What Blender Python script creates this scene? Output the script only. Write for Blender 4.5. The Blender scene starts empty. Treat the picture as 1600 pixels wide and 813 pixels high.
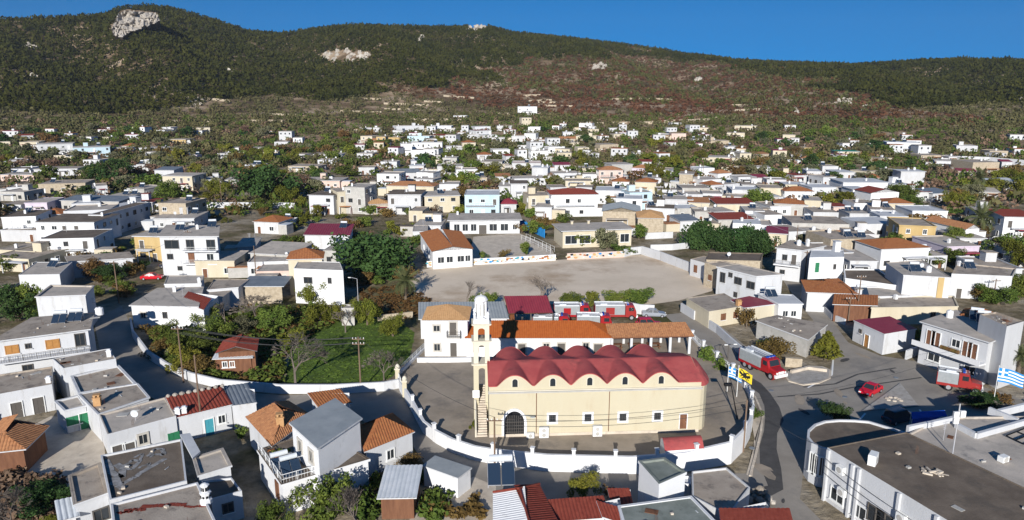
import bpy, math, random
import numpy as np
from mathutils import Vector
random.seed(7)
RNG = np.random.default_rng(11)
SC = bpy.context.scene
COL = SC.collection
# ---------------------------------------------------------------- camera, sky, sun, exposure
F = 1130.0; CX = 800.0; CY = 406.5; HCAM = 41.0
PITCH = math.atan(266.5 / 1130.0)
SP, CP = math.sin(PITCH), math.cos(PITCH)
cam = bpy.data.cameras.new('camera'); camo = bpy.data.objects.new('camera', cam); COL.objects.link(camo)
camo.location = (0, 0, HCAM); camo.rotation_euler = (math.pi / 2 - PITCH, 0, 0)
cam.sensor_width = 36; cam.lens = 36 * F / 1600.0; cam.clip_end = 9000; cam.clip_start = 0.5
SC.camera = camo
SUN_EL = math.radians(20); SUN_AZ = math.radians(8.5)      # light travels 8.5 deg to the right of the view
w = bpy.data.worlds.new('World'); SC.world = w; w.use_nodes = True
nt = w.node_tree; bg = nt.nodes['Background']; bg.inputs[1].default_value = 0.075
sky = nt.nodes.new('ShaderNodeTexSky'); sky.sky_type = 'NISHITA'; sky.sun_disc = False
sky.sun_elevation = SUN_EL; sky.sun_rotation = math.pi + SUN_AZ
sky.air_density = 1.0; sky.dust_density = 0.0; sky.ozone_density = 4.0
tc = nt.nodes.new('ShaderNodeTexCoord')
va = nt.nodes.new('ShaderNodeVectorMath'); va.operation = 'ADD'; va.inputs[1].default_value = (0, 0, 0.22)
vn = nt.nodes.new('ShaderNodeVectorMath'); vn.operation = 'NORMALIZE'
nt.links.new(tc.outputs['Generated'], va.inputs[0]); nt.links.new(va.outputs[0], vn.inputs[0])
nt.links.new(vn.outputs[0], sky.inputs[0])
sm = nt.nodes.new('ShaderNodeMixRGB'); sm.blend_type = 'MULTIPLY'; sm.inputs[0].default_value = 1
sm.inputs[2].default_value = (0.045, 0.66, 1.04, 1)
nt.links.new(sky.outputs[0], sm.inputs[1]); nt.links.new(sm.outputs[0], bg.inputs[0])
sl = bpy.data.lights.new('sun', 'SUN'); so = bpy.data.objects.new('sun', sl); COL.objects.link(so)
sl.energy = 5.0; sl.angle = math.radians(0.5); sl.color = (1.0, 0.965, 0.91)
so.rotation_euler = (math.pi / 2 - SUN_EL, 0, -SUN_AZ)
SC.view_settings.view_transform = 'Standard'; SC.view_settings.look = 'None'
SC.view_settings.exposure = 0.40; SC.view_settings.gamma = 1.0
SC.cycles.max_bounces = 4; SC.cycles.diffuse_bounces = 2; SC.cycles.glossy_bounces = 2
SC.cycles.use_adaptive_sampling = True

# ---------------------------------------------------------------- terrain and pixel helpers
SKY_PX = [(-400, 60), (-200, 45), (0, 33), (60, 33), (120, 30), (165, 26), (180, 20), (195, 14), (230, 12), (262, 15), (300, 24), (340, 36), (390, 52),
          (440, 56), (500, 47), (550, 42), (700, 45), (760, 42), (800, 53), (900, 63), (1000, 75), (1060, 85), (1150, 97),
          (1250, 102), (1340, 105), (1420, 99), (1500, 96), (1560, 100), (1600, 103), (1800, 110), (2000, 120)]
def ray(x, y):
    u = (x - CX) / F; v = (CY - y) / F
    return Vector((u, CP + v * SP, -SP + v * CP))
_sa, _st = [], []
for _x, _y in SKY_PX:
    d = ray(_x, _y); _sa.append(math.atan2(d.x, d.y)); _st.append(d.z / math.hypot(d.x, d.y))
_sa = np.array(_sa); _st = np.array(_st)
def smooth(a, b, t):
    t = np.clip((t - a) / (b - a), 0, 1); return t * t * (3 - 2 * t)
def terrain(X, Y):
    X = np.asarray(X, float); Y = np.asarray(Y, float)
    r = np.hypot(X, Y); az = np.arctan2(X, Y)
    R = 1480 + 130 * np.sin(az * 5 + 1) + 60 * np.sin(az * 13)
    zr = 41 + R * np.interp(az, _sa, _st)
    side = 1 - smooth(0.9, 1.6, np.abs(az))
    low = 24 * smooth(430, 850, r)
    t = np.clip((r - 760) / (R - 760), 0, 1)
    up = (zr - 24) * (0.75 * t ** 1.25 + 0.25 * smooth(0, 1, t))
    g = np.sin(az * 23 + 1.3 * np.sin(r / 210)) * 0.6 + np.sin(az * 41 + r / 140.0) * 0.4
    up = up + 15 * g * smooth(0.02, 0.4, t) * (1 - smooth(0.7, 1, t)) + 3 * np.sin(X / 37) * np.sin(Y / 29 + 1) * smooth(0.05, .3, t) * (1 - smooth(.85, 1, t))
    back = smooth(0, 1, (r - R) / 1200)
    up = up * (1 - 0.8 * back)
    return (low + up) * side
def tz(x, y): return float(terrain(x, y))
def P(x, y, z=0.0):
    d = ray(x, y); t = (z - HCAM) / d.z
    return Vector((d.x * t, d.y * t, z))
def T(x, y, h=0.0):
    """where the pixel's ray meets the ground raised by h"""
    d = ray(x, y)
    if d.z < -0.16:
        return P(x, y, h) if True else None
    ts = np.arange(60, 2600, 3.0)
    zz = terrain(d.x * ts, d.y * ts) + h - (HCAM + d.z * ts)
    i = np.argmax(zz > 0)
    if not (zz > 0).any(): i = len(ts) - 1
    a, b = ts[max(i - 1, 0)], ts[i]
    za, zb = zz[max(i - 1, 0)], zz[i]
    t = a + (b - a) * (0 - za) / (zb - za) if zb != za else b
    X, Y = d.x * t, d.y * t
    return Vector((X, Y, tz(X, Y) + h))
def px(p):
    q = Vector(p) - Vector((0, 0, HCAM))
    zc = q.y * CP - q.z * SP; vy = q.y * SP + q.z * CP
    return CX + F * q.x / zc, CY - F * vy / zc
def ppm(p):
    q = Vector(p) - Vector((0, 0, HCAM)); return F / (q.y * CP - q.z * SP)
def hgt(p, y):
    """height z of the point above p that shows on picture row y"""
    v = (CY - y) / F
    return HCAM + p.y * (-SP + v * CP) / (CP + v * SP)
def inpoly(x, y, poly):
    c = False; j = len(poly) - 1
    for i in range(len(poly)):
        xi, yi = poly[i]; xj, yj = poly[j]
        if (yi > y) != (yj > y) and x < (xj - xi) * (y - yi) / (yj - yi) + xi: c = not c
        j = i
    return c

# ---------------------------------------------------------------- materials
MATS = {}
def mat(name, rgb, rgb2=None, scale=0.4, rough=0.85, spec=0.15, bump=0.0, bscale=6.0, contrast=(0.35, 0.65), rnd=0.0, metal=0.0, detail=5, stretch=None, dirt=None):
    m = bpy.data.materials.new(name); m.use_nodes = True; t = m.node_tree
    b = t.nodes['Principled BSDF']; b.inputs['Roughness'].default_value = rough; b.inputs['Metallic'].default_value = metal
    b.inputs['Specular IOR Level'].default_value = spec
    b.inputs['Base Color'].default_value = (*rgb, 1)
    geo = t.nodes.new('ShaderNodeNewGeometry')
    pos = geo.outputs['Position']
    if stretch:
        mp = t.nodes.new('ShaderNodeVectorMath'); mp.operation = 'MULTIPLY'; mp.inputs[1].default_value = stretch
        t.links.new(pos, mp.inputs[0]); pos = mp.outputs[0]
    out = None
    if rgb2 is not None:
        n = t.nodes.new('ShaderNodeTexNoise'); n.inputs['Scale'].default_value = scale; n.inputs['Detail'].default_value = detail
        n.inputs['Roughness'].default_value = 0.65
        t.links.new(pos, n.inputs['Vector'])
        r = t.nodes.new('ShaderNodeValToRGB'); r.color_ramp.elements[0].position = contrast[0]; r.color_ramp.elements[1].position = contrast[1]
        r.color_ramp.elements[0].color = (*rgb, 1); r.color_ramp.elements[1].color = (*rgb2, 1)
        t.links.new(n.outputs['Fac'], r.inputs[0]); out = r.outputs[0]
    if dirt:
        n2 = t.nodes.new('ShaderNodeTexNoise'); n2.inputs['Scale'].default_value = dirt[1]; n2.inputs['Detail'].default_value = 7
        n2.inputs['Roughness'].default_value = .7
        t.links.new(pos, n2.inputs['Vector'])
        r2 = t.nodes.new('ShaderNodeValToRGB'); r2.color_ramp.elements[0].position = dirt[2]; r2.color_ramp.elements[1].position = min(dirt[2] + .14, 1)
        r2.color_ramp.elements[0].color = (0, 0, 0, 1); r2.color_ramp.elements[1].color = (dirt[3],) * 3 + (1,)
        t.links.new(n2.outputs['Fac'], r2.inputs[0])
        mx = t.nodes.new('ShaderNodeMixRGB'); mx.inputs[2].default_value = (*dirt[0], 1)
        t.links.new(r2.outputs[0], mx.inputs[0])
        if out: t.links.new(out, mx.inputs[1])
        else: mx.inputs[1].default_value = (*rgb, 1)
        out = mx.outputs[0]
    if rnd:
        oi = t.nodes.new('ShaderNodeObjectInfo'); hs = t.nodes.new('ShaderNodeHueSaturation')
        mr = t.nodes.new('ShaderNodeMapRange'); mr.inputs[3].default_value = 1 - rnd; mr.inputs[4].default_value = 1 + rnd
        mh = t.nodes.new('ShaderNodeMapRange'); mh.inputs[3].default_value = 0.5 - rnd * .06; mh.inputs[4].default_value = .5 + rnd * .06
        ml = t.nodes.new('ShaderNodeMath'); ml.operation = 'MULTIPLY'; ml.inputs[1].default_value = 7.31
        fr = t.nodes.new('ShaderNodeMath'); fr.operation = 'FRACT'
        t.links.new(oi.outputs['Random'], mr.inputs[0]); t.links.new(oi.outputs['Random'], ml.inputs[0]); t.links.new(ml.outputs[0], fr.inputs[0]); t.links.new(fr.outputs[0], mh.inputs[0])
        if out: t.links.new(out, hs.inputs['Color'])
        else: hs.inputs['Color'].default_value = (*rgb, 1)
        t.links.new(mr.outputs[0], hs.inputs['Value']); t.links.new(mh.outputs[0], hs.inputs['Hue']); out = hs.outputs[0]
    if out: t.links.new(out, b.inputs['Base Color'])
    if bump:
        n = t.nodes.new('ShaderNodeTexNoise'); n.inputs['Scale'].default_value = bscale; n.inputs['Detail'].default_value = 4
        t.links.new(geo.outputs['Position'], n.inputs['Vector'])
        bp = t.nodes.new('ShaderNodeBump'); bp.inputs['Strength'].default_value = bump; bp.inputs['Distance'].default_value = 0.1
        t.links.new(n.outputs['Fac'], bp.inputs['Height']); t.links.new(bp.outputs[0], b.inputs['Normal'])
    MATS[name] = m
    return m
streak = (1, 1, 0.25)
mat('white', (0.508, 0.513, 0.520), (0.562, 0.568, 0.580), .35, stretch=streak, dirt=((.36, .34, .31), .8, .55, .6), bump=.2)
mat('white2', (0.462, 0.460, 0.462), (0.529, 0.535, 0.539), .5, stretch=streak, dirt=((.40, .38, .35), .9, .55, .6), bump=.2)
mat('whitewash', (0.640, 0.640, 0.640), (0.688, 0.688, 0.688), .5, bump=.1, dirt=((.40, .385, .36), .7, .58, .6))
mat('cream', (0.486, 0.427, 0.309), (0.559, 0.500, 0.383), .4, stretch=streak, dirt=((.42, .36, .28), 1.0, .6, .5), bump=.15)
mat('church_wall', (0.477, 0.420, 0.297), (0.501, 0.454, 0.332), .3, stretch=streak, dirt=((.44, .36, .25), .9, .56, .5), bump=.12)
mat('church_trim', (0.564, 0.515, 0.409), (0.593, 0.550, 0.452), .8, bump=.05)
mat('yellow', (0.422, 0.296, 0.127), (0.479, 0.352, 0.169), .5, stretch=streak, dirt=((.4, .3, .16), 1, .6, .5))
mat('pink', (0.560, 0.416, 0.352), (0.608, 0.480, 0.416), .5, stretch=streak, dirt=((.5, .4, .36), 1, .6, .5))
mat('lilac', (0.480, 0.416, 0.496), (0.560, 0.496, 0.560), .5, stretch=streak)
mat('paleblue', (0.400, 0.528, 0.592), (0.480, 0.592, 0.640), .5, stretch=streak, dirt=((.4, .48, .5), 1, .62, .5))
mat('stone', (.34, .28, .20), (.46, .39, .29), 1.6, bump=.8, bscale=3, dirt=((.2, .16, .12), 1.5, .56, .6))
mat('greywall', (.36, .35, .32), (.46, .44, .41), .6, bump=.3, dirt=((.22, .2, .18), 1, .58, .6))
mat('roof_tan', (0.308, 0.257, 0.207), (0.408, 0.349, 0.284), .35, bump=.3, dirt=((.14, .12, .105), .55, .52, .75))
mat('roof_grey', (0.373, 0.334, 0.287), (0.493, 0.435, 0.372), .3, bump=.25, dirt=((.17, .165, .16), .5, .54, .7))
mat('roof_dark', (0.121, 0.095, 0.073), (0.191, 0.153, 0.117), .35, bump=.3, dirt=((.10, .085, .07), .4, .52, .7))
mat('roof_white', (0.442, 0.451, 0.459), (0.561, 0.570, 0.578), .3, bump=.2, dirt=((.3, .3, .29), .6, .56, .7))
mat('roof_green', (.17, .19, .165), (.25, .27, .24), .5, bump=.3, dirt=((.10, .11, .09), .7, .55, .7))
mat('tile_orange', (0.262, 0.092, 0.038), (0.349, 0.143, 0.054), 2.2, bump=.35, bscale=9, dirt=((.16, .065, .035), 1.2, .56, .65))
mat('tile_station', (0.319, 0.079, 0.019), (0.386, 0.109, 0.026), 2.0, bump=.25, bscale=9, dirt=((.26, .07, .02), 1.3, .6, .55))
mat('tile_red', (0.193, 0.039, 0.026), (0.258, 0.060, 0.039), 2.0, bump=.3, bscale=9, dirt=((.12, .03, .025), 1.0, .58, .6))
mat('tile_brown', (0.299, 0.132, 0.063), (0.460, 0.218, 0.098), 2.6, bump=.4, bscale=9, dirt=((.12, .065, .04), 1.4, .55, .65))
mat('tile_tan', (.40, .225, .10), (.52, .31, .15), 2.6, bump=.35, bscale=9, dirt=((.22, .12, .06), 1.3, .56, .6))
mat('maroon', (.23, .03, .045), (.28, .04, .055), .8, rough=.55, spec=.3, dirt=((.14, .03, .035), .7, .6, .5))
mat('church_roof', (0.348, 0.069, 0.068), (0.417, 0.095, 0.087), .5, rough=.75, bump=.12, dirt=((.15, .05, .05), .35, .52, .7))
mat('metal_grey', (0.268, 0.289, 0.291), (0.339, 0.357, 0.355), .6, rough=.5, spec=.4, dirt=((.22, .2, .18), .8, .6, .5))
mat('metal_dark', (.13, .15, .17), (.19, .21, .23), .6, rough=.5, spec=.4)
mat('metal_green', (.03, .20, .12), (.05, .26, .16), .6, rough=.6)
mat('metal_light', (.5, .53, .55), (.62, .64, .66), .8, rough=.5, spec=.4, dirt=((.3, .28, .26), .8, .6, .5))
mat('glass', (.025, .03, .035), rough=.15, spec=.5)
mat('panel_blue', (.02, .035, .06), rough=.12, spec=.6)
mat('frame_dark', (.10, .09, .08), rough=.7)
mat('frame_white', (.72, .72, .7), rough=.6)
mat('frame_stone', (.42, .39, .34), (.5, .47, .42), 2)
mat('wood_brown', (.13, .06, .035), (.19, .09, .05), 3, stretch=(1, 1, .2))
mat('wood_orange', (.36, .17, .05), (.42, .21, .07), 3)
mat('shutter_green', (.03, .17, .08), rough=.6)
mat('shutter_blue', (.06, .28, .34), rough=.6)
mat('blue_paint', (.02, .20, .50), (.03, .25, .58), .8)
mat('tarp_blue', (.01, .06, .32), (.015, .08, .40), 1, rough=.5)
mat('black', (.012, .012, .013), rough=.6)
mat('rubber', (.018, .018, .02), rough=.8)
mat('rim', (.4, .4, .42), rough=.4, metal=.4)
mat('truck_red', (0.303, 0.013, 0.016), rough=.3, spec=.5)
mat('truck_red2', (0.281, 0.025, 0.022), rough=.35, spec=.5)
mat('truck_grey', (0.247, 0.270, 0.277), (0.300, 0.315, 0.323), 2, rough=.45, spec=.4)
mat('car_red', (.50, .008, .02), rough=.2, spec=.6)
mat('car_grey', (.26, .28, .31), rough=.25, spec=.6)
mat('car_dark', (.03, .035, .05), rough=.25, spec=.6)
mat('chrome', (.7, .7, .72), rough=.3, metal=.5)
mat('lamp_glass', (.75, .75, .72), rough=.2)
mat('asphalt', (0.250, 0.223, 0.190), (0.313, 0.282, 0.242), .25, bump=.25, bscale=12, dirt=((.15, .145, .14), .12, .54, .6))
mat('asphalt_dark', (.065, .062, .06), (.09, .086, .083), .8, bump=.3, bscale=10)
mat('yard', (0.262, 0.219, 0.169), (0.355, 0.296, 0.231), .3, bump=.25, bscale=10, dirt=((.15, .135, .12), .22, .52, .6))
mat('concrete', (0.455, 0.390, 0.314), (0.593, 0.520, 0.423), .5, bump=.2, dirt=((.2, .18, .16), .6, .56, .6))
mat('sand', (0.595, 0.491, 0.369), (0.714, 0.600, 0.467), .07, bump=.2, bscale=5, dirt=((.40, .29, .19), .05, .50, .8), detail=8)
mat('lawn', (0.059, 0.093, 0.019), (0.097, 0.149, 0.027), .25, bump=.6, bscale=5, dirt=((.16, .12, .06), .16, .58, .6))
mat('weeds', (.085, .085, .035), (.15, .13, .065), .3, bump=.6, bscale=4, dirt=((.21, .16, .10), .25, .52, .8))
mat('gravel', (.30, .28, .25), (.4, .375, .34), 1.5, bump=.5, bscale=8, dirt=((.2, .18, .16), .8, .55, .6))
mat('rock', (0.290, 0.257, 0.217), (0.451, 0.411, 0.355), .12, bump=.8, bscale=.5, dirt=((.16, .13, .10), .11, .53, .8))
mat('trunk', (.10, .075, .055), (.16, .125, .09), 3, bump=.5)
mat('twig', (0.136, 0.112, 0.092), (0.192, 0.160, 0.132), 2)
mat('pole_wood', (.14, .09, .06), (.2, .14, .1), 2, stretch=(1, 1, .2))
mat('cable', (.05, .05, .05), rough=.7)
LS = dict(rough=.75, spec=.12, rnd=.28)
mat('leaf_dark', (0.021, 0.047, 0.014), (0.051, 0.092, 0.024), .5, **LS)
mat('leaf_green', (0.057, 0.090, 0.016), (0.123, 0.153, 0.027), .6, **LS)
mat('leaf_lime', (0.082, 0.091, 0.012), (0.147, 0.146, 0.020), .7, **LS)
mat('leaf_olive', (0.091, 0.095, 0.049), (0.155, 0.153, 0.083), .6, **LS)
mat('leaf_rust', (0.101, 0.060, 0.020), (0.157, 0.099, 0.032), .6, **LS)
mat('leaf_brown', (0.115, 0.072, 0.049), (0.189, 0.124, 0.080), .6, **LS)
mat('leaf_palm', (.06, .075, .028), (.11, .12, .05), .8, **LS)

mat('forest', (0.020, 0.025, 0.006), (0.052, 0.052, 0.010), .02, rough=.8, spec=.05, contrast=(.3, .7), dirt=((.07, .05, .03), .012, .58, .5))
mat('scrub_red', (0.077, 0.037, 0.022), (0.135, 0.060, 0.034), .03, rough=.85, spec=.05, dirt=((.055, .05, .022), .02, .5, .7))
mat('scrub_green', (0.052, 0.058, 0.022), (0.097, 0.096, 0.032), .03, rough=.85, spec=.05)
mat('scrub_olive', (0.064, 0.064, 0.027), (0.121, 0.109, 0.048), .04, rough=.85, spec=.05, dirt=((.10, .065, .04), .03, .56, .6))
mat('old_paint', (.17, .165, .16), (.34, .335, .33), 1.6, bump=.2)
mat('flag_yellow', (.62, .47, .02), (.7, .54, .04), 2, rough=.8)
mat('grass', (0.059, 0.099, 0.020), (0.107, 0.158, 0.029), .3, rough=.85, spec=.05)

# ---------------------------------------------------------------- mesh helpers
class MB:
    def __init__(s): s.v = []; s.f = []; s.m = []
    def face(s, pts, m=0):
        i = len(s.v); s.v += [tuple(p) for p in pts]; s.f.append(tuple(range(i, i + len(pts)))); s.m.append(m)
    def box(s, c, size, rot=0.0, m=0, bev=0):
        cx, cy, cz = c; a, b, h = size[0] / 2, size[1] / 2, size[2] / 2
        co, si = math.cos(rot), math.sin(rot)
        q = [(cx + x * co - y * si, cy + x * si + y * co) for x, y in ((-a, -b), (a, -b), (a, b), (-a, b))]
        s.prism(q, cz - h, cz + h, m)
    def prism(s, q, z0, z1, m=0, mtop=None, bottom=True):
        n = len(q); i = len(s.v)
        s.v += [(x[0], x[1], z0) for x in q] + [(x[0], x[1], z1) for x in q]
        for k in range(n):
            s.f.append((i + k, i + (k + 1) % n, i + n + (k + 1) % n, i + n + k)); s.m.append(m)
        s.f.append(tuple(i + n + k for k in range(n))); s.m.append(m if mtop is None else mtop)
        if bottom: s.f.append(tuple(i + k for k in reversed(range(n)))); s.m.append(m)
    def tube(s, p0, p1, r0, r1=None, n=8, m=0, cap=True):
        p0 = Vector(p0); p1 = Vector(p1); r1 = r0 if r1 is None else r1
        d = (p1 - p0)
        if d.length < 1e-6: return
        d.normalize(); a = d.orthogonal().normalized(); b = d.cross(a); i = len(s.v)
        for p, r in ((p0, r0), (p1, r1)):
            for k in range(n):
                t = 2 * math.pi * k / n; s.v.append(tuple(p + a * (r * math.cos(t)) + b * (r * math.sin(t))))
        for k in range(n):
            s.f.append((i + k, i + (k + 1) % n, i + n + (k + 1) % n, i + n + k)); s.m.append(m)
        if cap:
            s.f.append(tuple(i + n + k for k in range(n))); s.m.append(m)
            s.f.append(tuple(i + k for k in reversed(range(n)))); s.m.append(m)
    def path(s, pts, r, n=5, m=0):
        for a, b in zip(pts[:-1], pts[1:]): s.tube(a, b, r, r, n, m, False)
    def lathe(s, c, prof, n=16, m=0):
        i = len(s.v)
        for r, z in prof:
            for k in range(n):
                t = 2 * math.pi * k / n; s.v.append((c[0] + r * math.cos(t), c[1] + r * math.sin(t), c[2] + z))
        for j in range(len(prof) - 1):
            for k in range(n):
                a = i + j * n; s.f.append((a + k, a + (k + 1) % n, a + n + (k + 1) % n, a + n + k)); s.m.append(m)
        s.f.append(tuple(i + k for k in reversed(range(n)))); s.m.append(m)
        a = i + (len(prof) - 1) * n; s.f.append(tuple(a + k for k in range(n))); s.m.append(m)
    def slope(s, a, b, up, t0=0.0, t1=1.0, period=0.0, amp=0.05, m=0, thick=0.0):
        """roof plane: eave a->b, 'up' runs from the eave to the ridge, the ridge spans t0..t1; tile ribs if period"""
        a = Vector(a); b = Vector(b); up = Vector(up); e = b - a; L = e.length
        nrm = e.cross(up).normalized()
        def vmax(u):
            if u < t0: return u / t0
            if u > t1: return (1 - u) / (1 - t1)
            return 1.0
        if not period:
            pts = [a, b]
            pts += [a + e * t1 + up] + ([a + e * t0 + up] if t1 - t0 > 1e-3 else [])
            s.face(pts, m); return
        n = max(3, int(L / period)); us = []
        for k in range(n):
            us += [(k / n, 0.0), ((k + .32) / n, 1.0), ((k + .62) / n, 1.0), ((k + .94) / n, 0.0)]
        us.append((1.0, 0.0)); i = len(s.v)
        for u, hh in us:
            lo = a + e * u + nrm * (hh * amp); hi = a + e * u + up * max(vmax(u), 0.0) + nrm * (hh * amp)
            s.v.append(tuple(lo)); s.v.append(tuple(hi))
        for k in range(len(us) - 1):
            s.f.append((i + 2 * k, i + 2 * k + 2, i + 2 * k + 3, i + 2 * k + 1)); s.m.append(m)
    def build(s, name, mats, parent=None, smooth=False, kind=None):
        me = bpy.data.meshes.new(name)
        off = Vector(parent['_base']) if parent is not None and '_base' in parent else Vector((0, 0, 0))
        me.from_pydata([(x - off.x, y - off.y, z - off.z) for x, y, z in s.v], [], s.f)
        for x in (mats if isinstance(mats, (list, tuple)) else [mats]): me.materials.append(MATS[x])
        if max(s.m, default=0) > 0: me.polygons.foreach_set('material_index', s.m)
        if smooth: me.polygons.foreach_set('use_smooth', [True] * len(s.f))
        me.update()
        o = bpy.data.objects.new(name, me); COL.objects.link(o)
        if parent is not None:
            o.parent = parent; o['_base'] = tuple(off)
        if kind: o['kind'] = kind
        return o
def thing(name, label, cat, loc, group=None):
    o = bpy.data.objects.new(name, None); COL.objects.link(o); o.empty_display_size = .5
    o.location = loc; o['_base'] = tuple(loc); o['label'] = label; o['category'] = cat
    if group: o['group'] = group
    return o
def tag(o, label, cat, group=None):
    o['label'] = label; o['category'] = cat
    if group: o['group'] = group
    return o
def inst(name, me, parent, loc, rz=0.0, scale=None):
    """a part that shares its mesh; loc in world"""
    o = bpy.data.objects.new(name, me); COL.objects.link(o); off = Vector(parent['_base'])
    o.parent = parent; o.location = Vector(loc) - off; o.rotation_euler = (0, 0, rz)
    if scale: o.scale = scale
    return o
def mesh_of(mb, name, mats, smooth=False):
    o = mb.build(name, mats, None, smooth); me = o.data; bpy.data.objects.remove(o); return me
# ---------------------------------------------------------------- shared parts of houses
CAMP = Vector((0, 0, HCAM))
_proto = {}
def win_mesh(w, h, style):
    """frame with sill (and shutters) looking to -Y, centre at origin; returns (frame mesh, pane mesh)"""
    k = ('win', round(w, 2), round(h, 2), style)
    if k in _proto: return _proto[k]
    a = MB(); t = .11; fr = {'white': 'frame_white', 'dark': 'frame_dark', 'stone': 'frame_stone', 'brown': 'wood_brown', 'green': 'shutter_green', 'blue': 'shutter_blue', 'orange': 'wood_orange'}[style]
    wide = .22 if style == 'stone' else t
    for sx in (-1, 1): a.box((sx * (w / 2 + wide / 2 - .02), -.05, 0), (wide, .14, h + 2 * wide), 0, 0)
    for sz in (-1, 1): a.box((0, -.05, sz * (h / 2 + wide / 2 - .02)), (w, .13, wide), 0, 0)
    a.box((0, -.1, -h / 2 - wide - .03), (w + .4, .24, .07), 0, 1)
    a.box((0, -.035, 0), (.06, .05, h), 0, 0)
    if style in ('brown', 'green', 'blue', 'orange'):
        for sx in (-1, 1):
            a.box((sx * w * .25, -.06, 0), (w * .44, .05, h * .96), 0, 0)
    b = MB(); b.box((0, -.012, 0), (w, .024, h), 0, 0)
    r = (mesh_of(a, 'window', [fr, 'frame_white']), mesh_of(b, 'pane', ['glass'])); _proto[k] = r
    return r
def door_mesh(w, h, style):
    k = ('door', round(w, 2), round(h, 2), style)
    if k in _proto: return _proto[k]
    col = {'white': 'frame_white', 'dark': 'frame_dark', 'brown': 'wood_brown', 'stone': 'frame_dark', 'green': 'shutter_green', 'blue': 'shutter_blue', 'orange': 'wood_orange'}[style]
    a = MB(); wide = .2 if style == 'stone' else .1
    for sx in (-1, 1): a.box((sx * (w / 2 + wide / 2), -.05, 0), (wide, .14, h), 0, 1)
    a.box((0, -.05, h / 2 + wide / 2), (w + 2 * wide, .13, wide), 0, 1)
    b = MB(); b.box((0, -.015, 0), (w, .03, h), 0, 0)
    for sx in (-.25, .25):
        b.box((sx * w, -.035, h * .2), (w * .34, .03, h * .36), 0, 0); b.box((sx * w, -.035, -h * .26), (w * .34, .03, h * .3), 0, 0)
    b.tube((w * .4, -.03, -.05), (w * .4, -.09, -.05), .03, .03, 6, 1)
    r = (mesh_of(a, 'door', ['frame_stone' if style == 'stone' else 'frame_white', 'frame_stone' if style == 'stone' else 'frame_white']), mesh_of(b, 'leaf', [col, 'chrome'])); _proto[k] = r
    return r
def opening(root, kind, pos, ang, w, h, style, near):
    f, p = (win_mesh if kind == 'window' else door_mesh)(w, h, style)
    o = inst(kind, f, root, pos, ang)
    q = bpy.data.objects.new('pane' if kind == 'window' else 'door_leaf', p); COL.objects.link(q); q.parent = o
def solar(root, p, ang=0.0, s=1.0):
    """solar water heater on a roof: frame, two panels, tank"""
    k = 'solar'
    if k not in _proto:
        fr = MB()
        for x in (-.95, .95):
            fr.tube((x, -.7, 0), (x, -.7, .25), .03, n=5); fr.tube((x, .75, 0), (x, .75, 1.35), .03, n=5); fr.tube((x, -.7, .22), (x, .75, 1.3), .03, n=5)
        fr.tube((-.95, .75, .6), (.95, .75, .6), .025, n=5)
        pn = MB()
        for x in (-.5, .5):
            pn.face([(x - .46, -.75, .25), (x + .46, -.75, .25), (x + .46, .6, 1.25), (x - .46, .6, 1.25)], 0)
            pn.face([(x - .46, .6, 1.2), (x + .46, .6, 1.2), (x + .46, -.75, .2), (x - .46, -.75, .2)], 1)
        tk = MB(); tk.tube((-.85, .85, 1.5), (.85, .85, 1.5), .27, n=12)
        _proto[k] = (mesh_of(fr, 'solar_heater', ['chrome']), mesh_of(pn, 'solar_panel', ['panel_blue', 'chrome']), mesh_of(tk, 'water_tank', ['metal_light']))
    a, b, c = _proto[k]
    o = inst('solar_heater', a, root, p, ang, (s, s, s))
    for n, me in (('solar_panel', b), ('water_tank', c)):
        q = bpy.data.objects.new(n, me); COL.objects.link(q); q.parent = o
def chimney(root, p, style=0, h=1.0):
    k = ('chim', style)
    if k not in _proto:
        a = MB()
        if style == 0: a.box((0, 0, .4), (.55, .55, .8)); a.box((0, 0, .86), (.7, .7, .1)); a.box((0, 0, 1.0), (.4, .4, .18)); ms = ['whitewash']
        elif style == 1: a.box((0, 0, .5), (.8, .7, 1.0)); a.box((0, 0, 1.04), (.95, .85, .09)); a.box((-.22, 0, 1.2), (.2, .5, .25)); a.box((.22, 0, 1.2), (.2, .5, .25)); a.box((0, 0, 1.36), (.8, .7, .07)); ms = ['tile_tan']
        else:
            a.lathe((0, 0, 0), [(.55, 0), (.55, .4), (.42, .5), (.42, 1.0), (.52, 1.05), (.52, 1.15), (.3, 1.25), (.3, 1.75), (.42, 1.8), (.42, 1.88), (.12, 2.05)], 8); ms = ['whitewash', 'black']
            for q in range(8):
                t = q * math.pi / 4 + math.pi / 8; a.box((.3 * math.cos(t), .3 * math.sin(t), 1.5), (.06, .14, .35), t, 1); a.box((.4 * math.cos(t), .4 * math.sin(t), .75), (.06, .2, .22), t, 1)
        _proto[k] = mesh_of(a, 'chimney', ms)
    inst('chimney', _proto[k], root, p, 0.3, (1, 1, h))
def dish(root, p, ang=math.pi):
    if 'dish' not in _proto:
        a = MB(); a.tube((0, 0, 0), (0, 0, .8), .03, n=5, m=1)
        c = Vector((0, -.05, .95)); i = len(a.v); n = 12
        for r, y in ((0, .0), (.25, -.03), (.45, -.12)):
            for k in range(n):
                t = 2 * math.pi * k / n; a.v.append((c.x + r * math.cos(t), c.y + y, c.z + r * math.sin(t)))
        for j in range(2):
            for k in range(n): a.f.append((i + j * n + k, i + j * n + (k + 1) % n, i + (j + 1) * n + (k + 1) % n, i + (j + 1) * n + k)); a.m.append(0)
        a.tube(c, c + Vector((0, -.45, .05)), .02, n=4, m=1)
        _proto['dish'] = mesh_of(a, 'satellite_dish', ['metal_light', 'chrome'])
    inst('satellite_dish', _proto['dish'], root, p, ang)
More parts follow.
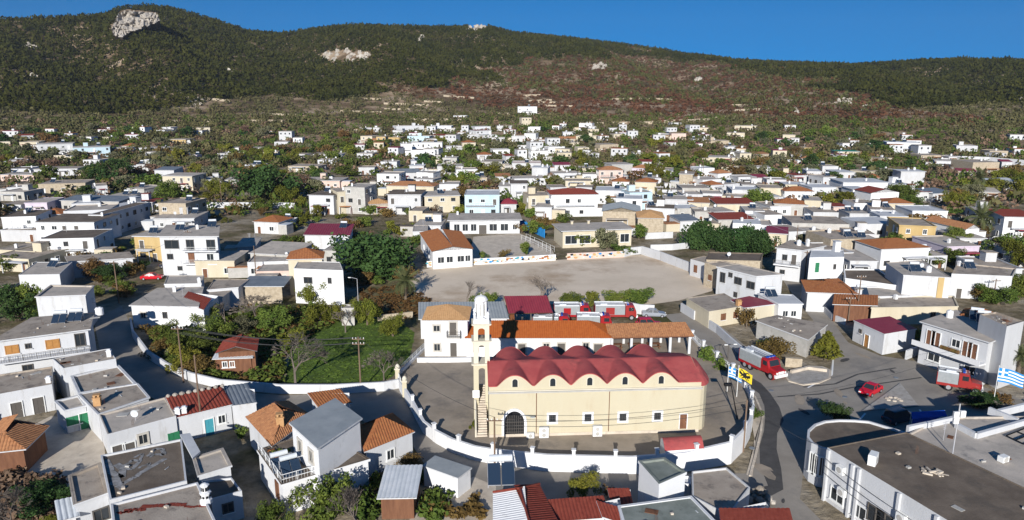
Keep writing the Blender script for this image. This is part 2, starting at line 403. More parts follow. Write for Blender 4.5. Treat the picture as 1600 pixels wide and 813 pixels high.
def barrel(root, p):
    if 'barrel' not in _proto:
        a = MB(); a.lathe((0, 0, 0), [(.5, 0), (.5, 1.0), (.42, 1.12), (.15, 1.16), (.15, 1.25)], 12); _proto['barrel'] = mesh_of(a, 'water_tank', ['whitewash'])
    inst('water_tank', _proto['barrel'], root, p)
def antenna(root, p, h=2.2):
    if 'ant' not in _proto:
        a = MB(); a.tube((0, 0, 0), (0, 0, 1), .02, n=4)
        for k in range(5): a.tube((-.35 + .04 * k, 0, .95 - .09 * k), (.35 - .04 * k, 0, .95 - .09 * k), .012, n=3)
        _proto['ant'] = mesh_of(a, 'antenna', ['chrome'])
    inst('antenna', _proto['ant'], root, p, random.random() * 3, (1.3, 1.3, h))
def railing(root, pts, h=1.0, step=1.3, m='frame_white', bars=True, name='railing'):
    a = MB()
    for p, q in zip(pts[:-1], pts[1:]):
        p = Vector(p); q = Vector(q); L = (q - p).length; n = max(1, int(L / step))
        for zz in (h, h * .5): a.tube(p + Vector((0, 0, zz)), q + Vector((0, 0, zz)), .035, n=4)
        for k in range(n + 1):
            c = p + (q - p) * (k / n); a.tube(c, c + Vector((0, 0, h)), .035, n=4)
        if bars:
            nb = max(1, int(L / .28))
            for k in range(nb):
                c = p + (q - p) * ((k + .5) / nb); a.tube(c, c + Vector((0, 0, h)), .016, n=3)
    a.build(name, m, root)

HOUSES = []          # (footprint polygon, root, info)
def rect_from(A, B, depth, z):
    A = Vector(A); B = Vector(B); e = (B - A); e.z = 0; n = Vector((-e.y, e.x, 0)).normalized() * depth
    return [A, B, B + n, A + n]
def offs(q, d):
    """offset a convex CCW polygon outward by d"""
    n = len(q); out = []
    for i in range(n):
        p0, p1, p2 = Vector(q[i - 1][:2]), Vector(q[i][:2]), Vector(q[(i + 1) % n][:2])
        e0 = (p1 - p0).normalized(); e1 = (p2 - p1).normalized()
        n0 = Vector((e0.y, -e0.x)); n1 = Vector((e1.y, -e1.x)); bs = (n0 + n1); k = 1 + n0.dot(n1)
        out.append(p1 + bs * (d / max(k, .25)))
    return out
JIT = 0.0
def house(q, h, wall='white', roof='roof_tan', kind='F', base=0.0, label=None, cat='house', group=None, wins=None, doors=None, near=True, style='white',
          rise=1.1, ov=.35, mono=None, extras=(), auto=True, sty=1, name='house', ribs=None, look=None, seed=None, prob=.75, wsill=1.0, rim=None, clutter=True):
    """q: four corners (front-left, front-right, back-right, back-left) seen from the camera; kind F parapet, S slab, H hip, G gable along AB, X gable along AD, M mono-pitch (up to the back)"""
    global JIT
    JIT = (JIT + .0037) % .05
    rnd = random.Random(seed if seed is not None else int(q[0].x * 37 + q[0].y * 11))
    q = [Vector((p.x, p.y, 0)) for p in q]
    ar = sum(q[i].x * q[(i + 1) % 4].y - q[(i + 1) % 4].x * q[i].y for i in range(len(q))) if len(q) == 4 else 1
    if ar < 0: q = [q[1], q[0], q[3], q[2]]
    c = sum(q, Vector()) / len(q); h = h + JIT
    z1 = base + h; foot = [(p.x, p.y) for p in q]
    root = thing(name, label or 'house', cat, (c.x, c.y, base), group)
    dist = (c - Vector((0, 0, 0))).length
    W = MB(); R = MB(); z0 = base - .6
    rib = ribs if ribs is not None else (.32 if dist < 150 else (.55 if dist < 260 else 0))
    if kind == 'F':
        greyrim = rnd.random() < .6 and rim is None; pw = rnd.choice([.09, .10, .13, .18]) if rim is None else rim; inn = offs(q, -pw); pz = z1 + .02; rz = z1 - (.07 if pw < .12 else .2)
        n = len(q); i = len(W.v)
        W.v += [(x, y, z0) for x, y in foot] + [(x, y, pz) for x, y in foot] + [(p.x, p.y, pz) for p in inn] + [(p.x, p.y, rz) for p in inn]
        for lv in range(3):
            for k in range(n): W.f.append((i + lv * n + k, i + lv * n + (k + 1) % n, i + (lv + 1) * n + (k + 1) % n, i + (lv + 1) * n + k)); W.m.append(1 if (lv and greyrim) else 0)
        R.face([(p.x, p.y, rz) for p in inn])
        if rnd.random() < .45 and rim is None:
            oc = offs(q, rnd.choice([.1, .16])); i = len(W.v); zc0 = z1 - rnd.choice([.16, .24])
            W.v += [(p.x, p.y, zc0) for p in q] + [(p.x, p.y, zc0) for p in oc] + [(p.x, p.y, z1 + .035) for p in oc] + [(p.x, p.y, z1 + .035) for p in q]
            for lv in range(3):
                for k in range(n): W.f.append((i + lv * n + k, i + lv * n + (k + 1) % n, i + (lv + 1) * n + (k + 1) % n, i + (lv + 1) * n + k)); W.m.append(1 if lv == 2 and greyrim else 0)
        topz = rz
    elif kind == 'S':
        W.prism(foot, z0, z1 - .18, 0)
        o = [(p.x, p.y) for p in offs(q, ov)]
        R.prism(o, z1 - .179, z1, 1, 0); topz = z1
    else:
        A, B, C, D = [Vector((p.x, p.y, z1)) for p in q]
        o = [Vector((p.x, p.y, z1)) for p in offs(q, ov)]
        W.prism(foot, z0, z1 - .02, 0)
        up = Vector((0, 0, rise))
        if kind == 'H':
            lw = (o[1] - o[0]).length; ld = (o[3] - o[0]).length
            if lw >= ld:
                t = min(.5, ld / 2 / lw); v = (o[3] - o[0]) / 2 + up; v2 = (o[2] - o[1]) / 2 + up
                R.slope(o[0], o[1], (v + v2) / 2, t, 1 - t, rib); R.slope(o[2], o[3], -(o[3] - o[0]) / 2 + up, t, 1 - t, rib)
                ru = (o[1] - o[0]) * t
                R.slope(o[1], o[2], -ru + up, .5, .5, rib); R.slope(o[3], o[0], ru + up, .5, .5, rib)
            else:
                t = min(.5, lw / 2 / ld)
                R.slope(o[1], o[2], (o[0] - o[1]) / 2 + up, t, 1 - t, rib); R.slope(o[3], o[0], (o[1] - o[0]) / 2 + up, t, 1 - t, rib)
                ru = (o[3] - o[0]) * t
                R.slope(o[0], o[1], ru + up, .5, .5, rib); R.slope(o[2], o[3], -ru + up, .5, .5, rib)
            R.prism([(p.x, p.y) for p in o], z1 - .12, z1 - .01, 1)
        elif kind in 'GX':
            if kind == 'X': o = o[1:] + o[:1]; q2 = [B, C, D, A]
            else: q2 = [A, B, C, D]
            hv = (o[3] - o[0]) / 2 + up
            R.slope(o[0], o[1], hv, 0, 1, rib); R.slope(o[2], o[3], -(o[3] - o[0]) / 2 + up, 0, 1, rib)
            R.face([o[0] - Vector((0, 0, .1)), o[0] + hv - Vector((0, 0, .1)), o[1] + hv - Vector((0, 0, .1)), o[1] - Vector((0, 0, .1))], 1)
            R.face([o[2] - Vector((0, 0, .1)), o[3] - (o[3] - o[0]) / 2 + up - Vector((0, 0, .1)), o[2] - (o[3] - o[0]) / 2 + up - Vector((0, 0, .1)), o[3] - Vector((0, 0, .1))], 1)
            rr = rise * .93
            for a_, b_ in ((q2[1], q2[2]), (q2[3], q2[0])):
                m_ = (a_ + b_) / 2; dn = Vector((0, 0, .03))
                W.face([a_ - dn, b_ - dn, m_ + Vector((0, 0, rr))], 0); W.face([b_ - dn, a_ - dn, m_ + Vector((0, 0, rr))], 0)
        elif kind == 'M':
            hv = (o[3] - o[0]) + up
            R.slope(o[0], o[1], hv, 0, 1, rib if rib and roof.startswith('tile') else (0 if ribs is None else ribs))
            d = Vector((0, 0, .12))
            R.face([o[1] - d, o[0] - d, o[0] + hv - d, o[1] + hv - d], 1)
            R.face([o[0] - d, o[1] - d, o[1], o[0]], 1); R.face([o[1] - d, o[1] + hv - d, o[1] + hv, o[1]], 1); R.face([o[0] + hv - d, o[0] - d, o[0], o[0] + hv], 1)
            dz = Vector((0, 0, .10)); u2 = up * .98
            W.face([A - dz, B - dz, C - dz, D - dz][::-1]);
            W.face([B - dz, C - dz, C + u2 - dz]); W.face([D - dz, A - dz, D + u2 - dz]); W.face([C - dz, D - dz, D + u2 - dz, C + u2 - dz])
        topz = z1 + rise * .3
    W.build('wall', [wall, roof], root)
    R.build('roof', [roof, 'white' if kind in 'SHGXM' else roof], root)
    # openings: on every face turned to the camera
    n = len(q)
    for i in range(n):
        a, b = q[i], q[(i + 1) % n]; e = b - a; L = e.length
        if L < 1.6: continue
        nr = Vector((e.y, -e.x, 0)).normalized(); mid = (a + b) / 2
        if nr.dot(CAMP - mid) <= 0.10 * (CAMP - mid).length: continue
        ang = math.atan2(e.y, e.x)
        def at(u, z): return Vector((a.x + e.x * u, a.y + e.y * u, base + z))
        done = False
        for f, u, zc, w_, h_, st in (wins or ()):
            if f == i: opening(root, 'window', at(u, zc), ang, w_, h_, st, near); done = True
        for f, u, w_, h_, st in (doors or ()):
            if f == i: opening(root, 'door', at(u, h_ / 2 + .02), ang, w_, h_, st, near); done = True
        if done or not auto or (wins is not None): continue
        ns = sty; hs = h / ns if ns else h
        k = max(1, int(L / 3.1))
        dr = rnd.randrange(k)
        for s in range(ns):
            for j in range(k):
                u = (j + .5 + rnd.uniform(-.12, .12)) / k; z = hs * s + min(1.55, hs * .52)
                if s == 0 and j == dr and L > 4 and hs > 2.5:
                    opening(root, 'door', at(u, 1.03), ang, .95, 2.0, rnd.choice(['brown', 'dark', style]), near)
                elif rnd.random() < prob and hs > 1.9:
                    if s > 0 and rnd.random() < .3: opening(root, 'door', at(u, hs * s + 1.1), ang, 1.1, 1.95, rnd.choice(['dark', style]), near)
                    else: opening(root, 'window', at(u, z), ang, rnd.choice([.9, 1.1, 1.3]), rnd.choice([1.0, 1.2]), rnd.choice([style, style, 'dark']), near)
        if sty > 1 and rnd.random() < .55 and i == 0 and L > 5:
            u0 = rnd.uniform(.02, .3); u1 = rnd.uniform(.65, .98); p0 = at(u0, hs) + nr * .02; p1 = at(u1, hs) + nr * .02
            Bm = MB(); Bm.prism([(p0.x, p0.y), (p0.x + nr.x * 1.2, p0.y + nr.y * 1.2), (p1.x + nr.x * 1.2, p1.y + nr.y * 1.2), (p1.x, p1.y)], base + hs - .12, base + hs + .03)
            Bm.build('balcony', 'white', root)
            r0 = p0 + nr * 1.15; r1 = p1 + nr * 1.15; r0.z = r1.z = base + hs + .03
            railing(root, [r0, r1], .95, 1.5, rnd.choice(['frame_white', 'frame_dark', 'frame_white']), dist < 170)
    if kind in 'FS' and dist < 130 and near and clutter and (q[1] - q[0]).length > 4:
        cl = MB(); L0 = (q[1] - q[0]).length
        for k in range(rnd.randrange(5, 12)):
            u, v = rnd.uniform(.08, .92), rnd.uniform(.1, .9); p = q[0] + (q[1] - q[0]) * u + (q[3] - q[0]) * v
            if len(q) != 4: continue
            t = rnd.random(); an = rnd.random() * 3
            if t < .35: cl.tube((p.x, p.y, topz + .05), (p.x + rnd.uniform(-2, 2) * (.25 if u > .2 and u < .8 else 0), p.y + rnd.uniform(-.6, .6), topz + .05), .035, n=4, m=0)
            elif t < .7: cl.box((p.x, p.y, topz + .08), (rnd.uniform(.2, .5), rnd.uniform(.15, .4), .18), an, rnd.choice([1, 2]))
            elif t < .85: cl.box((p.x, p.y, topz + .02), (rnd.uniform(.6, 1.4), rnd.uniform(.5, 1.0), .05), an, rnd.choice([1, 3]))
            else:
                for z in range(3): cl.tube((p.x + z * .12, p.y, topz), (p.x + z * .12 + rnd.uniform(-.05, .05), p.y, topz + rnd.uniform(.4, .9)), .015, n=3, m=3)
        if cl.v: o_ = cl.build('roof_clutter', ['metal_light', 'greywall', 'concrete', 'wood_brown'], root); o_['kind'] = 'stuff'
    def on(u, v): 
        p = q[0] + (q[1] - q[0]) * u + (q[3] - q[0]) * v; return Vector((p.x, p.y, topz))
    for ex in extras:
        k = ex[0]
        if k == 'solar': solar(root, on(ex[1], ex[2]), ex[3] if len(ex) > 3 else rnd.uniform(-.3, .3))
        elif k == 'chim': chimney(root, on(ex[1], ex[2]), ex[3] if len(ex) > 3 else 0, ex[4] if len(ex) > 4 else 1)
        elif k == 'dish': dish(root, on(ex[1], ex[2]), ex[3] if len(ex) > 3 else 0)
        elif k == 'barrel': barrel(root, on(ex[1], ex[2]))
        elif k == 'ant': antenna(root, on(ex[1], ex[2]))
        elif k == 'box':
            bm = MB(); p = on(ex[1], ex[2]); an = math.atan2((q[1] - q[0]).y, (q[1] - q[0]).x); bm.box((p.x, p.y, p.z + ex[5] / 2 - .05), (ex[3], ex[4], ex[5] + .1), an, 0); bm.box((p.x, p.y, p.z + ex[5] + .05), (ex[3] + .3, ex[4] + .3, .1), an, 1); bm.build('stair_head', [wall, roof], root)
    HOUSES.append((offs(q, .8), root, dict(h=h, c=c, q=q, z1=z1, wall=wall, roof=roof, kind=kind, sty=sty, extras=extras, dist=dist)))
    return root
def hq(pxs, h, **k):
    b = k.pop('base', 0.0)
    q = [P(x, y, b + h) for x, y in pxs]
    if len(q) == 3: q.append(q[0] + q[2] - q[1])
    # square the quad up a little: average it with the parallelogram on its diagonals
    return house(q, h, base=b, **k)
def hf(x0, x1, ytop, h, depth, dy=0, yaw=0.0, **k):
    """house from its front eave line in the picture"""
    A = T(x0, ytop - dy / 2, h); B = T(x1, ytop + dy / 2, h)
    if abs(A.y - B.y) > (A - B).length * .5: B = Vector((A.x + (B.x - A.x), A.y, B.z))
    q = rect_from(A, B, depth, 0); c = (q[0] + q[2]) / 2
    if yaw: cs, sn = math.cos(yaw), math.sin(yaw); q = [c + Vector(((p.x - c.x) * cs - (p.y - c.y) * sn, (p.x - c.x) * sn + (p.y - c.y) * cs, p.z - c.z)) for p in q]
    base = tz((A.x + B.x) / 2, (A.y + B.y) / 2)
    return house(q, h, base=base, near=False, **k)
# ---------------------------------------------------------------- ground and roads
def ground():
    az = np.concatenate([np.linspace(-math.pi, -0.95, 40)[:-1], np.linspace(-0.95, 0.95, 330), np.linspace(0.95, math.pi, 40)[1:-1]])
    rr = np.concatenate([[3, 20, 50, 100, 160, 230, 300, 370, 430], np.linspace(460, 1750, 130), [1850, 2000, 2300, 2600]])
    A, R = np.meshgrid(az, rr); X = R * np.sin(A); Y = R * np.cos(A); Z = terrain(X, Y)
    n, m = R.shape; v = np.stack([X, Y, Z], -1).reshape(-1, 3)
    idx = np.arange(n * m).reshape(n, m); nx = np.roll(idx, -1, 1)
    f = np.stack([idx[:-1], idx[1:], nx[1:], nx[:-1]], -1).reshape(-1, 4)
    f = f[:, ::-1]
    v = np.vstack([v, [[0, 0, 0]]]); faces = f.tolist() + [[len(v) - 1, int(idx[0, (k) % m]), int(idx[0, (k + 1) % m])][::-1] for k in range(m)]
    me = bpy.data.meshes.new('ground'); me.from_pydata(v.tolist(), [], faces); me.polygons.foreach_set('use_smooth', [True] * len(faces))
    o = bpy.data.objects.new('ground', me); COL.objects.link(o); o['kind'] = 'structure'
    m_ = bpy.data.materials.new('ground'); m_.use_nodes = True; t = m_.node_tree; b = t.nodes['Principled BSDF']; b.inputs['Roughness'].default_value = .95; b.inputs['Specular IOR Level'].default_value = .05
    geo = t.nodes.new('ShaderNodeNewGeometry')
    def noise(sc, det=8, rough=.65):
        q = t.nodes.new('ShaderNodeTexNoise'); q.inputs['Scale'].default_value = sc; q.inputs['Detail'].default_value = det; q.inputs['Roughness'].default_value = rough; t.links.new(geo.outputs['Position'], q.inputs['Vector']); return q
    def ramp(src, stops):
        q = t.nodes.new('ShaderNodeValToRGB'); e = q.color_ramp.elements
        while len(e) < len(stops): e.new(.5)
        for i, (p, c) in enumerate(stops): e[i].position = p; e[i].color = (*c, 1)
        t.links.new(src, q.inputs[0]); return q
    near = ramp(noise(.06).outputs['Fac'], [(.36, (.085, .085, .035)), (.46, (.18, .145, .09)), (.55, (.30, .25, .18)), (.66, (.38, .34, .28))])
    far = ramp(noise(.018).outputs['Fac'], [(.36, (.075, .062, .032)), (.46, (.16, .11, .065)), (.55, (.31, .225, .145)), (.69, (.48, .38, .27))])
    sep = t.nodes.new('ShaderNodeVectorMath'); sep.operation = 'LENGTH'; t.links.new(geo.outputs['Position'], sep.inputs[0])
    mr = t.nodes.new('ShaderNodeMapRange'); mr.inputs[1].default_value = 330; mr.inputs[2].default_value = 520; t.links.new(sep.outputs['Value'], mr.inputs[0])
    mx = t.nodes.new('ShaderNodeMixRGB'); t.links.new(mr.outputs[0], mx.inputs[0]); t.links.new(near.outputs[0], mx.inputs[1]); t.links.new(far.outputs[0], mx.inputs[2])
    fine = ramp(noise(.7, 6).outputs['Fac'], [(.3, (.62, .62, .62)), (.7, (1.2, 1.2, 1.2))])
    mm = t.nodes.new('ShaderNodeMixRGB'); mm.blend_type = 'MULTIPLY'; mm.inputs[0].default_value = 1; t.links.new(mx.outputs[0], mm.inputs[1]); t.links.new(fine.outputs[0], mm.inputs[2])
    t.links.new(mm.outputs[0], b.inputs['Base Color'])
    bp = t.nodes.new('ShaderNodeBump'); bp.inputs['Strength'].default_value = .7; bp.inputs['Distance'].default_value = .5
    t.links.new(noise(.9, 6).outputs['Fac'], bp.inputs['Height']); t.links.new(bp.outputs[0], b.inputs['Normal'])
    me.materials.append(m_)
ground()
SHEETS = []
def sheet(name, poly, z, m, kind='structure', dense=True):
    pts = [P(x, y, z) for x, y in poly]
    bm = MB(); bm.face(pts); o = bm.build(name, m, None, kind=kind)
    if sum(pts[i].x * pts[(i + 1) % len(pts)].y - pts[(i + 1) % len(pts)].x * pts[i].y for i in range(len(pts))) < 0: o.data.flip_normals()
    SHEETS.append(poly); return o
PLAZA = [(1038, 492), (1085, 487), (1130, 512), (1170, 545), (1215, 580), (1262, 602), (1296, 585), (1300, 560), (1282, 520), (1270, 500), (1245, 470), (1222, 436), (1240, 433), (1275, 468), (1325, 535), (1375, 556), (1440, 566), (1480, 588), (1560, 612), (1640, 640), (1640, 720), (1260, 700), (1250, 780), (1310, 840), (1185, 840), (1165, 742), (1180, 690), (1186, 640), (1160, 600), (1098, 548)]
STREET = [(640, 640), (665, 680), (709, 708), (743, 720), (774, 726), (855, 737), (986, 741), (1080, 740), (1165, 740), (1190, 840), (700, 840), (690, 770), (660, 720), (640, 690), (560, 655), (420, 645), (330, 650), (280, 640), (215, 612), (160, 565), (146, 500), (190, 478), (210, 520), (262, 578), (330, 608), (440, 618), (560, 614), (625, 608)]
FIELD = [(652, 424), (700, 412), (860, 407), (1003, 398), (1050, 412), (1100, 430), (1118, 445), (1112, 455), (1060, 470), (1000, 478), (880, 475), (690, 478), (650, 462), (640, 440)]
sheet('plaza_road', PLAZA, .02, 'asphalt'); sheet('street', STREET, .016, 'asphalt')
sheet('sports_field', FIELD, .02, 'sand')
sheet('school_yard', [(731, 405), (740, 370), (812, 365), (860, 385), (868, 402), (800, 406)], .03, 'concrete')
sheet('garden_lawn', [(445, 604), (455, 540), (500, 505), (560, 495), (620, 500), (648, 520), (640, 560), (612, 590), (560, 606)], .012, 'lawn')
sheet('weedy_ground', [(560, 450), (640, 440), (690, 480), (655, 490), (650, 512), (560, 490)], .012, 'weeds')
sheet('garden_ground', [(215, 500), (330, 470), (480, 480), (540, 490), (450, 545), (440, 606), (330, 600), (262, 570)], .010, 'weeds')
sheet('dirt_yard', [(0, 690), (80, 650), (160, 660), (165, 720), (110, 745), (100, 830), (-20, 830)], .012, 'concrete')
sheet('dirt_yard', [(690, 770), (740, 745), (775, 760), (775, 840), (640, 840), (640, 790)], .024, 'concrete')
# dark patched trench curving through the road
tr = [(1163, 590), (1178, 600), (1195, 615), (1206, 635), (1210, 655), (1204, 675), (1200, 700), (1204, 730), (1212, 762), (1190, 770)]
bm = MB(); c = [P(x, y, .03) for x, y in tr]
for i in range(len(c) - 1):
    d0 = (c[min(i + 1, len(c) - 1)] - c[max(i - 1, 0)]).normalized(); d1 = (c[min(i + 2, len(c) - 1)] - c[i]).normalized()
    n0 = Vector((-d0.y, d0.x, 0)) * (.95 + .2 * math.sin(i * 2.1)); n1 = Vector((-d1.y, d1.x, 0)) * (.95 + .2 * math.sin((i + 1) * 2.1))
    bm.face([c[i] - n0, c[i + 1] - n1, c[i + 1] + n1, c[i] + n0])
bm.build('road_patch', 'asphalt_dark', None, kind='structure')
for pts in ([(1255, 605), (1305, 600), (1340, 585), (1400, 575)], [(1215, 620), (1280, 616), (1330, 606), (1440, 590)]):
    bm = MB(); c = [P(x, y, .028) for x, y in pts]
    for a, b in zip(c[:-1], c[1:]):
        n = Vector((-(b - a).y, (b - a).x, 0)).normalized() * .16; bm.face([a - n, b - n, b + n, a + n])
    bm.build('road_patch', 'asphalt_dark', None, kind='structure')
# ---------------------------------------------------------------- walls and fences
def wall_line(label, pts, hs, thick=.3, m='white', name='boundary_wall', posts=0, post_h=.5, post_w=.45, cap=False, base=None, cat='wall', rail=False):
    """pts: world points on the ground; hs: height (one or one per point)"""
    pts = [Vector(p) for p in pts]; hs = hs if isinstance(hs, (list, tuple)) else [hs] * len(pts)
    c = pts[len(pts) // 2]; root = thing(name, label, cat, (c.x, c.y, c.z)); n = len(pts)
    ns = []
    for i in range(n):
        d = (pts[min(i + 1, n - 1)] - pts[max(i - 1, 0)]); d.z = 0; d.normalize(); ns.append(Vector((-d.y, d.x, 0)) * thick / 2)
    bm = MB(); i0 = 0
    for p, nn, h in zip(pts, ns, hs):
        for s, z in ((-1, -.5), (1, -.5), (1, h), (-1, h)): bm.v.append((p.x + nn.x * s, p.y + nn.y * s, p.z + z))
    for i in range(n - 1):
        for k in range(4): bm.f.append((i * 4 + k, i * 4 + (k + 1) % 4, i * 4 + 4 + (k + 1) % 4, i * 4 + 4 + k)[::-1]); bm.m.append(0)
    bm.f.append((0, 1, 2, 3)); bm.m.append(0); bm.f.append(tuple(4 * (n - 1) + k for k in (3, 2, 1, 0))); bm.m.append(0)
    bm.build('wall_panel', m, root)
    if posts:
        tot = 0; nxt = posts * .5
        for i in range(n - 1):
            a, b = pts[i], pts[i + 1]; L = (b - a).length
            while nxt <= tot + L:
                u = (nxt - tot) / L; p = a + (b - a) * u; h = hs[i] + (hs[i + 1] - hs[i]) * u; d = b - a
                q = MB(); an = math.atan2(d.y, d.x)
                q.box((p.x, p.y, p.z + (h + post_h) / 2 - .2), (post_w, post_w, h + post_h + .4), an); q.box((p.x, p.y, p.z + h + post_h + .04), (post_w + .14, post_w + .14, .1), an)
                q.build('post', m, root); nxt += posts
            tot += L
    if rail:
        railing(root, [p + Vector((0, 0, h)) for p, h in zip(pts, hs)], .7, 1.5, 'frame_white', True)
    return root
YZ = .9
YARD = [(664, 556), (640, 580), (622, 598), (628, 612), (645, 640), (664, 676), (684, 692), (709, 706), (743, 718), (774, 724), (855, 735), (986, 739), (1065, 736), (1138, 724), (1156, 706), (1168, 684), (1174, 655), (1168, 625), (1150, 600), (1120, 575), (1090, 548), (1074, 530)]
yard_pts = [P(x, y, 0) for x, y in YARD]
bm = MB(); yp = [(p.x, p.y) for p in yard_pts]
bm.prism(yp[::-1] if sum(yp[i][0] * yp[(i + 1) % len(yp)][1] - yp[(i + 1) % len(yp)][0] * yp[i][1] for i in range(len(yp))) < 0 else yp, -.6, YZ, 0)
bm.build('church_yard', 'yard', None, kind='structure')
def outward(p, d):
    c = P(880, 630, 0); v = (p - c); v.z = 0; return p + v.normalized() * d
outer = [outward(p, .12) for p in yard_pts]
hh = [1.5, 1.5, 1.5, 1.5, 1.6, 1.6, 1.65, 1.7, 1.75, 1.8, 2.0, 2.05, 2.3, 2.7, 2.7, 2.4, 2.1, 1.9, 1.8, 1.7, 1.6, 1.5]
wall_line('long curved whitewashed wall with square posts round the front of the church yard', outer[3:17], hh[3:17], .32, 'whitewash', posts=4.55, post_h=.62, post_w=.36)
wall_line('white wall with railing along the road side of the church yard', outer[16:], [h - .3 for h in hh[16:]], .3, 'whitewash', posts=5.2, post_h=1.0, post_w=.4, rail=True)
wall_line('white wall with railing between the church yard and the green garden', outer[:4][::-1], 1.35, .3, 'whitewash', rail=True)
for (x, y), l in (((622, 602), 'pale yellow gate pillar at the corner of the church yard, standing behind the other'), ((633, 622), 'pale yellow gate pillar at the corner of the church yard, standing in front of the other')):
    p = P(x, y, 0); g = thing('gate_pillar', l, 'pillar', p, 'gate pillars of the church yard'); b = MB(); b.box((p.x, p.y, 1.2), (.6, .6, 2.5)); b.build('shaft', 'church_wall', g); b = MB(); b.box((p.x, p.y, 2.52), (.8, .8, .16)); b.lathe((p.x, p.y, 2.6), [(.3, 0), (.36, .25), (.2, .5), (.05, .62)], 10); b.build('cap', 'church_trim', g)
for pts, h, l in (
    ([(205, 508), (209, 528), (232, 560), (262, 580), (300, 596), (345, 607), (440, 615), (520, 615), (600, 611), (625, 606)], 1.35, 'long white wall curving between the shaded street and the garden'),
    ([(1086, 499), (1120, 521), (1140, 540), (1163, 560)], 1.5, 'white wall along the far side of the road above the parked fire engine'),
    ([(985, 488), (1000, 491), (1022, 492)], 1.9, 'high white wall behind the parked grey car'),
    ([(1064, 487), (1085, 500)], 1.7, 'short white wall beside the field gate'),
    ([(1003, 398), (1032, 407), (1078, 425), (1100, 437), (1120, 448)], 2.2, 'white boundary wall down the right side of the sports field'),
    ([(1016, 392), (1050, 391), (1077, 388)], 1.6, 'white wall stepping away behind the corner of the sports field'),
    ([(323, 325), (365, 325), (410, 325), (461, 326)], 2.0, 'long white wall beyond the orchard near the big dark tree'),
    ([(1008, 374), (1030, 373), (1051, 372)], 1.8, 'short white wall between the second school and the dark trees'),
    ([(975, 402), (985, 399), (1003, 397)], 2.0, 'white wall end where the painted wall meets the field corner'),
    ([(1270, 470), (1290, 490), (1300, 500), (1320, 508)], 1.1, 'low white wall with gate under the vine pergola'),
    ([(1415, 562), (1440, 552), (1470, 560), (1500, 575), (1530, 590)], 1.5, 'white stepped garden wall in front of the large balcony house'),
    ([(590, 502), (645, 496)], 1.1, 'low stone wall across the upper end of the garden'),
    ([(1490, 252), (1545, 254), (1600, 259), (1640, 262)], 3.0, 'long white wall in front of the big tan barn'),
):
    wall_line(l, [T(x, y) for x, y in pts], h, .3, 'stone' if 'stone wall' in l else 'white')
wall_line('low white retaining wall across the church yard below the two-storey church hall', [P(652, 566, YZ), P(700, 566, YZ), P(746, 565, YZ)], .7, .4, 'whitewash', name='retaining_wall')
wall_line('bright blue fence between the two school buildings', [T(812, 356), T(830, 362), T(851, 372)], 2.3, .12, 'blue_paint', name='blue_fence', cat='fence', posts=2.6, post_h=.1, post_w=.16)
# painted wall along the field
g = wall_line('low wall painted with colourful murals between the school yard and the sports field', [P(667, 418), P(720, 415), P(780, 412), P(868, 407)], 1.5, .3, 'whitewash', name='painted_wall')
rr = random.Random(5); cols = ['pink', 'paleblue', 'cream', 'tile_tan', 'blue_paint', 'yellow', 'greywall', 'black', 'shutter_blue', 'tile_orange']
def murals(root, a, b, h, n):
    e = b - a; nrm = Vector((e.y, -e.x, 0)).normalized() * .17; ci = {}
    for k in range(n):
        u = (k + rr.random()) / n; z = rr.uniform(.15, h - .55); s = rr.uniform(.25, .55); m = rr.choice(cols); B_ = ci.setdefault(m, MB())
        cc = a + e * u + nrm * (1 + .02 * (k % 7)); cc.z += z + .3; d = e.normalized(); nn = rr.randint(5, 8)
        B_.face([cc + d * (s * rr.uniform(.6, 1.3) * math.cos(t * 2 * math.pi / nn)) + Vector((0, 0, .9 * s * rr.uniform(.4, .9) * math.sin(t * 2 * math.pi / nn))) for t in range(nn)])
    for m, B_ in ci.items(): B_.build('mural', m, root)
murals(g, P(667, 418), P(720, 415), 1.5, 34); murals(g, P(720, 415), P(780, 412), 1.5, 30); murals(g, P(780, 412), P(868, 407), 1.5, 34)
g = wall_line('painted wall with pink and green panels in front of the second school', [P(886, 406), P(930, 404), P(974, 402)], 1.6, .3, 'pink', name='painted_wall'); murals(g, P(886, 406), P(974, 402), 1.6, 40)
# white handrails down the school steps
g = thing('stair_railing', 'white double handrail sloping down beside the school yard', 'railing', T(838, 385)); railing(g, [T(815, 375, .0), T(835, 384), T(860, 397)], 1.4, 2.2, 'frame_white', False); railing(g, [T(822, 373, .0), T(842, 382), T(866, 394)], 1.4, 2.2, 'frame_white', False)

# ---------------------------------------------------------------- the church
A = P(764.5, 683.5, YZ); B = P(1091, 674.5, YZ)
ex = (B - A).normalized(); ey = Vector((-ex.y, ex.x, 0)); LEN = (B - A).length; DEP = 9.2
church = thing('church', 'cream church with red vaulted roof and five arched gables in the walled yard', 'church', A)
zc = hgt(A, 613) - YZ; zeave = hgt(A, 604) - YZ
def cp(u, v, z): return A + ex * u + ey * v + Vector((0, 0, z))
lun = []
for lx in (804, 863, 920.7, 975.7, 1032):
    d = ray(lx, 600); # find u where the wall plane shows at lx
    n = ey; t = (A - Vector((0, 0, HCAM))).dot(n) / d.dot(n); lun.append((Vector((0, 0, HCAM)) + d * t - A).dot(ex))
rise = 1.32; hw = 2.12
def bell(u):
    z = 0
    for c in lun:
        t = abs(u - c) / hw
        if t < 1: z = max(z, rise * (1 - t ** 2.2) ** 1.35)
    return z
us = sorted(set([i * LEN / 190 for i in range(191)]))
OV = .28
bm = MB()      # walls with the bell-shaped gables, front and back
for v, fl in ((0, False), (DEP, True)):
    for a, b in zip(us[:-1], us[1:]):
        q = [cp(a, v, -.4), cp(b, v, -.4), cp(b, v, zeave + bell(b)), cp(a, v, zeave + bell(a))]; bm.face(q[::-1] if fl else q)
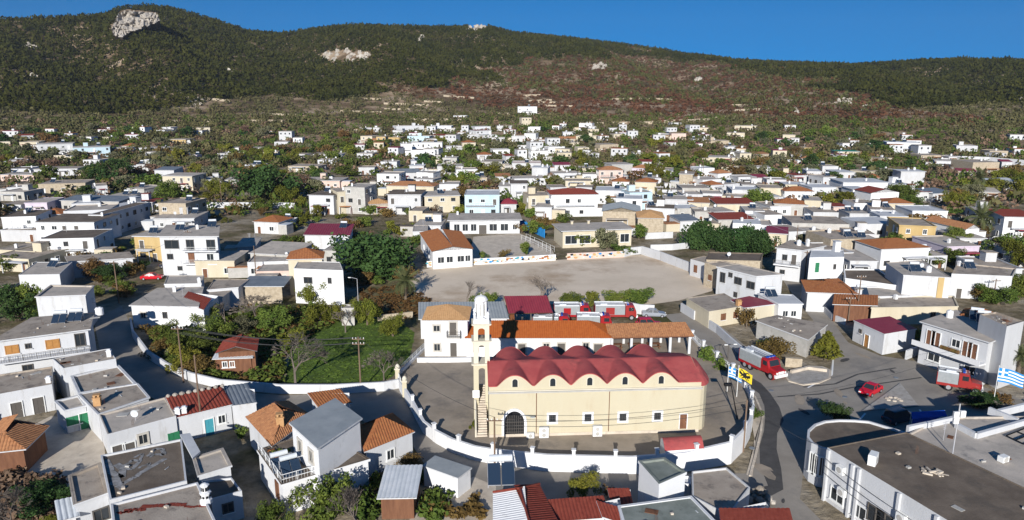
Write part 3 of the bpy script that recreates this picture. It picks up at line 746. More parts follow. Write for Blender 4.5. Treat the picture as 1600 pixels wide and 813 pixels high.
bm.face([cp(0, DEP, -.4), cp(0, 0, -.4), cp(0, 0, zeave), cp(0, DEP / 2, zeave + rise + .4), cp(0, DEP, zeave)])
bm.face([cp(LEN, 0, -.4), cp(LEN, DEP, -.4), cp(LEN, DEP, zeave), cp(LEN, DEP / 2, zeave + rise + .4), cp(LEN, 0, zeave)])
bm.build('wall', 'church_wall', church)
ny = 36; i0 = 0; bm = MB(); top = rise + .04
for j in range(ny + 1):
    v = -OV * .6 + (DEP + OV * 1.2) * j / ny; g_ = top * (1 - abs(v - DEP / 2) / (DEP / 2 + .1)) ** .85 if abs(v - DEP / 2) < DEP / 2 + .1 else 0
    for u in us:
        uu = -.1 + u * (LEN + .2) / LEN; p = cp(uu, v, zeave + .06 + max(g_, bell(u) + .02)); bm.v.append(tuple(p))
nu = len(us)
for j in range(ny):
    for k in range(nu - 1): bm.f.append((j * nu + k, j * nu + k + 1, (j + 1) * nu + k + 1, (j + 1) * nu + k)); bm.m.append(0)
o = bm.build('roof', 'church_roof', church, smooth=True)
bm = MB()      # edge band of the roof
for v in (-OV * .6, DEP + OV * .6):
    for a, b in zip(us[:-1], us[1:]):
        bm.face([cp(a, v - .01, zeave + bell(a) - .02), cp(b, v - .01, zeave + bell(b) - .02), cp(b, v - .01, zeave + bell(b) + .09), cp(a, v - .01, zeave + bell(a) + .09)])
bm.build('roof_edge', 'church_roof', church)
def strip(u0, u1, v, z0, z1, th, m, name):
    b = MB(); b.prism([tuple(cp(u0, v - th, 0))[:2], tuple(cp(u1, v - th, 0))[:2], tuple(cp(u1, v + .05, 0))[:2], tuple(cp(u0, v + .05, 0))[:2]], YZ + z0, YZ + z1); return b.build(name, m, church)
strip(-.1, LEN + .1, 0, zc - .12, zc + .04, .34, 'greywall', 'cornice'); strip(-.06, LEN + .06, 0, zc + .05, zc + .16, .2, 'church_trim', 'cornice')
strip(0, LEN, 0, -.3, .35, .06, 'concrete', 'plinth')
# apse
bm = MB(); ap = []; nseg = 9; ac = DEP / 2; rad = DEP / 2 - .35; az_ = zc + .1
for k in range(nseg + 1):
    t = -math.pi / 2 + math.pi * k / nseg; ap.append(cp(LEN + rad * .42 * math.cos(t), ac + rad * math.sin(t), 0))
for a, b in zip(ap[:-1], ap[1:]): bm.face([a - Vector((0, 0, .4)), b - Vector((0, 0, .4)), b + Vector((0, 0, az_)), a + Vector((0, 0, az_))])
bm.build('apse', 'church_wall', church)
bm = MB(); ap2 = [cp(LEN, ac, 0) + (p - cp(LEN, ac, 0)) * 1.09 for p in ap]; apx = cp(LEN - .02, ac, zeave + rise * .75)
for a, b in zip(ap2[:-1], ap2[1:]):
    a1 = a + Vector((0, 0, az_)); b1 = b + Vector((0, 0, az_)); m1 = (a1 * .45 + apx * .55) + Vector((0, 0, .55)); m2 = (b1 * .45 + apx * .55) + Vector((0, 0, .55))
    bm.face([a1, b1, m2, m1]); bm.face([m1, m2, apx])
bm.build('apse_roof', 'church_roof', church, smooth=True)
def at_wall(x, y):
    d = ray(x, y); o_ = Vector((0, 0, HCAM)); t = (A - o_).dot(ey) / d.dot(ey); r = o_ + d * t; return (r - A).dot(ex), r.z - YZ
WANG = math.atan2(ex.y, ex.x)
def arch_pts(w, h, n=10, pt=0.0):
    r = w / 2; z = h - r * (1 + pt)
    return [(-r, 0), (r, 0)] + [(r * math.cos(t * math.pi / n), z + r * (1 + pt) * math.sin(t * math.pi / n)) for t in range(n + 1)]
def arched(root, name, u, z, w, h, frame, pane, fw=.16, th=.1, n=10, pt=0.0):
    b = MB(); o1 = arch_pts(w + 2 * fw, h + fw, n, pt); i1 = arch_pts(w, h, n, pt)
    for k in range(1, len(o1)):
        k2 = (k + 1) % len(o1)
        if k2 == 0: k2 = 0
        for s in (0,):
            b.face([cp(u + o1[k][0], -th, z + o1[k][1]), cp(u + o1[k2][0], -th, z + o1[k2][1]), cp(u + i1[k2][0], -th, z + i1[k2][1]), cp(u + i1[k][0], -th, z + i1[k][1])])
            b.face([cp(u + o1[k2][0], -th, z + o1[k2][1]), cp(u + o1[k][0], -th, z + o1[k][1]), cp(u + o1[k][0], .02, z + o1[k][1]), cp(u + o1[k2][0], .02, z + o1[k2][1])])
            b.face([cp(u + i1[k][0], -th, z + i1[k][1]), cp(u + i1[k2][0], -th, z + i1[k2][1]), cp(u + i1[k2][0], .02, z + i1[k2][1]), cp(u + i1[k][0], .02, z + i1[k][1])])
    f = b.build(name, frame, root)
    b = MB(); b.face([cp(u + x, -.02, z + y) for x, y in i1]); b.build('pane', pane, f)
    return f
for i, c in enumerate(lun):
    u, z = c, 0
    _, zt = at_wall(804, 592.5); _, zb = at_wall(804, 605)
    arched(church, 'arched_window', c + .05, zb, .62, max(zt - zb, 1.0), 'church_trim', 'glass', .1, .07)
for x, y in ((863, 653.5), (918.5, 652.5), (973, 651.5), (1027, 650)):
    u, z = at_wall(x, y); fr = MB(); w_, h_ = .82, .95
    for sx in (-1, 1): fr.box((sx * (w_ / 2 + .13), -.06, 0), (.26, .14, h_ + .52))
    for sz in (-1, 1): fr.box((0, -.06, sz * (h_ / 2 + .13)), (w_, .13, .26))
    if 'cw' not in _proto:
        pm = MB(); pm.box((0, -.015, 0), (w_, .03, h_)); bars = MB()
        for k in (-1, 0, 1): bars.box((k * .24, -.05, 0), (.025, .025, h_)); bars.box((0, -.05, k * .28), (w_, .025, .025))
        _proto['cw'] = (mesh_of(fr, 'window', ['whitewash']), mesh_of(pm, 'pane', ['glass']), mesh_of(bars, 'bars', ['frame_dark']))
    o = inst('window', _proto['cw'][0], church, cp(u, 0, z), WANG)
    for nme, me in (('pane', _proto['cw'][1]), ('window_bars', _proto['cw'][2])):
        q = bpy.data.objects.new(nme, me); COL.objects.link(q); q.parent = o
# portal: white surround, dark glazed gate
u0, _ = at_wall(803.5, 660); _, zt = at_wall(803, 642); _, zb = at_wall(803, 680)
f = arched(church, 'portal', u0, max(zb, .05), 2.35, zt - zb, 'whitewash', 'black', .32, .16, 12, .25)
b = MB()
for k in range(-4, 5): b.box(tuple(cp(u0 + k * .26, -.07, zb + 1.35)), (.05, .05, 2.5 - abs(k) * .12), WANG)
for k in range(1, 6): b.box(tuple(cp(u0, -.07, zb + k * .42)), (2.3 if k < 5 else 1.7, .05, .05), WANG)
b.build('portal_grille', 'frame_dark', f)
u, z = at_wall(1068, 646); _, z2 = at_wall(1068, 671); o = inst('door', door_mesh(.85, 1.9, 'dark')[0], church, cp(u, 0, (z + z2) / 2), WANG); q = bpy.data.objects.new('door_leaf', door_mesh(.85, 1.9, 'brown')[1]); COL.objects.link(q); q.parent = o
for x in (838, 951.5):
    u, z = at_wall(x, 640); b = MB(); b.tube(cp(u, -.08, .4), cp(u, -.08, zc - .1), .045, n=6); b.build('drainpipe', 'wood_brown', church)
u, z = at_wall(822, 648); b = MB(); b.tube(cp(u - .7, -.1, z), cp(u + .6, -.8, z + .1), .04, n=5); b.box(tuple(cp(u + .7, -.9, z + .1)), (.5, .3, .15), WANG); b.build('wall_lamp', 'metal_grey', church)
for x, y, l in ((849, 677, 'tall white air conditioner against the church wall nearest the arched portal'), (932, 674, 'tall white air conditioner against the middle of the church wall'), (828, 683, 'small white air conditioner on the ground beside the arched portal')):
    u, z = at_wall(x, y); s = (1.1, .45, 1.3) if 'tall' in l else (.9, .4, .6)
    c_ = cp(u, -.5, s[2] / 2 + .08); g = thing('air_conditioner', l, 'air conditioner', c_, 'air conditioners by the church wall'); b = MB(); b.box(tuple(c_), s, WANG); b.build('casing', 'frame_white', g); b = MB()
    for k in ((-.3, .3) if 'tall' in l else (0,)):
        cc = cp(u, -.5 - s[1] / 2 - .012, s[2] / 2 + .08 + k); b.tube(cc, cc - ey * .02, .24, n=14)
    b.build('fan_grille', 'greywall', g)
# stairs beside the church going up to the tower
S0 = A + ex * (-.55); st = thing('outdoor_stairs', 'steep stone steps climbing beside the church wall to the bell tower', 'stairs', S0)
ns_ = 22; run = DEP * .80 / ns_; rs = 3.6 / ns_
for k in range(ns_):
    b = MB(); c_ = A + ex * (-.85) + ey * (k * run + run / 2 + .2); b.box((c_.x, c_.y, YZ + (k + 1) * rs / 2 - .2), (1.25, run + .01, (k + 1) * rs + .4), WANG); b.build('step', 'concrete', st)
for sx in (-1.58, ):
    b = MB(); p0 = A + ex * sx + ey * .1; p1 = A + ex * sx + ey * (DEP * .8); n_ = ex * .1
    b.face([p0 - n_, p1 - n_, p1 - n_ + Vector((0, 0, 4.3)), p0 - n_ + Vector((0, 0, .9))]); b.face([p0 + n_, p0 + n_ + Vector((0, 0, .9)), p1 + n_ + Vector((0, 0, 4.3)), p1 + n_])
    b.face([p0 - n_ + Vector((0, 0, .9)), p1 - n_ + Vector((0, 0, 4.3)), p1 + n_ + Vector((0, 0, 4.3)), p0 + n_ + Vector((0, 0, .9))]); b.face([p0 + n_, p0 - n_, p0 - n_ + Vector((0, 0, .9)), p0 + n_ + Vector((0, 0, .9))])
    b.build('stair_wall', 'church_trim', st)
# bell tower
bx = P(753.5, 652, YZ); tw = thing('bell_tower', 'slender cream bell tower with open arches and white ribbed dome', 'tower', bx)
def zy(y): return hgt(bx, y) - YZ
half = 1.02
def tower_pt(x, y, z): return bx + ex * x + ey * y + Vector((0, 0, z))
def tbox(b, x, y, z0, z1, sx, sy, m=0):
    c_ = tower_pt(x, y, (z0 + z1) / 2); b.box(tuple(c_), (sx, sy, z1 - z0), WANG, m)
tiers = [(-.3, zy(566), .62, 'church_wall'), (zy(566) + .22, zy(531), .58, 'church_trim'), (zy(531) + .22, zy(505), .52, 'church_trim')]
for ti, (z0, z1, pw, mm) in enumerate(tiers):
    hf_ = half - .04 * ti
    for sx in (-1, 1):
        for sy in (-1, 1):
            b = MB(); tbox(b, sx * (hf_ - pw / 2), sy * (hf_ - pw / 2), z0, z1, pw, pw); b.build('pier', mm, tw)
    b = MB()   # arch heads on the four sides
    gap = 2 * hf_ - 2 * pw; r = gap / 2; ah = .55
    for side in range(4):
        ca, sa = [(1, 0), (0, 1), (-1, 0), (0, -1)][side]
        def q(x, y, z, ca=ca, sa=sa): return tower_pt(x * ca - y * sa, x * sa + y * ca, z)
        n = 8
        for k in range(n):
            t0, t1 = math.pi * k / n, math.pi * (k + 1) / n
            x0, x1 = r * math.cos(t0), r * math.cos(t1); a0, a1 = z1 - ah + r * .8 * math.sin(t0) - .15, z1 - ah + r * .8 * math.sin(t1) - .15
            for y in (-hf_, -hf_ + pw):
                fpts = [q(x1, y, a1), q(x0, y, a0), q(x0, y, z1), q(x1, y, z1)]; b.face(fpts)
            b.face([q(x0, -hf_, a0), q(x1, -hf_, a1), q(x1, -hf_ + pw, a1), q(x0, -hf_ + pw, a0)])
    b.build('arch', mm, tw)
    b = MB(); tbox(b, 0, 0, z1, z1 + .1, 2 * hf_ + .3, 2 * hf_ + .3); tbox(b, 0, 0, z1 + .1, z1 + .22, 2 * hf_ + .5, 2 * hf_ + .5); b.build('cornice', 'church_trim', tw)
# pediment, drum, dome, cross
zt = zy(505) + .22; zp = zy(494)
b = MB(); hf_ = half - .06
tbox(b, 0, 0, zt, zt + (zp - zt) * .5, 2 * hf_, 2 * hf_)
for side in range(4):
    ca, sa = [(1, 0), (0, 1), (-1, 0), (0, -1)][side]
    def q(x, y, z): return tower_pt(x * ca - y * sa, x * sa + y * ca, z)
    zz = zt + (zp - zt) * .5
    b.face([q(-hf_, -hf_, zz), q(hf_, -hf_, zz), q(0, -hf_, zp + .2)]); b.face([q(-hf_, -hf_, zz), q(0, -hf_, zp + .2), q(0, 0, zp + .2)]); b.face([q(hf_, -hf_, zz), q(0, 0, zp + .2), q(0, -hf_, zp + .2)])
b.build('pediment', 'whitewash', tw)
zd0 = zp - .1; zd1 = zy(470); b = MB(); n = 16
for sx in (-1, 1):
    for sy in (-1, 1): b.lathe(tower_pt(sx * .8, sy * .8, zt + .35), [(.16, 0), (.16, .75), (.22, .8), (.12, 1.0), (.02, 1.15)], 8)
b.build('pinnacle', 'whitewash', tw)
b = MB(); b.lathe(tower_pt(0, 0, 0), [(.66, zd0), (.66, zd1)], n); b.build('drum', 'whitewash', tw)
b = MB()
for k in range(8):
    t = 2 * math.pi * k / 8 + .2; c_ = tower_pt(.68 * math.cos(t), .68 * math.sin(t), 0); b.lathe(c_, [(.11, zd0), (.11, zd1)], 7)
b.build('drum_column', 'whitewash', tw)
b = MB()
for k in range(8):
    t = 2 * math.pi * (k + .5) / 8 + .2; c_ = tower_pt(.645 * math.cos(t), .645 * math.sin(t), (zd0 + zd1) / 2); b.box(tuple(c_), (.06, .17, (zd1 - zd0) * .7), t + WANG)
b.build('drum_opening', 'greywall', tw)
zd = zy(461.5); b = MB(); hd = zd - zd1
b.lathe(tower_pt(0, 0, zd1), [(.74, 0), (.84, .08), (.84, .18), (.76, .22)] + [(.76 * math.cos(t * math.pi / 16), .22 + (hd - .22) * math.sin(t * math.pi / 16)) for t in range(1, 8)] + [(.05, hd + .02), (.05, hd + .2)], n)
b.build('dome', 'whitewash', tw, smooth=False)
b = MB(); zx = zd + .2; zx1 = zy(449); c_ = tower_pt(0, 0, 0); b.box((c_.x, c_.y, c_.z + (zx + zx1) / 2), (.09, .09, zx1 - zx), WANG); b.box((c_.x, c_.y, c_.z + zx + (zx1 - zx) * .68), (.55, .08, .09), WANG); b.build('cross', 'frame_dark', tw)
b = MB(); cc = tower_pt(0, 0, zy(535)); b.lathe(cc - Vector((0, 0, .5)), [(.38, 0), (.33, .12), (.24, .4), (.2, .55), (.06, .62)], 12); b.build('bell', 'frame_dark', tw)
b = MB(); cc = tower_pt(.1, 0, zy(512) - .9); b.lathe(cc - Vector((0, 0, .5)), [(.3, 0), (.26, .1), (.2, .35), (.16, .45), (.05, .5)], 12); b.build('bell', 'frame_dark', tw)
b = MB(); c_ = tower_pt(-.75, -half - .06, zy(610)); b.box(tuple(c_), (.85, .07, .95), WANG)
sg = b.build('notice_board', 'frame_white', None); b = MB(); 
for i in (-1, 1):
    for j in (-1, 1): b.box(tuple(c_ + ex * (i * .2) - ey * .045 + Vector((0, 0, j * .22))), (.2, .02, .2), WANG)
o = b.build('notice_sheet', 'lilac', None); o.parent = sg; tag(sg, 'small white board with four marks fixed to the bell tower leg', 'sign')
# gate hut of the yard: low building with a red barrel roof
q = [P(1040, 705, 2.5), P(1099, 701, 2.5), P(1090, 682, 2.5), P(1032, 686, 2.5)]
hut = thing('gate_hut', 'little white hut with a rounded red roof at the front wall of the church yard', 'hut', (q[0] + q[2]) / 2)
a0, a1 = q[0], q[1]; up = (q[3] - q[0]); b = MB(); b2 = MB(); e_ = a1 - a0; n = 10
b.prism([tuple(p)[:2] for p in q], 0, 2.5)
prev = None
for k in range(n + 1):
    t = k / n; off = up * t + Vector((0, 0, .75 * math.sin(math.pi * t))); cur = (a0 + off - e_ * .02, a1 + off + e_ * .02)
    if prev: b2.face([prev[0], prev[1], cur[1], cur[0]]); b.face([a0 + up * .5, prev[0] + e_ * .02, cur[0] + e_ * .02]); b.face([a1 + up * .5, cur[1] - e_ * .02, prev[1] - e_ * .02])
    prev = cur
b.build('wall', 'whitewash', hut); b2.build('roof', 'church_roof', hut, smooth=True)

# ---------------------------------------------------------------- church hall, pergola, shed, school
def front_house(x0, x1, ytop, ybase, depth, base, dyb=0, **k):
    A_ = P(x0, ybase, base); B_ = P(x1, ybase + dyb, base); h = (hgt(A_, ytop) + hgt(B_, ytop + dyb)) / 2 - base
    return house(rect_from(A_, B_, depth, 0), h, base=base, **k), h
HB = YZ
front_house(664, 731, 500, 557, 6.5, HB, label='two-storey white church hall with a tan tiled hip roof and small balcony', cat='house', roof='tile_tan', kind='H', rise=1.5, ov=.3, wall='whitewash', ribs=.3,
   wins=[(0, .29, 4.55, .95, .9, 'stone'), (0, .29, 1.5, .9, 1.1, 'stone')], doors=[(0, .67, 1.0, 2.2, 'dark')], name='church_hall')
hall = HOUSES[-1]; q0 = hall[2]['q']; root = hall[1]; e = q0[1] - q0[0]; an = math.atan2(e.y, e.x); nrm = Vector((e.y, -e.x, 0)).normalized()
opening(root, 'door', q0[0] + e * .67 + Vector((0, 0, HB + 4.45)), an, 1.0, 2.1, 'stone', True)
p0 = q0[0] + e * .53 + Vector((0, 0, HB + 3.35)); p1 = q0[0] + e * .84 + Vector((0, 0, HB + 3.35)); b = MB(); b.prism([tuple(p0)[:2], tuple(p0 + nrm * .9)[:2], tuple(p1 + nrm * .9)[:2], tuple(p1)[:2]], HB + 3.2, HB + 3.36); b.build('balcony', 'greywall', root); railing(root, [p0, p0 + nrm * .85, p1 + nrm * .85, p1], .9, 1.2, 'frame_dark')
front_house(729, 953, 528, 558, 6.2, HB, label='long white church hall with an orange tiled roof and stone-framed doors', roof='tile_station', kind='H', rise=1.75, ov=.25, wall='whitewash', ribs=.34,
   wins=[(0, .065, 1.5, .6, 1.1, 'stone'), (0, .555, 1.7, .85, 1.0, 'stone'), (0, .83, 1.75, .85, 1.1, 'stone')], doors=[(0, .385, 1.1, 2.1, 'stone'), (0, .66, 1.1, 2.2, 'stone'), (0, .915, 1.25, 2.1, 'stone')], name='church_hall')
A_ = P(953, 556, HB); B_ = P(1079, 553, HB); hp = hgt(A_, 527) - HB
pg = thing('pergola', 'open brown tiled shelter on white posts joined to the long church hall', 'shelter', (A_ + B_) / 2)
qq = rect_from(A_, B_, 5.6, 0); e = qq[1] - qq[0]; dd = qq[3] - qq[0]
for k in range(5):
    for v in (0.02, .97):
        p = qq[0] + e * (.02 + k * .24) + dd * v; b = MB(); b.box((p.x, p.y, HB + hp / 2), (.38, .38, hp)); b.build('post', 'white', pg)
b = MB(); U = Vector((0, 0, HB + hp)); o_ = [Vector((p.x, p.y, HB + hp)) for p in offs([Vector((p.x, p.y, 0)) for p in qq], .3)]
b.slope(o_[0], o_[1], (o_[3] - o_[0]) / 2 + Vector((0, 0, 1.25)), 0, .96, .34); b.slope(o_[2], o_[3], -(o_[3] - o_[0]) / 2 + Vector((0, 0, 1.25)), .04, 1, .34)
b.slope(o_[1], o_[2], -(o_[1] - o_[0]) * .04 + Vector((0, 0, 1.25)), .5, .5, .34); b.build('roof', 'tile_brown', pg)
b = MB(); b.box(tuple((o_[0] + o_[1]) / 2 + Vector((0, .3, -.12))), ((o_[1] - o_[0]).length, .22, .22), math.atan2(e.y, e.x)); b.build('beam', 'wood_brown', pg)
for k, l in ((.12, 'nearest the hall'), (.36, 'in the second bay from the hall'), (.60, 'in the third bay from the hall')):
    p = qq[0] + e * k + dd * .55; g = thing('picnic_table', 'wooden table with benches under the open tiled shelter, ' + l, 'table', (p.x, p.y, HB), 'tables under the open shelter')
    b = MB(); b.box((p.x, p.y, HB + .75), (2.0, .8, .07)); b.build('table_top', 'wood_brown', g)
    for s in (-1, 1): b = MB(); b.box((p.x, p.y + s * .75, HB + .45), (2.0, .3, .06)); b.build('bench', 'wood_brown', g); b = MB(); b.box((p.x + s * .8, p.y, HB + .36), (.1, 1.5, .72)); b.build('leg', 'wood_brown', g)
# maroon shed roof on posts, with white box walls
q = [P(795, 490, 3.9), P(864, 489, 3.9)]; bk = [P(856, 463, 5.3), P(787, 462, 5.3)]
sh = thing('open_shed', 'open shed with a sloping maroon metal roof beside the parked fire engines', 'shed', (q[0] + bk[0]) / 2 * Vector((1, 1, 0)) if False else ((q[0] + bk[0]) / 2 - Vector((0, 0, 4.6))))
b = MB(); b.slope(q[0], q[1], ((bk[0] - q[1]) + (bk[1] - q[0])) / 2, 0, 1, .4, .05); b.build('roof', 'maroon', sh)
b = MB(); dz = Vector((0, 0, .12)); b.face([q[1] - dz, q[0] - dz, bk[1] - dz, bk[0] - dz]); b.build('roof_underside', 'wood_brown', sh)
for p in (q[0], q[1], bk[0], bk[1], (q[0] + q[1]) / 2): b = MB(); b.box((p.x, p.y + .1, p.z / 2 - .1), (.2, .2, p.z)); b.build('post', 'frame_dark', sh)
hq([(657, 498), (792, 497), (788, 479), (657, 481)], 3.6, kind='M', roof='metal_grey', ribs=.5, wall='white', rise=.9, label='low white store with a grey corrugated metal roof behind the church hall', name='store', auto=False)
hq([(776, 507), (802, 505), (800, 497), (775, 498)], 2.9, kind='M', roof='tile_orange', wall='pink', rise=.5, label='small outbuilding with a strip of orange tiles between hall and shed', name='outbuilding', auto=False)
# schools
front_house(703, 812, 344, 366, 11, 0, -1, label='long white flat-roofed school with glazed classrooms above the yard', roof='roof_grey', kind='S', ov=.7, wall='white', cat='school', name='school',
   wins=[(0, .10, 1.9, 1.6, 2.0, 'white'), (0, .22, 1.9, 1.6, 2.0, 'white'), (0, .34, 1.9, 1.6, 2.0, 'white'), (0, .62, 1.9, 2.2, 2.0, 'white'), (0, .78, 1.9, 2.2, 2.0, 'white'), (0, .93, 1.9, 1.2, 1.4, 'white')], doors=[(0, .47, 2.2, 2.6, 'dark')], extras=(('chim', .1, .8, 0),), group=None)
s1 = HOUSES[-1]; q0 = s1[2]['q']
front_house(879, 986, 361, 388, 10, 0, -4, label='long tan flat-roofed school with white windows behind the painted wall', roof='roof_grey', kind='S', ov=.6, wall='cream', cat='school', name='school',
   wins=[(0, .12, 2.2, 3.2, 2.2, 'white'), (0, .32, 2.2, 3.0, 2.2, 'white'), (0, .55, 2.2, 2.0, 1.6, 'white'), (0, .72, 2.2, 2.4, 2.2, 'white'), (0, .9, 2.2, 2.4, 2.2, 'white')], extras=(('box', .25, .9, .6, .6, .8), ('box', .5, .9, .6, .6, .8)))
hq([(676, 393), (738, 389), (719, 362), (657, 364)], 4.3, kind='X', roof='tile_orange', wall='whitewash', rise=.9, ov=.3, label='white school annex with a broad orange tiled roof beside the mural wall', cat='school', name='school_annex', ribs=.45,
   wins=[(0, .2, 2.1, 1.5, 1.4, 'white'), (0, .42, 2.1, 1.5, 1.4, 'white'), (0, .7, 2.1, 1.6, 1.4, 'white'), (0, .88, 2.1, 1.2, 1.4, 'white'), (3, .3, 2, 1.2, 1.1, 'white'), (3, .7, 2, 1.2, 1.1, 'white')])
# ---------------------------------------------------------------- houses near the camera, one by one (roof corners: front-left, front-right, back-right, back-left)
g_ = 'whitewashed houses of the lower village'
def near(label, pxs, h, **k): return hq(pxs, h, label=label, group=None, **k)
near('white house whose flat grey roof is streaked with white paint', [(171.5, 782), (292, 752), (284, 686), (157, 712)], 4.0, roof='roof_dark', auto=False, extras=(), rim=.18)
r = HOUSES[-1]; q0 = r[2]['q']; zz = r[2]['z1'] - .18; b = MB(); rs_ = random.Random(3)
def on0(u, v, z): p = q0[0] + (q0[1] - q0[0]) * u + (q0[3] - q0[0]) * v; return Vector((p.x, p.y, z))
def ribbon(b, pts, w_, z):
    c = [on0(u, v, z) for u, v in pts]
    for i in range(len(c) - 1):
        d = c[i + 1] - c[i]
        if d.length < .01: continue
        n_ = Vector((-d.y, d.x, 0)).normalized() * w_; b.face([c[i] - n_, c[i + 1] - n_, c[i + 1] + n_, c[i] + n_])
for pts, w_ in (([(.06, .9), (.1, .6), (.2, .42), (.25, .6), (.18, .75)], .2), ([(.05, .35), (.2, .3), (.4, .38), (.6, .5), (.85, .62)], .16), ([(.25, .65), (.4, .75), (.5, .7), (.38, .55), (.28, .6)], .11), ([(.45, .8), (.55, .85), (.52, .7), (.4, .62)], .09), ([(.62, .75), (.75, .9), (.86, .85), (.84, .72), (.72, .78), (.64, .74)], .13), ([(.45, .55), (.62, .6), (.58, .5)], .08), ([(.12, .48), (.14, .3), (.2, .2)], .22)):
    cc = [tuple(np.array(pts[i]) * (1 - t) + np.array(pts[i + 1]) * t + np.array([rs_.uniform(-.012, .012), rs_.uniform(-.012, .012)])) for i in range(len(pts) - 1) for t in (0, .33, .66)] + [pts[-1]]
    ribbon(b, cc, w_ * 1.7, zz + .004 + .004 * rs_.random())
b.build('paint_streak', 'old_paint', r[1])
b = MB(); b.prism([tuple(P(x, y, 4.1))[:2] for x, y in [(301, 716), (313, 706), (297, 677), (281, 679)]], 3.9, 4.12); b.build('roof_slab', 'roof_white', r[1])
near('white house with faded red paint on its flat roof and an ornate chimney', [(180, 850), (350, 842), (309, 754), (173, 788)], 4.2, roof='roof_tan', auto=False, rim=.18, extras=(('chim', .955, .96, 2),))
r = HOUSES[-1]; q0 = r[2]['q']; zz = r[2]['z1'] - .18; b = MB()
for u0, u1, v, w_ in ((.12, .34, .86, .3), (.3, .75, .95, .34), (.72, .95, .88, .25), (.05, .2, .8, .2)):
    ribbon(b, [(u0 + (u1 - u0) * t / 8 , v + rs_.uniform(-.02, .02)) for t in range(9)], w_ * rs_.uniform(.5, .9), zz + .005)
b.build('paint_patch', 'tile_red', r[1])
near('low white house with a grey roof beside the bushes at the bottom', [(117, 788), (168, 770), (155, 725), (109, 744)], 3.2, roof='roof_tan', wins=[(0, .72, 1.2, 1.3, 1.2, 'dark')])
near('tiny lean-to with a pale corrugated roof at the end of the low grey-roofed house', [(97, 811), (118, 806), (115, 788), (93, 790)], 2.2, kind='M', roof='metal_light', rise=.3, ribs=.4, name='lean_to', cat='shed', auto=False)
near('small white house with a lowered grey roof just beyond the ornate chimney', [(311, 743), (360, 728), (347, 702), (303, 716)], 3.6, roof='roof_grey', auto=False)
near('small white annex with a dark flat roof and one window by the lane', [(330, 781), (378, 768), (362, 747), (314, 752)], 2.9, roof='roof_dark', wins=[(0, .5, 1.6, .9, .9, 'dark')])
near('long white house with a grey roof, satellite dish and dark doors', [(168, 679), (275, 650), (258, 621), (155, 648)], 3.6, roof='roof_grey', wins=[(0, .48, 1.9, .9, 1.1, 'stone'), (0, .93, 1.1, 1.1, .9, 'green')], doors=[(0, .12, 1.2, 2, 'dark'), (0, .27, 1.2, 1.9, 'dark')], extras=(('dish', .45, .35),))
near('white house with a bright red tiled roof and a pale blue door', [(276, 652), (361, 632), (350, 612), (262, 629)], 3.3, kind='M', roof='tile_red', rise=.7, ov=.15, ribs=.4, wins=[(0, .80, 1.7, .8, 1.0, 'white')], doors=[(0, .56, 1.0, 2.1, 'blue')])
r = HOUSES[-1]; q0 = r[2]['q']
for t in range(9):
    p = q0[3] + (q0[2] - q0[3]) * (.02 + t * .12); s = rs_.uniform(.25, .4); b = MB(); b.lathe((p.x, p.y, r[2]['z1'] + .68), [(s * .8, 0), (s, .12), (s * .7, .3), (s * .2, .38)], 7); b.build('stone', 'rock', r[1])
for u in (.04, .16): p = q0[0] + (q0[1] - q0[0]) * u + (q0[3] - q0[0]) * .1; chimney(r[1], (p.x, p.y, r[2]['z1'] + .1), 0, .8)
near('white house with a dark ribbed metal roof beside the bright red tiles', [(363, 634), (400, 629), (398, 613), (351, 610)], 3.2, kind='M', roof='metal_dark', rise=.5, ov=.1, ribs=.45, auto=False)
near('low house with a brown-grey roof next to the shaded white street wall', [(124, 614), (212, 600), (184, 571), (112, 588)], 3.7, roof='roof_tan', auto=False)
near('house with a wide tan roof and an orange chimney at its corner', [(154, 647), (232, 621), (214, 600), (124, 616)], 3.65, roof='roof_tan', auto=False, extras=(('chim', .12, .35, 1),))
near('white house with a raised tan roof box and white parapet at the corner', [(99, 576), (181, 561), (170, 545), (82, 561)], 4.8, roof='roof_tan', auto=False, extras=(('chim', .96, .35, 0),))
near('small white house with green shutters and green door in the courtyard', [(101, 642), (134, 634), (123, 618), (86, 627)], 3.0, roof='roof_grey', wins=[(0, .35, 1.5, 1.4, .9, 'green')], doors=[(0, .84, 1.0, 2.1, 'green')])
near('white house with two dark doorways facing the shaded courtyard', [(-10, 618), (81, 601), (82, 573), (-15, 588)], 3.6, roof='roof_tan', doors=[(0, .34, 1.2, 2.1, 'dark'), (0, .72, 1.2, 2.2, 'dark')], extras=(('chim', .97, .2, 0, .8),))
b_ = near('brown tiled hut roof with a pale ridge at the far bottom-left edge', [(-30, 707), (36, 700), (69, 668), (8, 658)], 2.9, kind='H', roof='tile_brown', wall='wood_brown', rise=1.3, ov=.5, ribs=.32, name='hut', cat='hut', auto=False)
near('white two-storey block with a blank sunny wall above the shaded lane', [(56, 464), (133, 461), (146, 447), (80, 446)], 6.4, roof='roof_grey', auto=False)
near('white house with orange shuttered windows and solar panels on the roof', [(-10, 533), (137, 514), (143, 490), (52, 497)], 6.4, roof='roof_tan', kind='S', ov=.4, wins=[(0, .17, 4.8, 1.5, 1.1, 'orange'), (0, .60, 4.8, 1.6, 1.2, 'orange'), (0, .34, 5, .6, .6, 'dark'), (0, .9, 4.9, 1.2, 1.8, 'dark'), (0, .3, 1.6, 1.2, 1.1, 'dark'), (0, .7, 1.6, 1.2, 1.1, 'dark')], extras=(('solar', .5, .5, .2), ('solar', .68, .5, .2), ('barrel', .9, .7), ('chim', .85, .75, 0)))
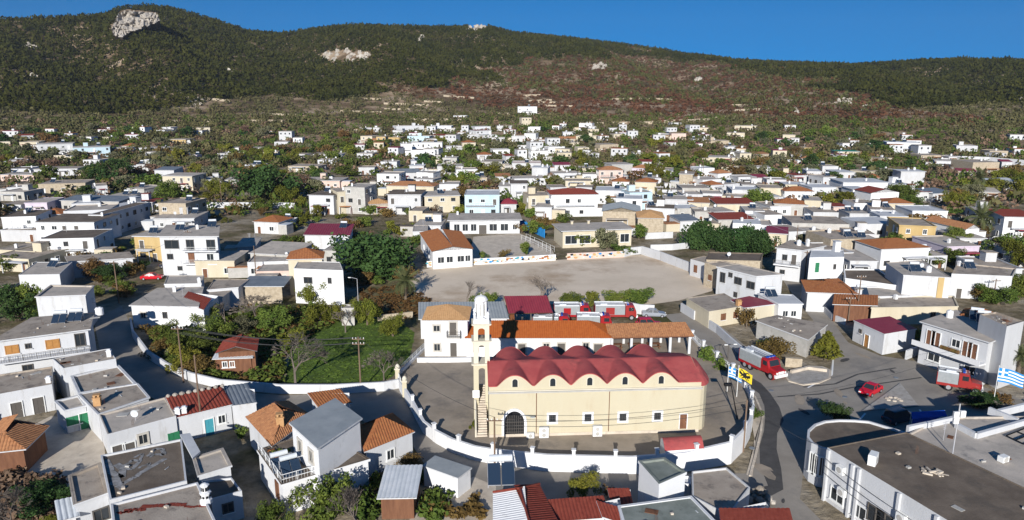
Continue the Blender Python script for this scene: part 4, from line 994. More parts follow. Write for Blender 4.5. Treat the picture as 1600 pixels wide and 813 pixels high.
r = HOUSES[-1]; q0 = r[2]['q']; e = q0[1] - q0[0]; nrm = Vector((e.y, -e.x, 0)).normalized(); p0 = q0[0] + Vector((0, 0, 3.3)); p1 = q0[1] + Vector((0, 0, 3.3)); b = MB(); b.prism([tuple(p0)[:2], tuple(p0 + nrm * 1.3)[:2], tuple(p1 + nrm * 1.3)[:2], tuple(p1)[:2]], 3.1, 3.3); b.build('balcony', 'white', r[1]); railing(r[1], [p0 + nrm * 1.25, p1 + nrm * 1.25], .9, 1.6, 'frame_dark')
near('low white house with a grey roof and one solar heater behind the leafy tree', [(29, 430), (93, 429), (113, 410), (57, 410)], 4.0, roof='roof_grey', extras=(('solar', .6, .6),), auto=False)
near('shed with a long brown-grey slab roof across the shaded gap', [(108, 409), (207, 403), (200, 394), (104, 401)], 3.8, clutter=False, kind='S', roof='roof_tan', auto=False)
near('white bungalow with a broad grey roof above the walled garden', [(205, 477), (308, 479), (316, 449), (247, 451)], 4.2, kind='S', roof='roof_grey', ov=.3, wall='whitewash', wins=[(0, .17, 2.4, .9, 1.0, 'stone'), (0, .50, 2.5, .7, 1.0, 'dark')], extras=(('ant', .6, .5), ('chim', .35, .8, 0)))
near('white raised block with a pale flat roof at the back of the garden bungalow', [(257, 444), (314, 443), (318, 431), (262, 431)], 4.9, roof='roof_grey', auto=False, extras=(('chim', .95, .1, 0),))
near('lean-to with dark red tiles against the garden bungalow', [(282, 472), (318, 484), (341, 466), (295, 460)], 4.0, kind='M', roof='tile_red', wall='whitewash', rise=.5, ribs=.45, ov=.1, name='lean_to', cat='shed', auto=False)
near('low house with a pale slab roof between bungalow and bare thicket', [(312, 461), (347, 463), (361, 452), (322, 450)], 3.5, roof='roof_tan', kind='S', auto=False)
near('house with a long tan roof crossed by a chimney shadow', [(324, 453), (372, 449), (389, 437), (335, 437)], 4.0, roof='roof_tan', auto=False)
near('stone house with a dark blue-grey roof beside the bare thicket', [(378, 447), (440, 447), (434, 437), (392, 436)], 3.6, roof='metal_dark', wall='stone', kind='M', rise=.5, auto=False)
near('grey garden hut standing alone among lemon trees', [(533, 482), (553, 482), (552, 476), (534, 476)], 3.2, roof='roof_grey', wall='greywall', name='hut', cat='hut', auto=False)
near('wooden garden shed with a red gabled roof behind the white wall', [(341, 551), (398, 548), (401, 531), (352, 533)], 3.4, kind='X', roof='tile_red', wall='wood_brown', rise=.9, ribs=.4, name='garden_shed', cat='shed', wins=[(0, .15, 1.5, .6, .8, 'white'), (0, .35, 1.5, .6, .8, 'white')])
near('corrugated grey awning in front of the garden shed', [(336, 560), (392, 558), (396, 552), (342, 553)], 2.5, kind='M', roof='metal_light', wall='wood_brown', rise=.4, ribs=.45, name='awning', cat='shed', auto=False)
# the cluster with the tall monopitch house
near('white house with a hipped brown tile roof and chimney beside the tall house', [(388, 652), (426, 694), (484, 651), (449, 629)], 3.6, kind='H', roof='tile_brown', rise=1.5, ov=.3, ribs=.32, extras=(('chim', .75, .35, 1, 1.2),), auto=False)
near('tall white house with a plain grey-green sloping roof', [(456, 661), (497, 698), (562, 654), (523, 625)], 7.0, clutter=False, kind='S', roof='metal_grey', ov=.25, wall='whitewash', wins=[(0, .3, 5.2, .9, 1.2, 'stone'), (0, .72, 5.2, .9, 1.2, 'stone')])
near('white terrace block with a clutter of solar panels behind a white railing', [(404, 704), (441, 757), (575, 718), (500, 672)], 3.4, roof='roof_dark', wall='whitewash', wins=[(0, .78, 1.9, .9, 1.7, 'brown')])
r = HOUSES[-1]; q0 = r[2]['q']; e = q0[1] - q0[0]; U = Vector((0, 0, 3.4)); f1 = q0[1] + (q0[2] - q0[1]) * .5
railing(r[1], [q0[0] + U, q0[1] + U, f1 + U], 1.0, 1.3, 'frame_white')
def on0(u, v, z): p = q0[0] + (q0[1] - q0[0]) * u + (q0[3] - q0[0]) * v; return Vector((p.x, p.y, z))
solar(r[1], on0(.82, .2, 3.25), .55); solar(r[1], on0(.66, .12, 3.25), .55)
b = MB()
for t in range(26): p = on0(rs_.uniform(.1, .55), rs_.uniform(.08, .4), 3.25); s = rs_.uniform(.15, .4); b.box((p.x, p.y, p.z + s / 2), (s, s * rs_.uniform(.5, 1.5), s * rs_.uniform(.4, 1.6)), rs_.random() * 3, t % 4)
o = b.build('terrace_clutter', ['wood_brown', 'tile_orange', 'leaf_green', 'greywall'], r[1]); o['kind'] = 'stuff'
near('white house with a hipped red-brown tile roof at the bend of the lane', [(572, 704), (644, 675), (612, 648), (560, 668)], 3.3, kind='H', roof='tile_orange', rise=1.6, ov=.25, ribs=.32, wins=[(0, .5, 1.7, .95, 1.1, 'white')])
near('narrow store with red-brown tiles in the shade behind the tall house', [(500, 635), (546, 629), (546, 619), (487, 622)], 3.4, kind='M', roof='tile_orange', rise=.5, ribs=.32, auto=False, name='store')
near('small white garage with a plain grey roof on the lane below the church wall', [(662, 727), (715, 746), (735, 731), (680, 713)], 2.4, clutter=False, kind='S', roof='metal_grey', ov=.12, wall='whitewash', name='garage', cat='garage', auto=False)
near('shed with a pale corrugated metal roof among the bushes', [(595, 776), (646, 775), (655, 736), (607, 737)], 2.5, kind='M', roof='metal_light', rise=.5, ribs=.42, wall='wood_brown', name='shed', cat='shed', auto=False)
# bottom centre: house with red tiles on one slope and white-washed tiles on the other
rb = thing('house', 'white house with one red tiled slope and one whitewashed slope', 'house', P(812, 790, 0))
r0, r1 = P(812, 763, 4.6), P(836, 848, 4.6); l0, l1 = P(770, 769, 3.2), P(770, 860, 3.2); s0, s1_ = P(843, 756, 3.2), P(890, 848, 3.2)
b = MB(); b.slope(l1, l0, ((r0 - l0) + (r1 - l1)) / 2, 0, 1, .34); b.build('roof', 'whitewash', rb); b = MB(); b.slope(s0, s1_, ((r0 - s0) + (r1 - s1_)) / 2, 0, 1, .34, .06); b.build('roof', 'tile_red', rb)
b = MB(); b.prism([tuple(p)[:2] for p in (l1, s1_, s0, l0)], -.5, 3.1); d_ = Vector((0, 0, .08)); b.face([s0 - d_, l0 - d_, r0 - d_]); b.face([l1 - d_, s1_ - d_, r1 - d_]); b.build('wall', 'whitewash', rb)
b = MB(); b.tube(l0 + (r0 - l0) * .02, r0, .12, n=6); b.tube(r0, s0, .12, n=6); b.tube(r0, r1, .12, n=6); b.build('ridge_tile', 'tile_red', rb)
p = P(800, 752, 3.2); q = P(783, 757, 3.2); solar(rb, (q.x, q.y, 3.4), 0.05, 1.35)
HOUSES.append((offs([l1, s1_, s0, l0], .8), rb, dict(h=3, c=r0, q=[l1, s1_, s0, l0], z1=3.2, wall='whitewash', roof='tile_red', kind='G', sty=1, extras=(), dist=60)))
near('low outbuilding with a strip of dark red roof under the lemon tree', [(868, 812), (946, 806), (930, 782), (862, 791)], 2.6, kind='M', roof='tile_red', rise=.5, ribs=.34, name='outbuilding', auto=False)
near('little tiled porch with a red-brown roof at the rim of the yard', [(946, 806), (975, 815), (968, 783), (938, 790)], 2.9, kind='M', roof='tile_red', rise=.4, ribs=.34, name='porch', cat='porch', auto=False)
near('white house with a grey-green roof and a round white tank beside it', [(1030, 756), (1071, 738), (1038, 716), (999, 721)], 5.2, kind='F', roof='roof_green', wall='whitewash', wins=[(0, .25, 2.2, .7, 1.0, 'white')])
tkp = P(1072, 778, 0); tk = thing('water_tank', 'round white tower-like tank standing between two flat roofs', 'water tank', tkp); zt_ = hgt(tkp, 750); b = MB(); b.lathe(tkp, [(.85, -.3), (.85, zt_), (.75, zt_ + .02), (.7, zt_ - .25)], 18); b.build('tank_wall', 'whitewash', tk)
near('wide house with a grey-green flat roof and white edges at the bottom', [(985, 850), (1150, 850), (1079, 777), (968, 792)], 3.9, roof='roof_green', wall='whitewash', auto=False)
near('house with a bare tan flat roof next to the rubble heap', [(1082, 776), (1138, 806), (1172, 762), (1135, 731), (1081, 737)], 3.2, roof='roof_tan', auto=False, wall='white2')
near('house with a red ribbed metal roof at the bottom edge', [(1135, 840), (1237, 840), (1196, 791), (1129, 805)], 3.6, kind='M', roof='tile_red', rise=.5, ribs=.4, auto=False)
near('low white garden room with a dull red roof beside the lemon tree', [(960, 790), (985, 790), (985, 770), (955, 772)], 2.5, kind='M', roof='tile_red', rise=.4, ribs=.34, name='outbuilding', auto=False)
# big building bottom right
qb = [P(1293, 700, 5.7), P(1520, 838, 5.7), P(1680, 800, 5.7), P(1416, 676, 5.7)]
house(qb, 5.7, label='large white building with a brown flat roof and long side wall', cat='building', name='large_building', roof='roof_dark', wall='white', sty=2,
   wins=[(0, .42, 2.0, 1.9, 1.6, 'dark'), (0, .48, 2.0, 1.9, 1.6, 'dark'), (0, .66, 2.0, 1.9, 1.6, 'dark'), (0, .12, 1.4, 1.6, 1.3, 'white'), (0, .30, 1.3, 1.6, 1.3, 'white')])
bl = HOUSES[-1][1]
pb = qb[0] + (qb[3] - qb[0]) * .04 + (qb[1] - qb[0]) * .20
def acbox(label, p, ang, s=(.9, .45, .8)):
    g = thing('air_conditioner', label, 'air conditioner', p); b = MB(); b.box((p.x, p.y, p.z + s[2] / 2), s, ang); b.build('casing', 'frame_white', g); b = MB()
    f = Vector((math.sin(ang), -math.cos(ang), 0)); cc = Vector((p.x, p.y, p.z + s[2] / 2)) + f * (s[1] / 2 + .01); b.tube(cc, cc + f * .02, .3, n=14); b.build('fan_grille', 'greywall', g); return g
acbox('white air conditioner standing on the brown roof edge', P(1363, 727, 5.5), .9, (1.2, .7, 1.25))
e = qb[1] - qb[0]; an = math.atan2(e.y, e.x); nr = Vector((e.y, -e.x, 0)).normalized()
for u, z_, l in ((.14, 4.1, 'white air conditioner high on the long side wall nearest the curved corner'), (.17, 1.9, 'white air conditioner low on the long side wall'), (.60, 3.2, 'white air conditioner on the long side wall beyond the dark windows')):
    p = qb[0] + e * u + nr * .3; acbox(l, Vector((p.x, p.y, z_)), an)
for u in (.02, .22, .27, .56, .8):
    p = qb[0] + e * u + nr * .12; b = MB(); b.box((p.x, p.y, 2.7), (.28, .3, 5.9), an); b.build('pilaster', 'white', bl)
cv = [(1300, 703), (1283, 700), (1268, 692), (1261, 683), (1262, 672), (1272, 663), (1288, 657.5), (1310, 655.5), (1335, 656), (1358, 658), (1378, 664), (1418, 676)]
cvp = [P(x, y, 4.5) for x, y in cv]; cc = sum(cvp, Vector()) / len(cvp)
cw = thing('curved_wing', 'rounded white wing with a brown roof at the end of the large building', 'building', (cc.x, cc.y, 0)); poly = [(p.x, p.y) for p in cvp]
if sum(poly[i][0] * poly[(i + 1) % len(poly)][1] - poly[(i + 1) % len(poly)][0] * poly[i][1] for i in range(len(poly))) < 0: poly = poly[::-1]
v3 = [Vector((x, y, 0)) for x, y in poly]; inn = offs(v3, -.25); n = len(poly); b = MB()
b.v += [(x, y, -.5) for x, y in poly] + [(x, y, 4.52) for x, y in poly] + [(p.x, p.y, 4.52) for p in inn] + [(p.x, p.y, 4.3) for p in inn]
for lv in range(3):
    for k in range(n): b.f.append((lv * n + k, lv * n + (k + 1) % n, (lv + 1) * n + (k + 1) % n, (lv + 1) * n + k)); b.m.append(0)
b.build('wall', 'white', cw); b = MB(); b.face([(p.x, p.y, 4.3) for p in inn]); b.build('roof', 'roof_dark', cw)
for a_, b_ in ((0, 1), (1, 2)):
    p0, p1 = cvp[a_], cvp[b_]; e2 = p1 - p0; n2 = Vector((-e2.y, e2.x, 0)).normalized(); mid = (p0 + p1) / 2
    if n2.dot(CAMP - mid) < 0: n2 = -n2
    ang2 = math.atan2(n2.x, -n2.y)
    for u in (.27, .73): opening(cw, 'window', Vector((p0.x + e2.x * u, p0.y + e2.y * u, 2.4)) , ang2, max(.5, e2.length * .36), 2.1, 'white', True)
HOUSES.append((offs(v3, .8), cw, dict(h=5, c=cc, q=v3, z1=5, wall='white', roof='roof_dark', kind='F', sty=2, extras=(), dist=80)))
near('wide grey flat roof with white parapets behind the large brown-roofed building', [(1418, 679), (1700, 812), (1720, 650), (1470, 652)], 5.3, roof='roof_grey', auto=False, extras=(('ant', .16, .35),))
r = HOUSES[-1]
for pts in ([(1493, 666), (1525, 683), (1600, 662), (1660, 650)], [(1418, 672), (1480, 659), (1497, 655)], [(1545, 642), (1590, 660)], [(1560, 646), (1610, 634)]):
    c = [P(x, y, 5.3) for x, y in pts]; b = MB()
    for a_, b_ in zip(c[:-1], c[1:]):
        n_ = Vector((-(b_ - a_).y, (b_ - a_).x, 0)).normalized() * .18; b.prism([tuple(a_ - n_)[:2], tuple(b_ - n_)[:2], tuple(b_ + n_)[:2], tuple(a_ + n_)[:2]], 4.9, 5.75)
    b.build('parapet', 'white', r[1])
mp = P(1488, 712, 5.2); ms = thing('antenna_mast', 'tall thin mast with white panel boxes on the grey flat roof', 'mast', mp); b = MB(); b.tube(mp, mp + Vector((0, 0, 5.6)), .06, n=6); b.build('mast', 'chrome', ms)
for dx, dz in ((-.35, 4.5), (.3, 4.6), (-.3, 3.9)): b = MB(); b.box((mp.x + dx, mp.y - .15, mp.z + dz), (.5, .25, .65)); b.build('panel_box', 'frame_white', ms)
acbox('white box unit lying on the grey flat roof', P(1567, 721, 5.2), .4, (.9, .6, .6))
fr_ = thing('roof_frame', 'dark metal frame lying on the grey flat roof near the edge', 'frame', P(1590, 685, 5.2)); b = MB(); cs = [P(x, y, 5.35) for x, y in [(1572, 681), (1602, 695), (1640, 680), (1605, 668)]]
for k in range(4): b.tube(cs[k], cs[(k + 1) % 4], .07, n=4)
b.tube((cs[0] + cs[3]) / 2, (cs[1] + cs[2]) / 2, .07, n=4); b.tube((cs[0] + cs[1]) / 2, (cs[2] + cs[3]) / 2, .07, n=4); b.build('frame_bar', 'black', fr_)
for x, y, m_, l in ((1412, 660, 'tarp_blue', 'dark water drum with cover in front of the blue canopy'),):
    p = P(x, y, 0)
cn = [P(1425, 655, 2.6), P(1480, 650, 2.6), P(1476, 641, 2.9), P(1424, 644, 2.9)]; g = thing('canopy', 'bright blue canvas canopy in the shade behind the large building', 'canopy', (cn[0] + cn[2]) / 2 - Vector((0, 0, 2.7))); b = MB(); b.face(cn); d_ = Vector((0, 0, .06)); b.face([p - d_ for p in cn][::-1]); b.face([cn[0] - d_ * 14, cn[1] - d_ * 14, cn[1], cn[0]]); b.build('canvas', 'tarp_blue', g)
for p in cn: b = MB(); b.tube((p.x, p.y, 0), p, .05, n=5); b.build('post', 'chrome', g)
# right of the road
near('white house with a flat maroon roof at the fork of the roads', [(1335, 501), (1382, 522), (1431, 514), (1390, 495)], 3.5, clutter=False, kind='S', roof='maroon', ov=.1, wall='white', doors=[(0, .48, 1.0, 2.1, 'orange')], wins=[(0, .25, 2.2, .4, .5, 'dark')])
near('large white two-storey house with balcony, brown doors and solar heaters', [(1442, 503), (1545, 534), (1592, 515), (1495, 486)], 6.6, clutter=False, kind='S', roof='roof_grey', ov=.35, wall='white', sty=2, wins=[(0, .55, 4.9, 1.2, 1.1, 'white'), (1, .35, 5.0, 1.4, 1.2, 'brown'), (1, .35, 1.9, 1.2, 1.2, 'white'), (0, .25, 1.7, 1.8, 1.1, 'white'), (0, .8, 1.6, 1.6, 1.2, 'white')], extras=(('solar', .55, .75, -.5), ('solar', .42, .8, -.5), ('barrel', .12, .55)))
r = HOUSES[-1]; q0 = r[2]['q']; e = q0[1] - q0[0]; an = math.atan2(e.y, e.x); nr = Vector((e.y, -e.x, 0)).normalized()
for u in (.16, .24, .72, .80): opening(r[1], 'door', q0[0] + e * u + Vector((0, 0, 4.55)), an, 1.3, 2.2, 'brown', True)
p0 = q0[0] - e * .03 + Vector((0, 0, 3.4)); p1 = q0[1] + e * .01 + Vector((0, 0, 3.4)); b = MB(); b.prism([tuple(p0)[:2], tuple(p0 + nr * 1.6)[:2], tuple(p1 + nr * 1.6)[:2], tuple(p1)[:2]], 3.15, 3.42); b.prism([tuple(p0 + nr * 1.5)[:2], tuple(p0 + nr * 1.6)[:2], tuple(p1 + nr * 1.6)[:2], tuple(p1 + nr * 1.5)[:2]], 3.42, 3.95); b.build('balcony', 'whitewash', r[1])
for k in range(9): p = p0 + (p1 - p0) * (.45 + k * .03) + nr * 1.55; b = MB(); b.lathe((p.x, p.y, 3.95), [(.12, 0), (.3, .2), (.25, .45), (.05, .6)], 6); b.build('flowers', 'leaf_rust', r[1])
near('white upper room on the roof of the balcony house', [(1531, 492), (1573, 511), (1600, 503), (1556, 488)], 9.2, kind='F', roof='roof_tan', wall='white2', auto=False)
near('hipped orange tile roof behind the balcony house', [(1500, 494), (1528, 501), (1549, 489), (1510, 484)], 6.5, kind='H', roof='tile_orange', rise=.9, auto=False)
near('low grey shed with ribbed walls and a tan roof beside the cone-shaped tree', [(1183, 501), (1262, 530), (1291, 507), (1215, 493)], 3.1, kind='S', roof='roof_tan', wall='greywall', ov=.2, name='shed', cat='shed', auto=False)
near('house with a hipped orange roof and white porch posts on the sloping lane', [(1262, 456), (1339, 459), (1308, 436), (1254, 438)], 3.9, kind='H', roof='tile_orange', rise=1.1, wall='white', ribs=.45, auto=False)
near('tiled terrace roof with orange tiles on posts below the vine pergola', [(1304, 475), (1367, 477), (1342, 461), (1306, 465)], 3.3, kind='M', roof='tile_orange', rise=.6, wall='wood_brown', ribs=.45, auto=False)
near('wide white parapet building with a brown-grey roof', [(1321, 435), (1408, 447), (1373, 421), (1319, 421)], 4.2, roof='roof_dark', wall='whitewash', auto=False)
near('tall plain white block with a shaded side wall and an orange stripe', [(1385, 411), (1412, 430), (1486, 434), (1441, 407)], 7.0, roof='roof_grey', wall='white', auto=False, extras=(('solar', .8, .4), ('dish', .7, .6), ('barrel', .9, .7)))
r = HOUSES[-1]; q0 = r[2]['q']; p = q0[1] + (q0[2] - q0[1]) * .8; b = MB(); b.box((p.x, p.y - .05, 3.4), (1.0, .25, 7.1), math.atan2((q0[2] - q0[1]).y, (q0[2] - q0[1]).x)); b.build('painted_stripe', 'yellow', r[1])
near('white house with a tan roof and parapet wing beside the olive trees', [(1487, 428), (1582, 432), (1588, 420), (1496, 411)], 5.0, roof='roof_tan', extras=(('solar', .25, .6), ('chim', .05, .8, 0)))
near('long low cream storehouse with a grey-tan roof above the maroon-roofed house', [(1362, 481), (1497, 479), (1490, 463), (1376, 463)], 3.2, roof='roof_tan', wall='cream', wins=[(0, .72, 1.7, .7, .9, 'dark')], extras=(('chim', .2, .8, 0, .8),))
near('low house with a mottled grey-green roof beside the solar panels', [(1340, 465), (1470, 460), (1440, 447), (1330, 449)], 3.4, roof='roof_grey', auto=False, extras=(('solar', .08, .3), ('box', .02, .2, .9, .9, 1.4)))
near('white two-storey house with a wide balcony slab facing the lane', [(1214, 387), (1253, 391), (1288, 384), (1236, 376)], 7.2, clutter=False, kind='S', roof='roof_tan', ov=.3, sty=2, wins=[(0, .35, 5.2, .9, 1.1, 'dark'), (0, .3, 1.8, .9, 1.0, 'dark')], extras=(('barrel', .6, .5), ('chim', .95, .5, 0, 1.5)))
r = HOUSES[-1]; q0 = r[2]['q']; e = q0[1] - q0[0]; an = math.atan2(e.y, e.x); nr = Vector((e.y, -e.x, 0)).normalized(); opening(r[1], 'door', q0[0] + e * .72 + Vector((0, 0, 4.9)), an, 1.0, 2.2, 'dark', True)
p0 = q0[0] - e * .05; p1 = q0[1]; b = MB(); b.prism([tuple(p0)[:2], tuple(p0 + nr * 1.3)[:2], tuple(p1 + nr * 1.3)[:2], tuple(p1)[:2]], 3.5, 3.75); b.build('balcony', 'whitewash', r[1]); railing(r[1], [p0 + nr * 1.2 + Vector((0, 0, 3.75)), p1 + nr * 1.2 + Vector((0, 0, 3.75))], .95, 1.5, 'frame_dark')
near('white two-storey block with green doors joined to the balcony house', [(1265, 403), (1319, 402), (1318, 391), (1268, 391)], 7.0, roof='roof_white', wall='whitewash', sty=2, wins=[(0, .75, 5, .4, .9, 'dark'), (0, .6, 2, .4, .9, 'dark')], doors=[(0, .18, 1.0, 2.1, 'green')], extras=(('box', .75, .8, 1.2, 1.2, 2.2),))
r = HOUSES[-1]; q0 = r[2]['q']; e = q0[1] - q0[0]; an = math.atan2(e.y, e.x); opening(r[1], 'door', q0[0] + e * .24 + Vector((0, 0, 4.9)), an, .9, 2.1, 'green', True)
near('long white house beside the field with dark upper windows', [(1121, 417), (1182, 432), (1223, 429), (1152, 413)], 6.2, roof='roof_grey', wall='white', wins=[(0, .16, 4.3, 1.1, 1.9, 'dark'), (0, .36, 5.2, .8, .8, 'dark'), (0, .56, 4.4, 1.6, 1.3, 'dark'), (0, .88, 4.2, 1.7, 1.3, 'dark'), (0, .52, 1.5, .7, .9, 'dark')])
near('bare stone house joined to the long white house by the field', [(1101, 411), (1121, 417), (1152, 413), (1130, 408)], 5.0, roof='roof_tan', wall='stone', wins=[(0, .5, 2.2, .8, 1.0, 'brown')])
near('low white house with a brown shutter at the corner of the field', [(1079, 405), (1101, 411), (1128, 407), (1100, 400)], 3.8, roof='roof_tan', wall='white2', wins=[(0, .4, 1.9, .8, 1.5, 'brown')])
near('wide low house with a dark mottled roof under the clipped trees', [(1104, 406), (1188, 408), (1192, 396), (1108, 394)], 4.2, roof='roof_dark', wall='stone', auto=False, extras=(('dish', .4, .4),))
near('low house with a maroon metal roof between field gate and lane', [(1142, 469), (1163, 481), (1219, 474), (1171, 463)], 3.2, clutter=False, kind='S', roof='maroon', ov=.1, wall='cream', auto=False)
near('small white house with solar panels next to the maroon metal roof', [(1217, 475), (1254, 475), (1238, 461), (1185, 459)], 3.6, roof='roof_white', wall='whitewash', extras=(('solar', .3, .7),), wins=[(0, .3, 1.8, .9, 1.0, 'white'), (0, .65, 1.8, .9, 1.0, 'white')])
near('low cream house with a tan roof behind the grey car', [(1073, 466), (1108, 487), (1164, 478), (1131, 459)], 3.1, roof='roof_tan', wall='cream', extras=(('chim', .85, .85, 1, .8),), wins=[(1, .4, 1.7, .9, 1.0, 'brown'), (1, .75, 1.7, .9, 1.0, 'brown')])
near('white house with an orange hipped roof beside the big dark fig tree', [(459, 420), (536, 423), (531, 410), (466, 408)], 7.0, roof='roof_grey', wall='whitewash', sty=2, wins=[(0, .28, 4.8, 1.6, 1.1, 'dark'), (0, .72, 4.9, .6, 1.0, 'dark')])
near('orange hipped roof raised behind the white house by the fig tree', [(450, 405), (503, 404), (505, 394), (456, 394)], 7.6, kind='H', roof='tile_orange', rise=1.6, wall='cream', auto=False, ribs=.5)
near('house with a long maroon metal roof between orchard and fig tree', [(476, 367), (545, 368), (551, 354), (487, 353)], 4.2, kind='M', roof='maroon', rise=.6, wall='white', ribs=.6, extras=(('solar', .8, .7),))
near('pale three-storey house with deep balconies and solar heaters', [(249, 369), (339, 369), (341, 353), (262, 352)], 9.2, kind='S', roof='roof_grey', ov=.4, wall='white', sty=3, extras=(('solar', .3, .5), ('solar', .85, .8), ('chim', .6, .6, 0)), seed=5, wins=[(0, .2, 7.3, 3.0, 1.8, 'dark'), (0, .52, 7.2, 1.6, 2.2, 'dark'), (0, .88, 7.2, 1.8, 2.2, 'dark'), (0, .15, 4.5, 1.2, 1.1, 'dark'), (0, .52, 4.2, 1.2, 2.0, 'brown'), (0, .85, 4.2, 1.5, 1.9, 'white'), (0, .3, 1.8, .9, .8, 'dark'), (0, .7, 1.8, 1.2, 1.2, 'dark')])
r = HOUSES[-1]; q0 = r[2]['q']; e = q0[1] - q0[0]; nr = Vector((e.y, -e.x, 0)).normalized()
for zz, ua in ((5.8, .4), (2.9, .4)):
    p0 = q0[0] + e * ua; p1 = q0[1]; b = MB(); b.prism([tuple(p0)[:2], tuple(p0 + nr * 1.4)[:2], tuple(p1 + nr * 1.4)[:2], tuple(p1)[:2]], zz, zz + .2); b.build('balcony', 'whitewash', r[1]); railing(r[1], [p0 + nr * 1.3 + Vector((0, 0, zz + .2)), p1 + nr * 1.3 + Vector((0, 0, zz + .2))], .9, 1.5, 'frame_white')
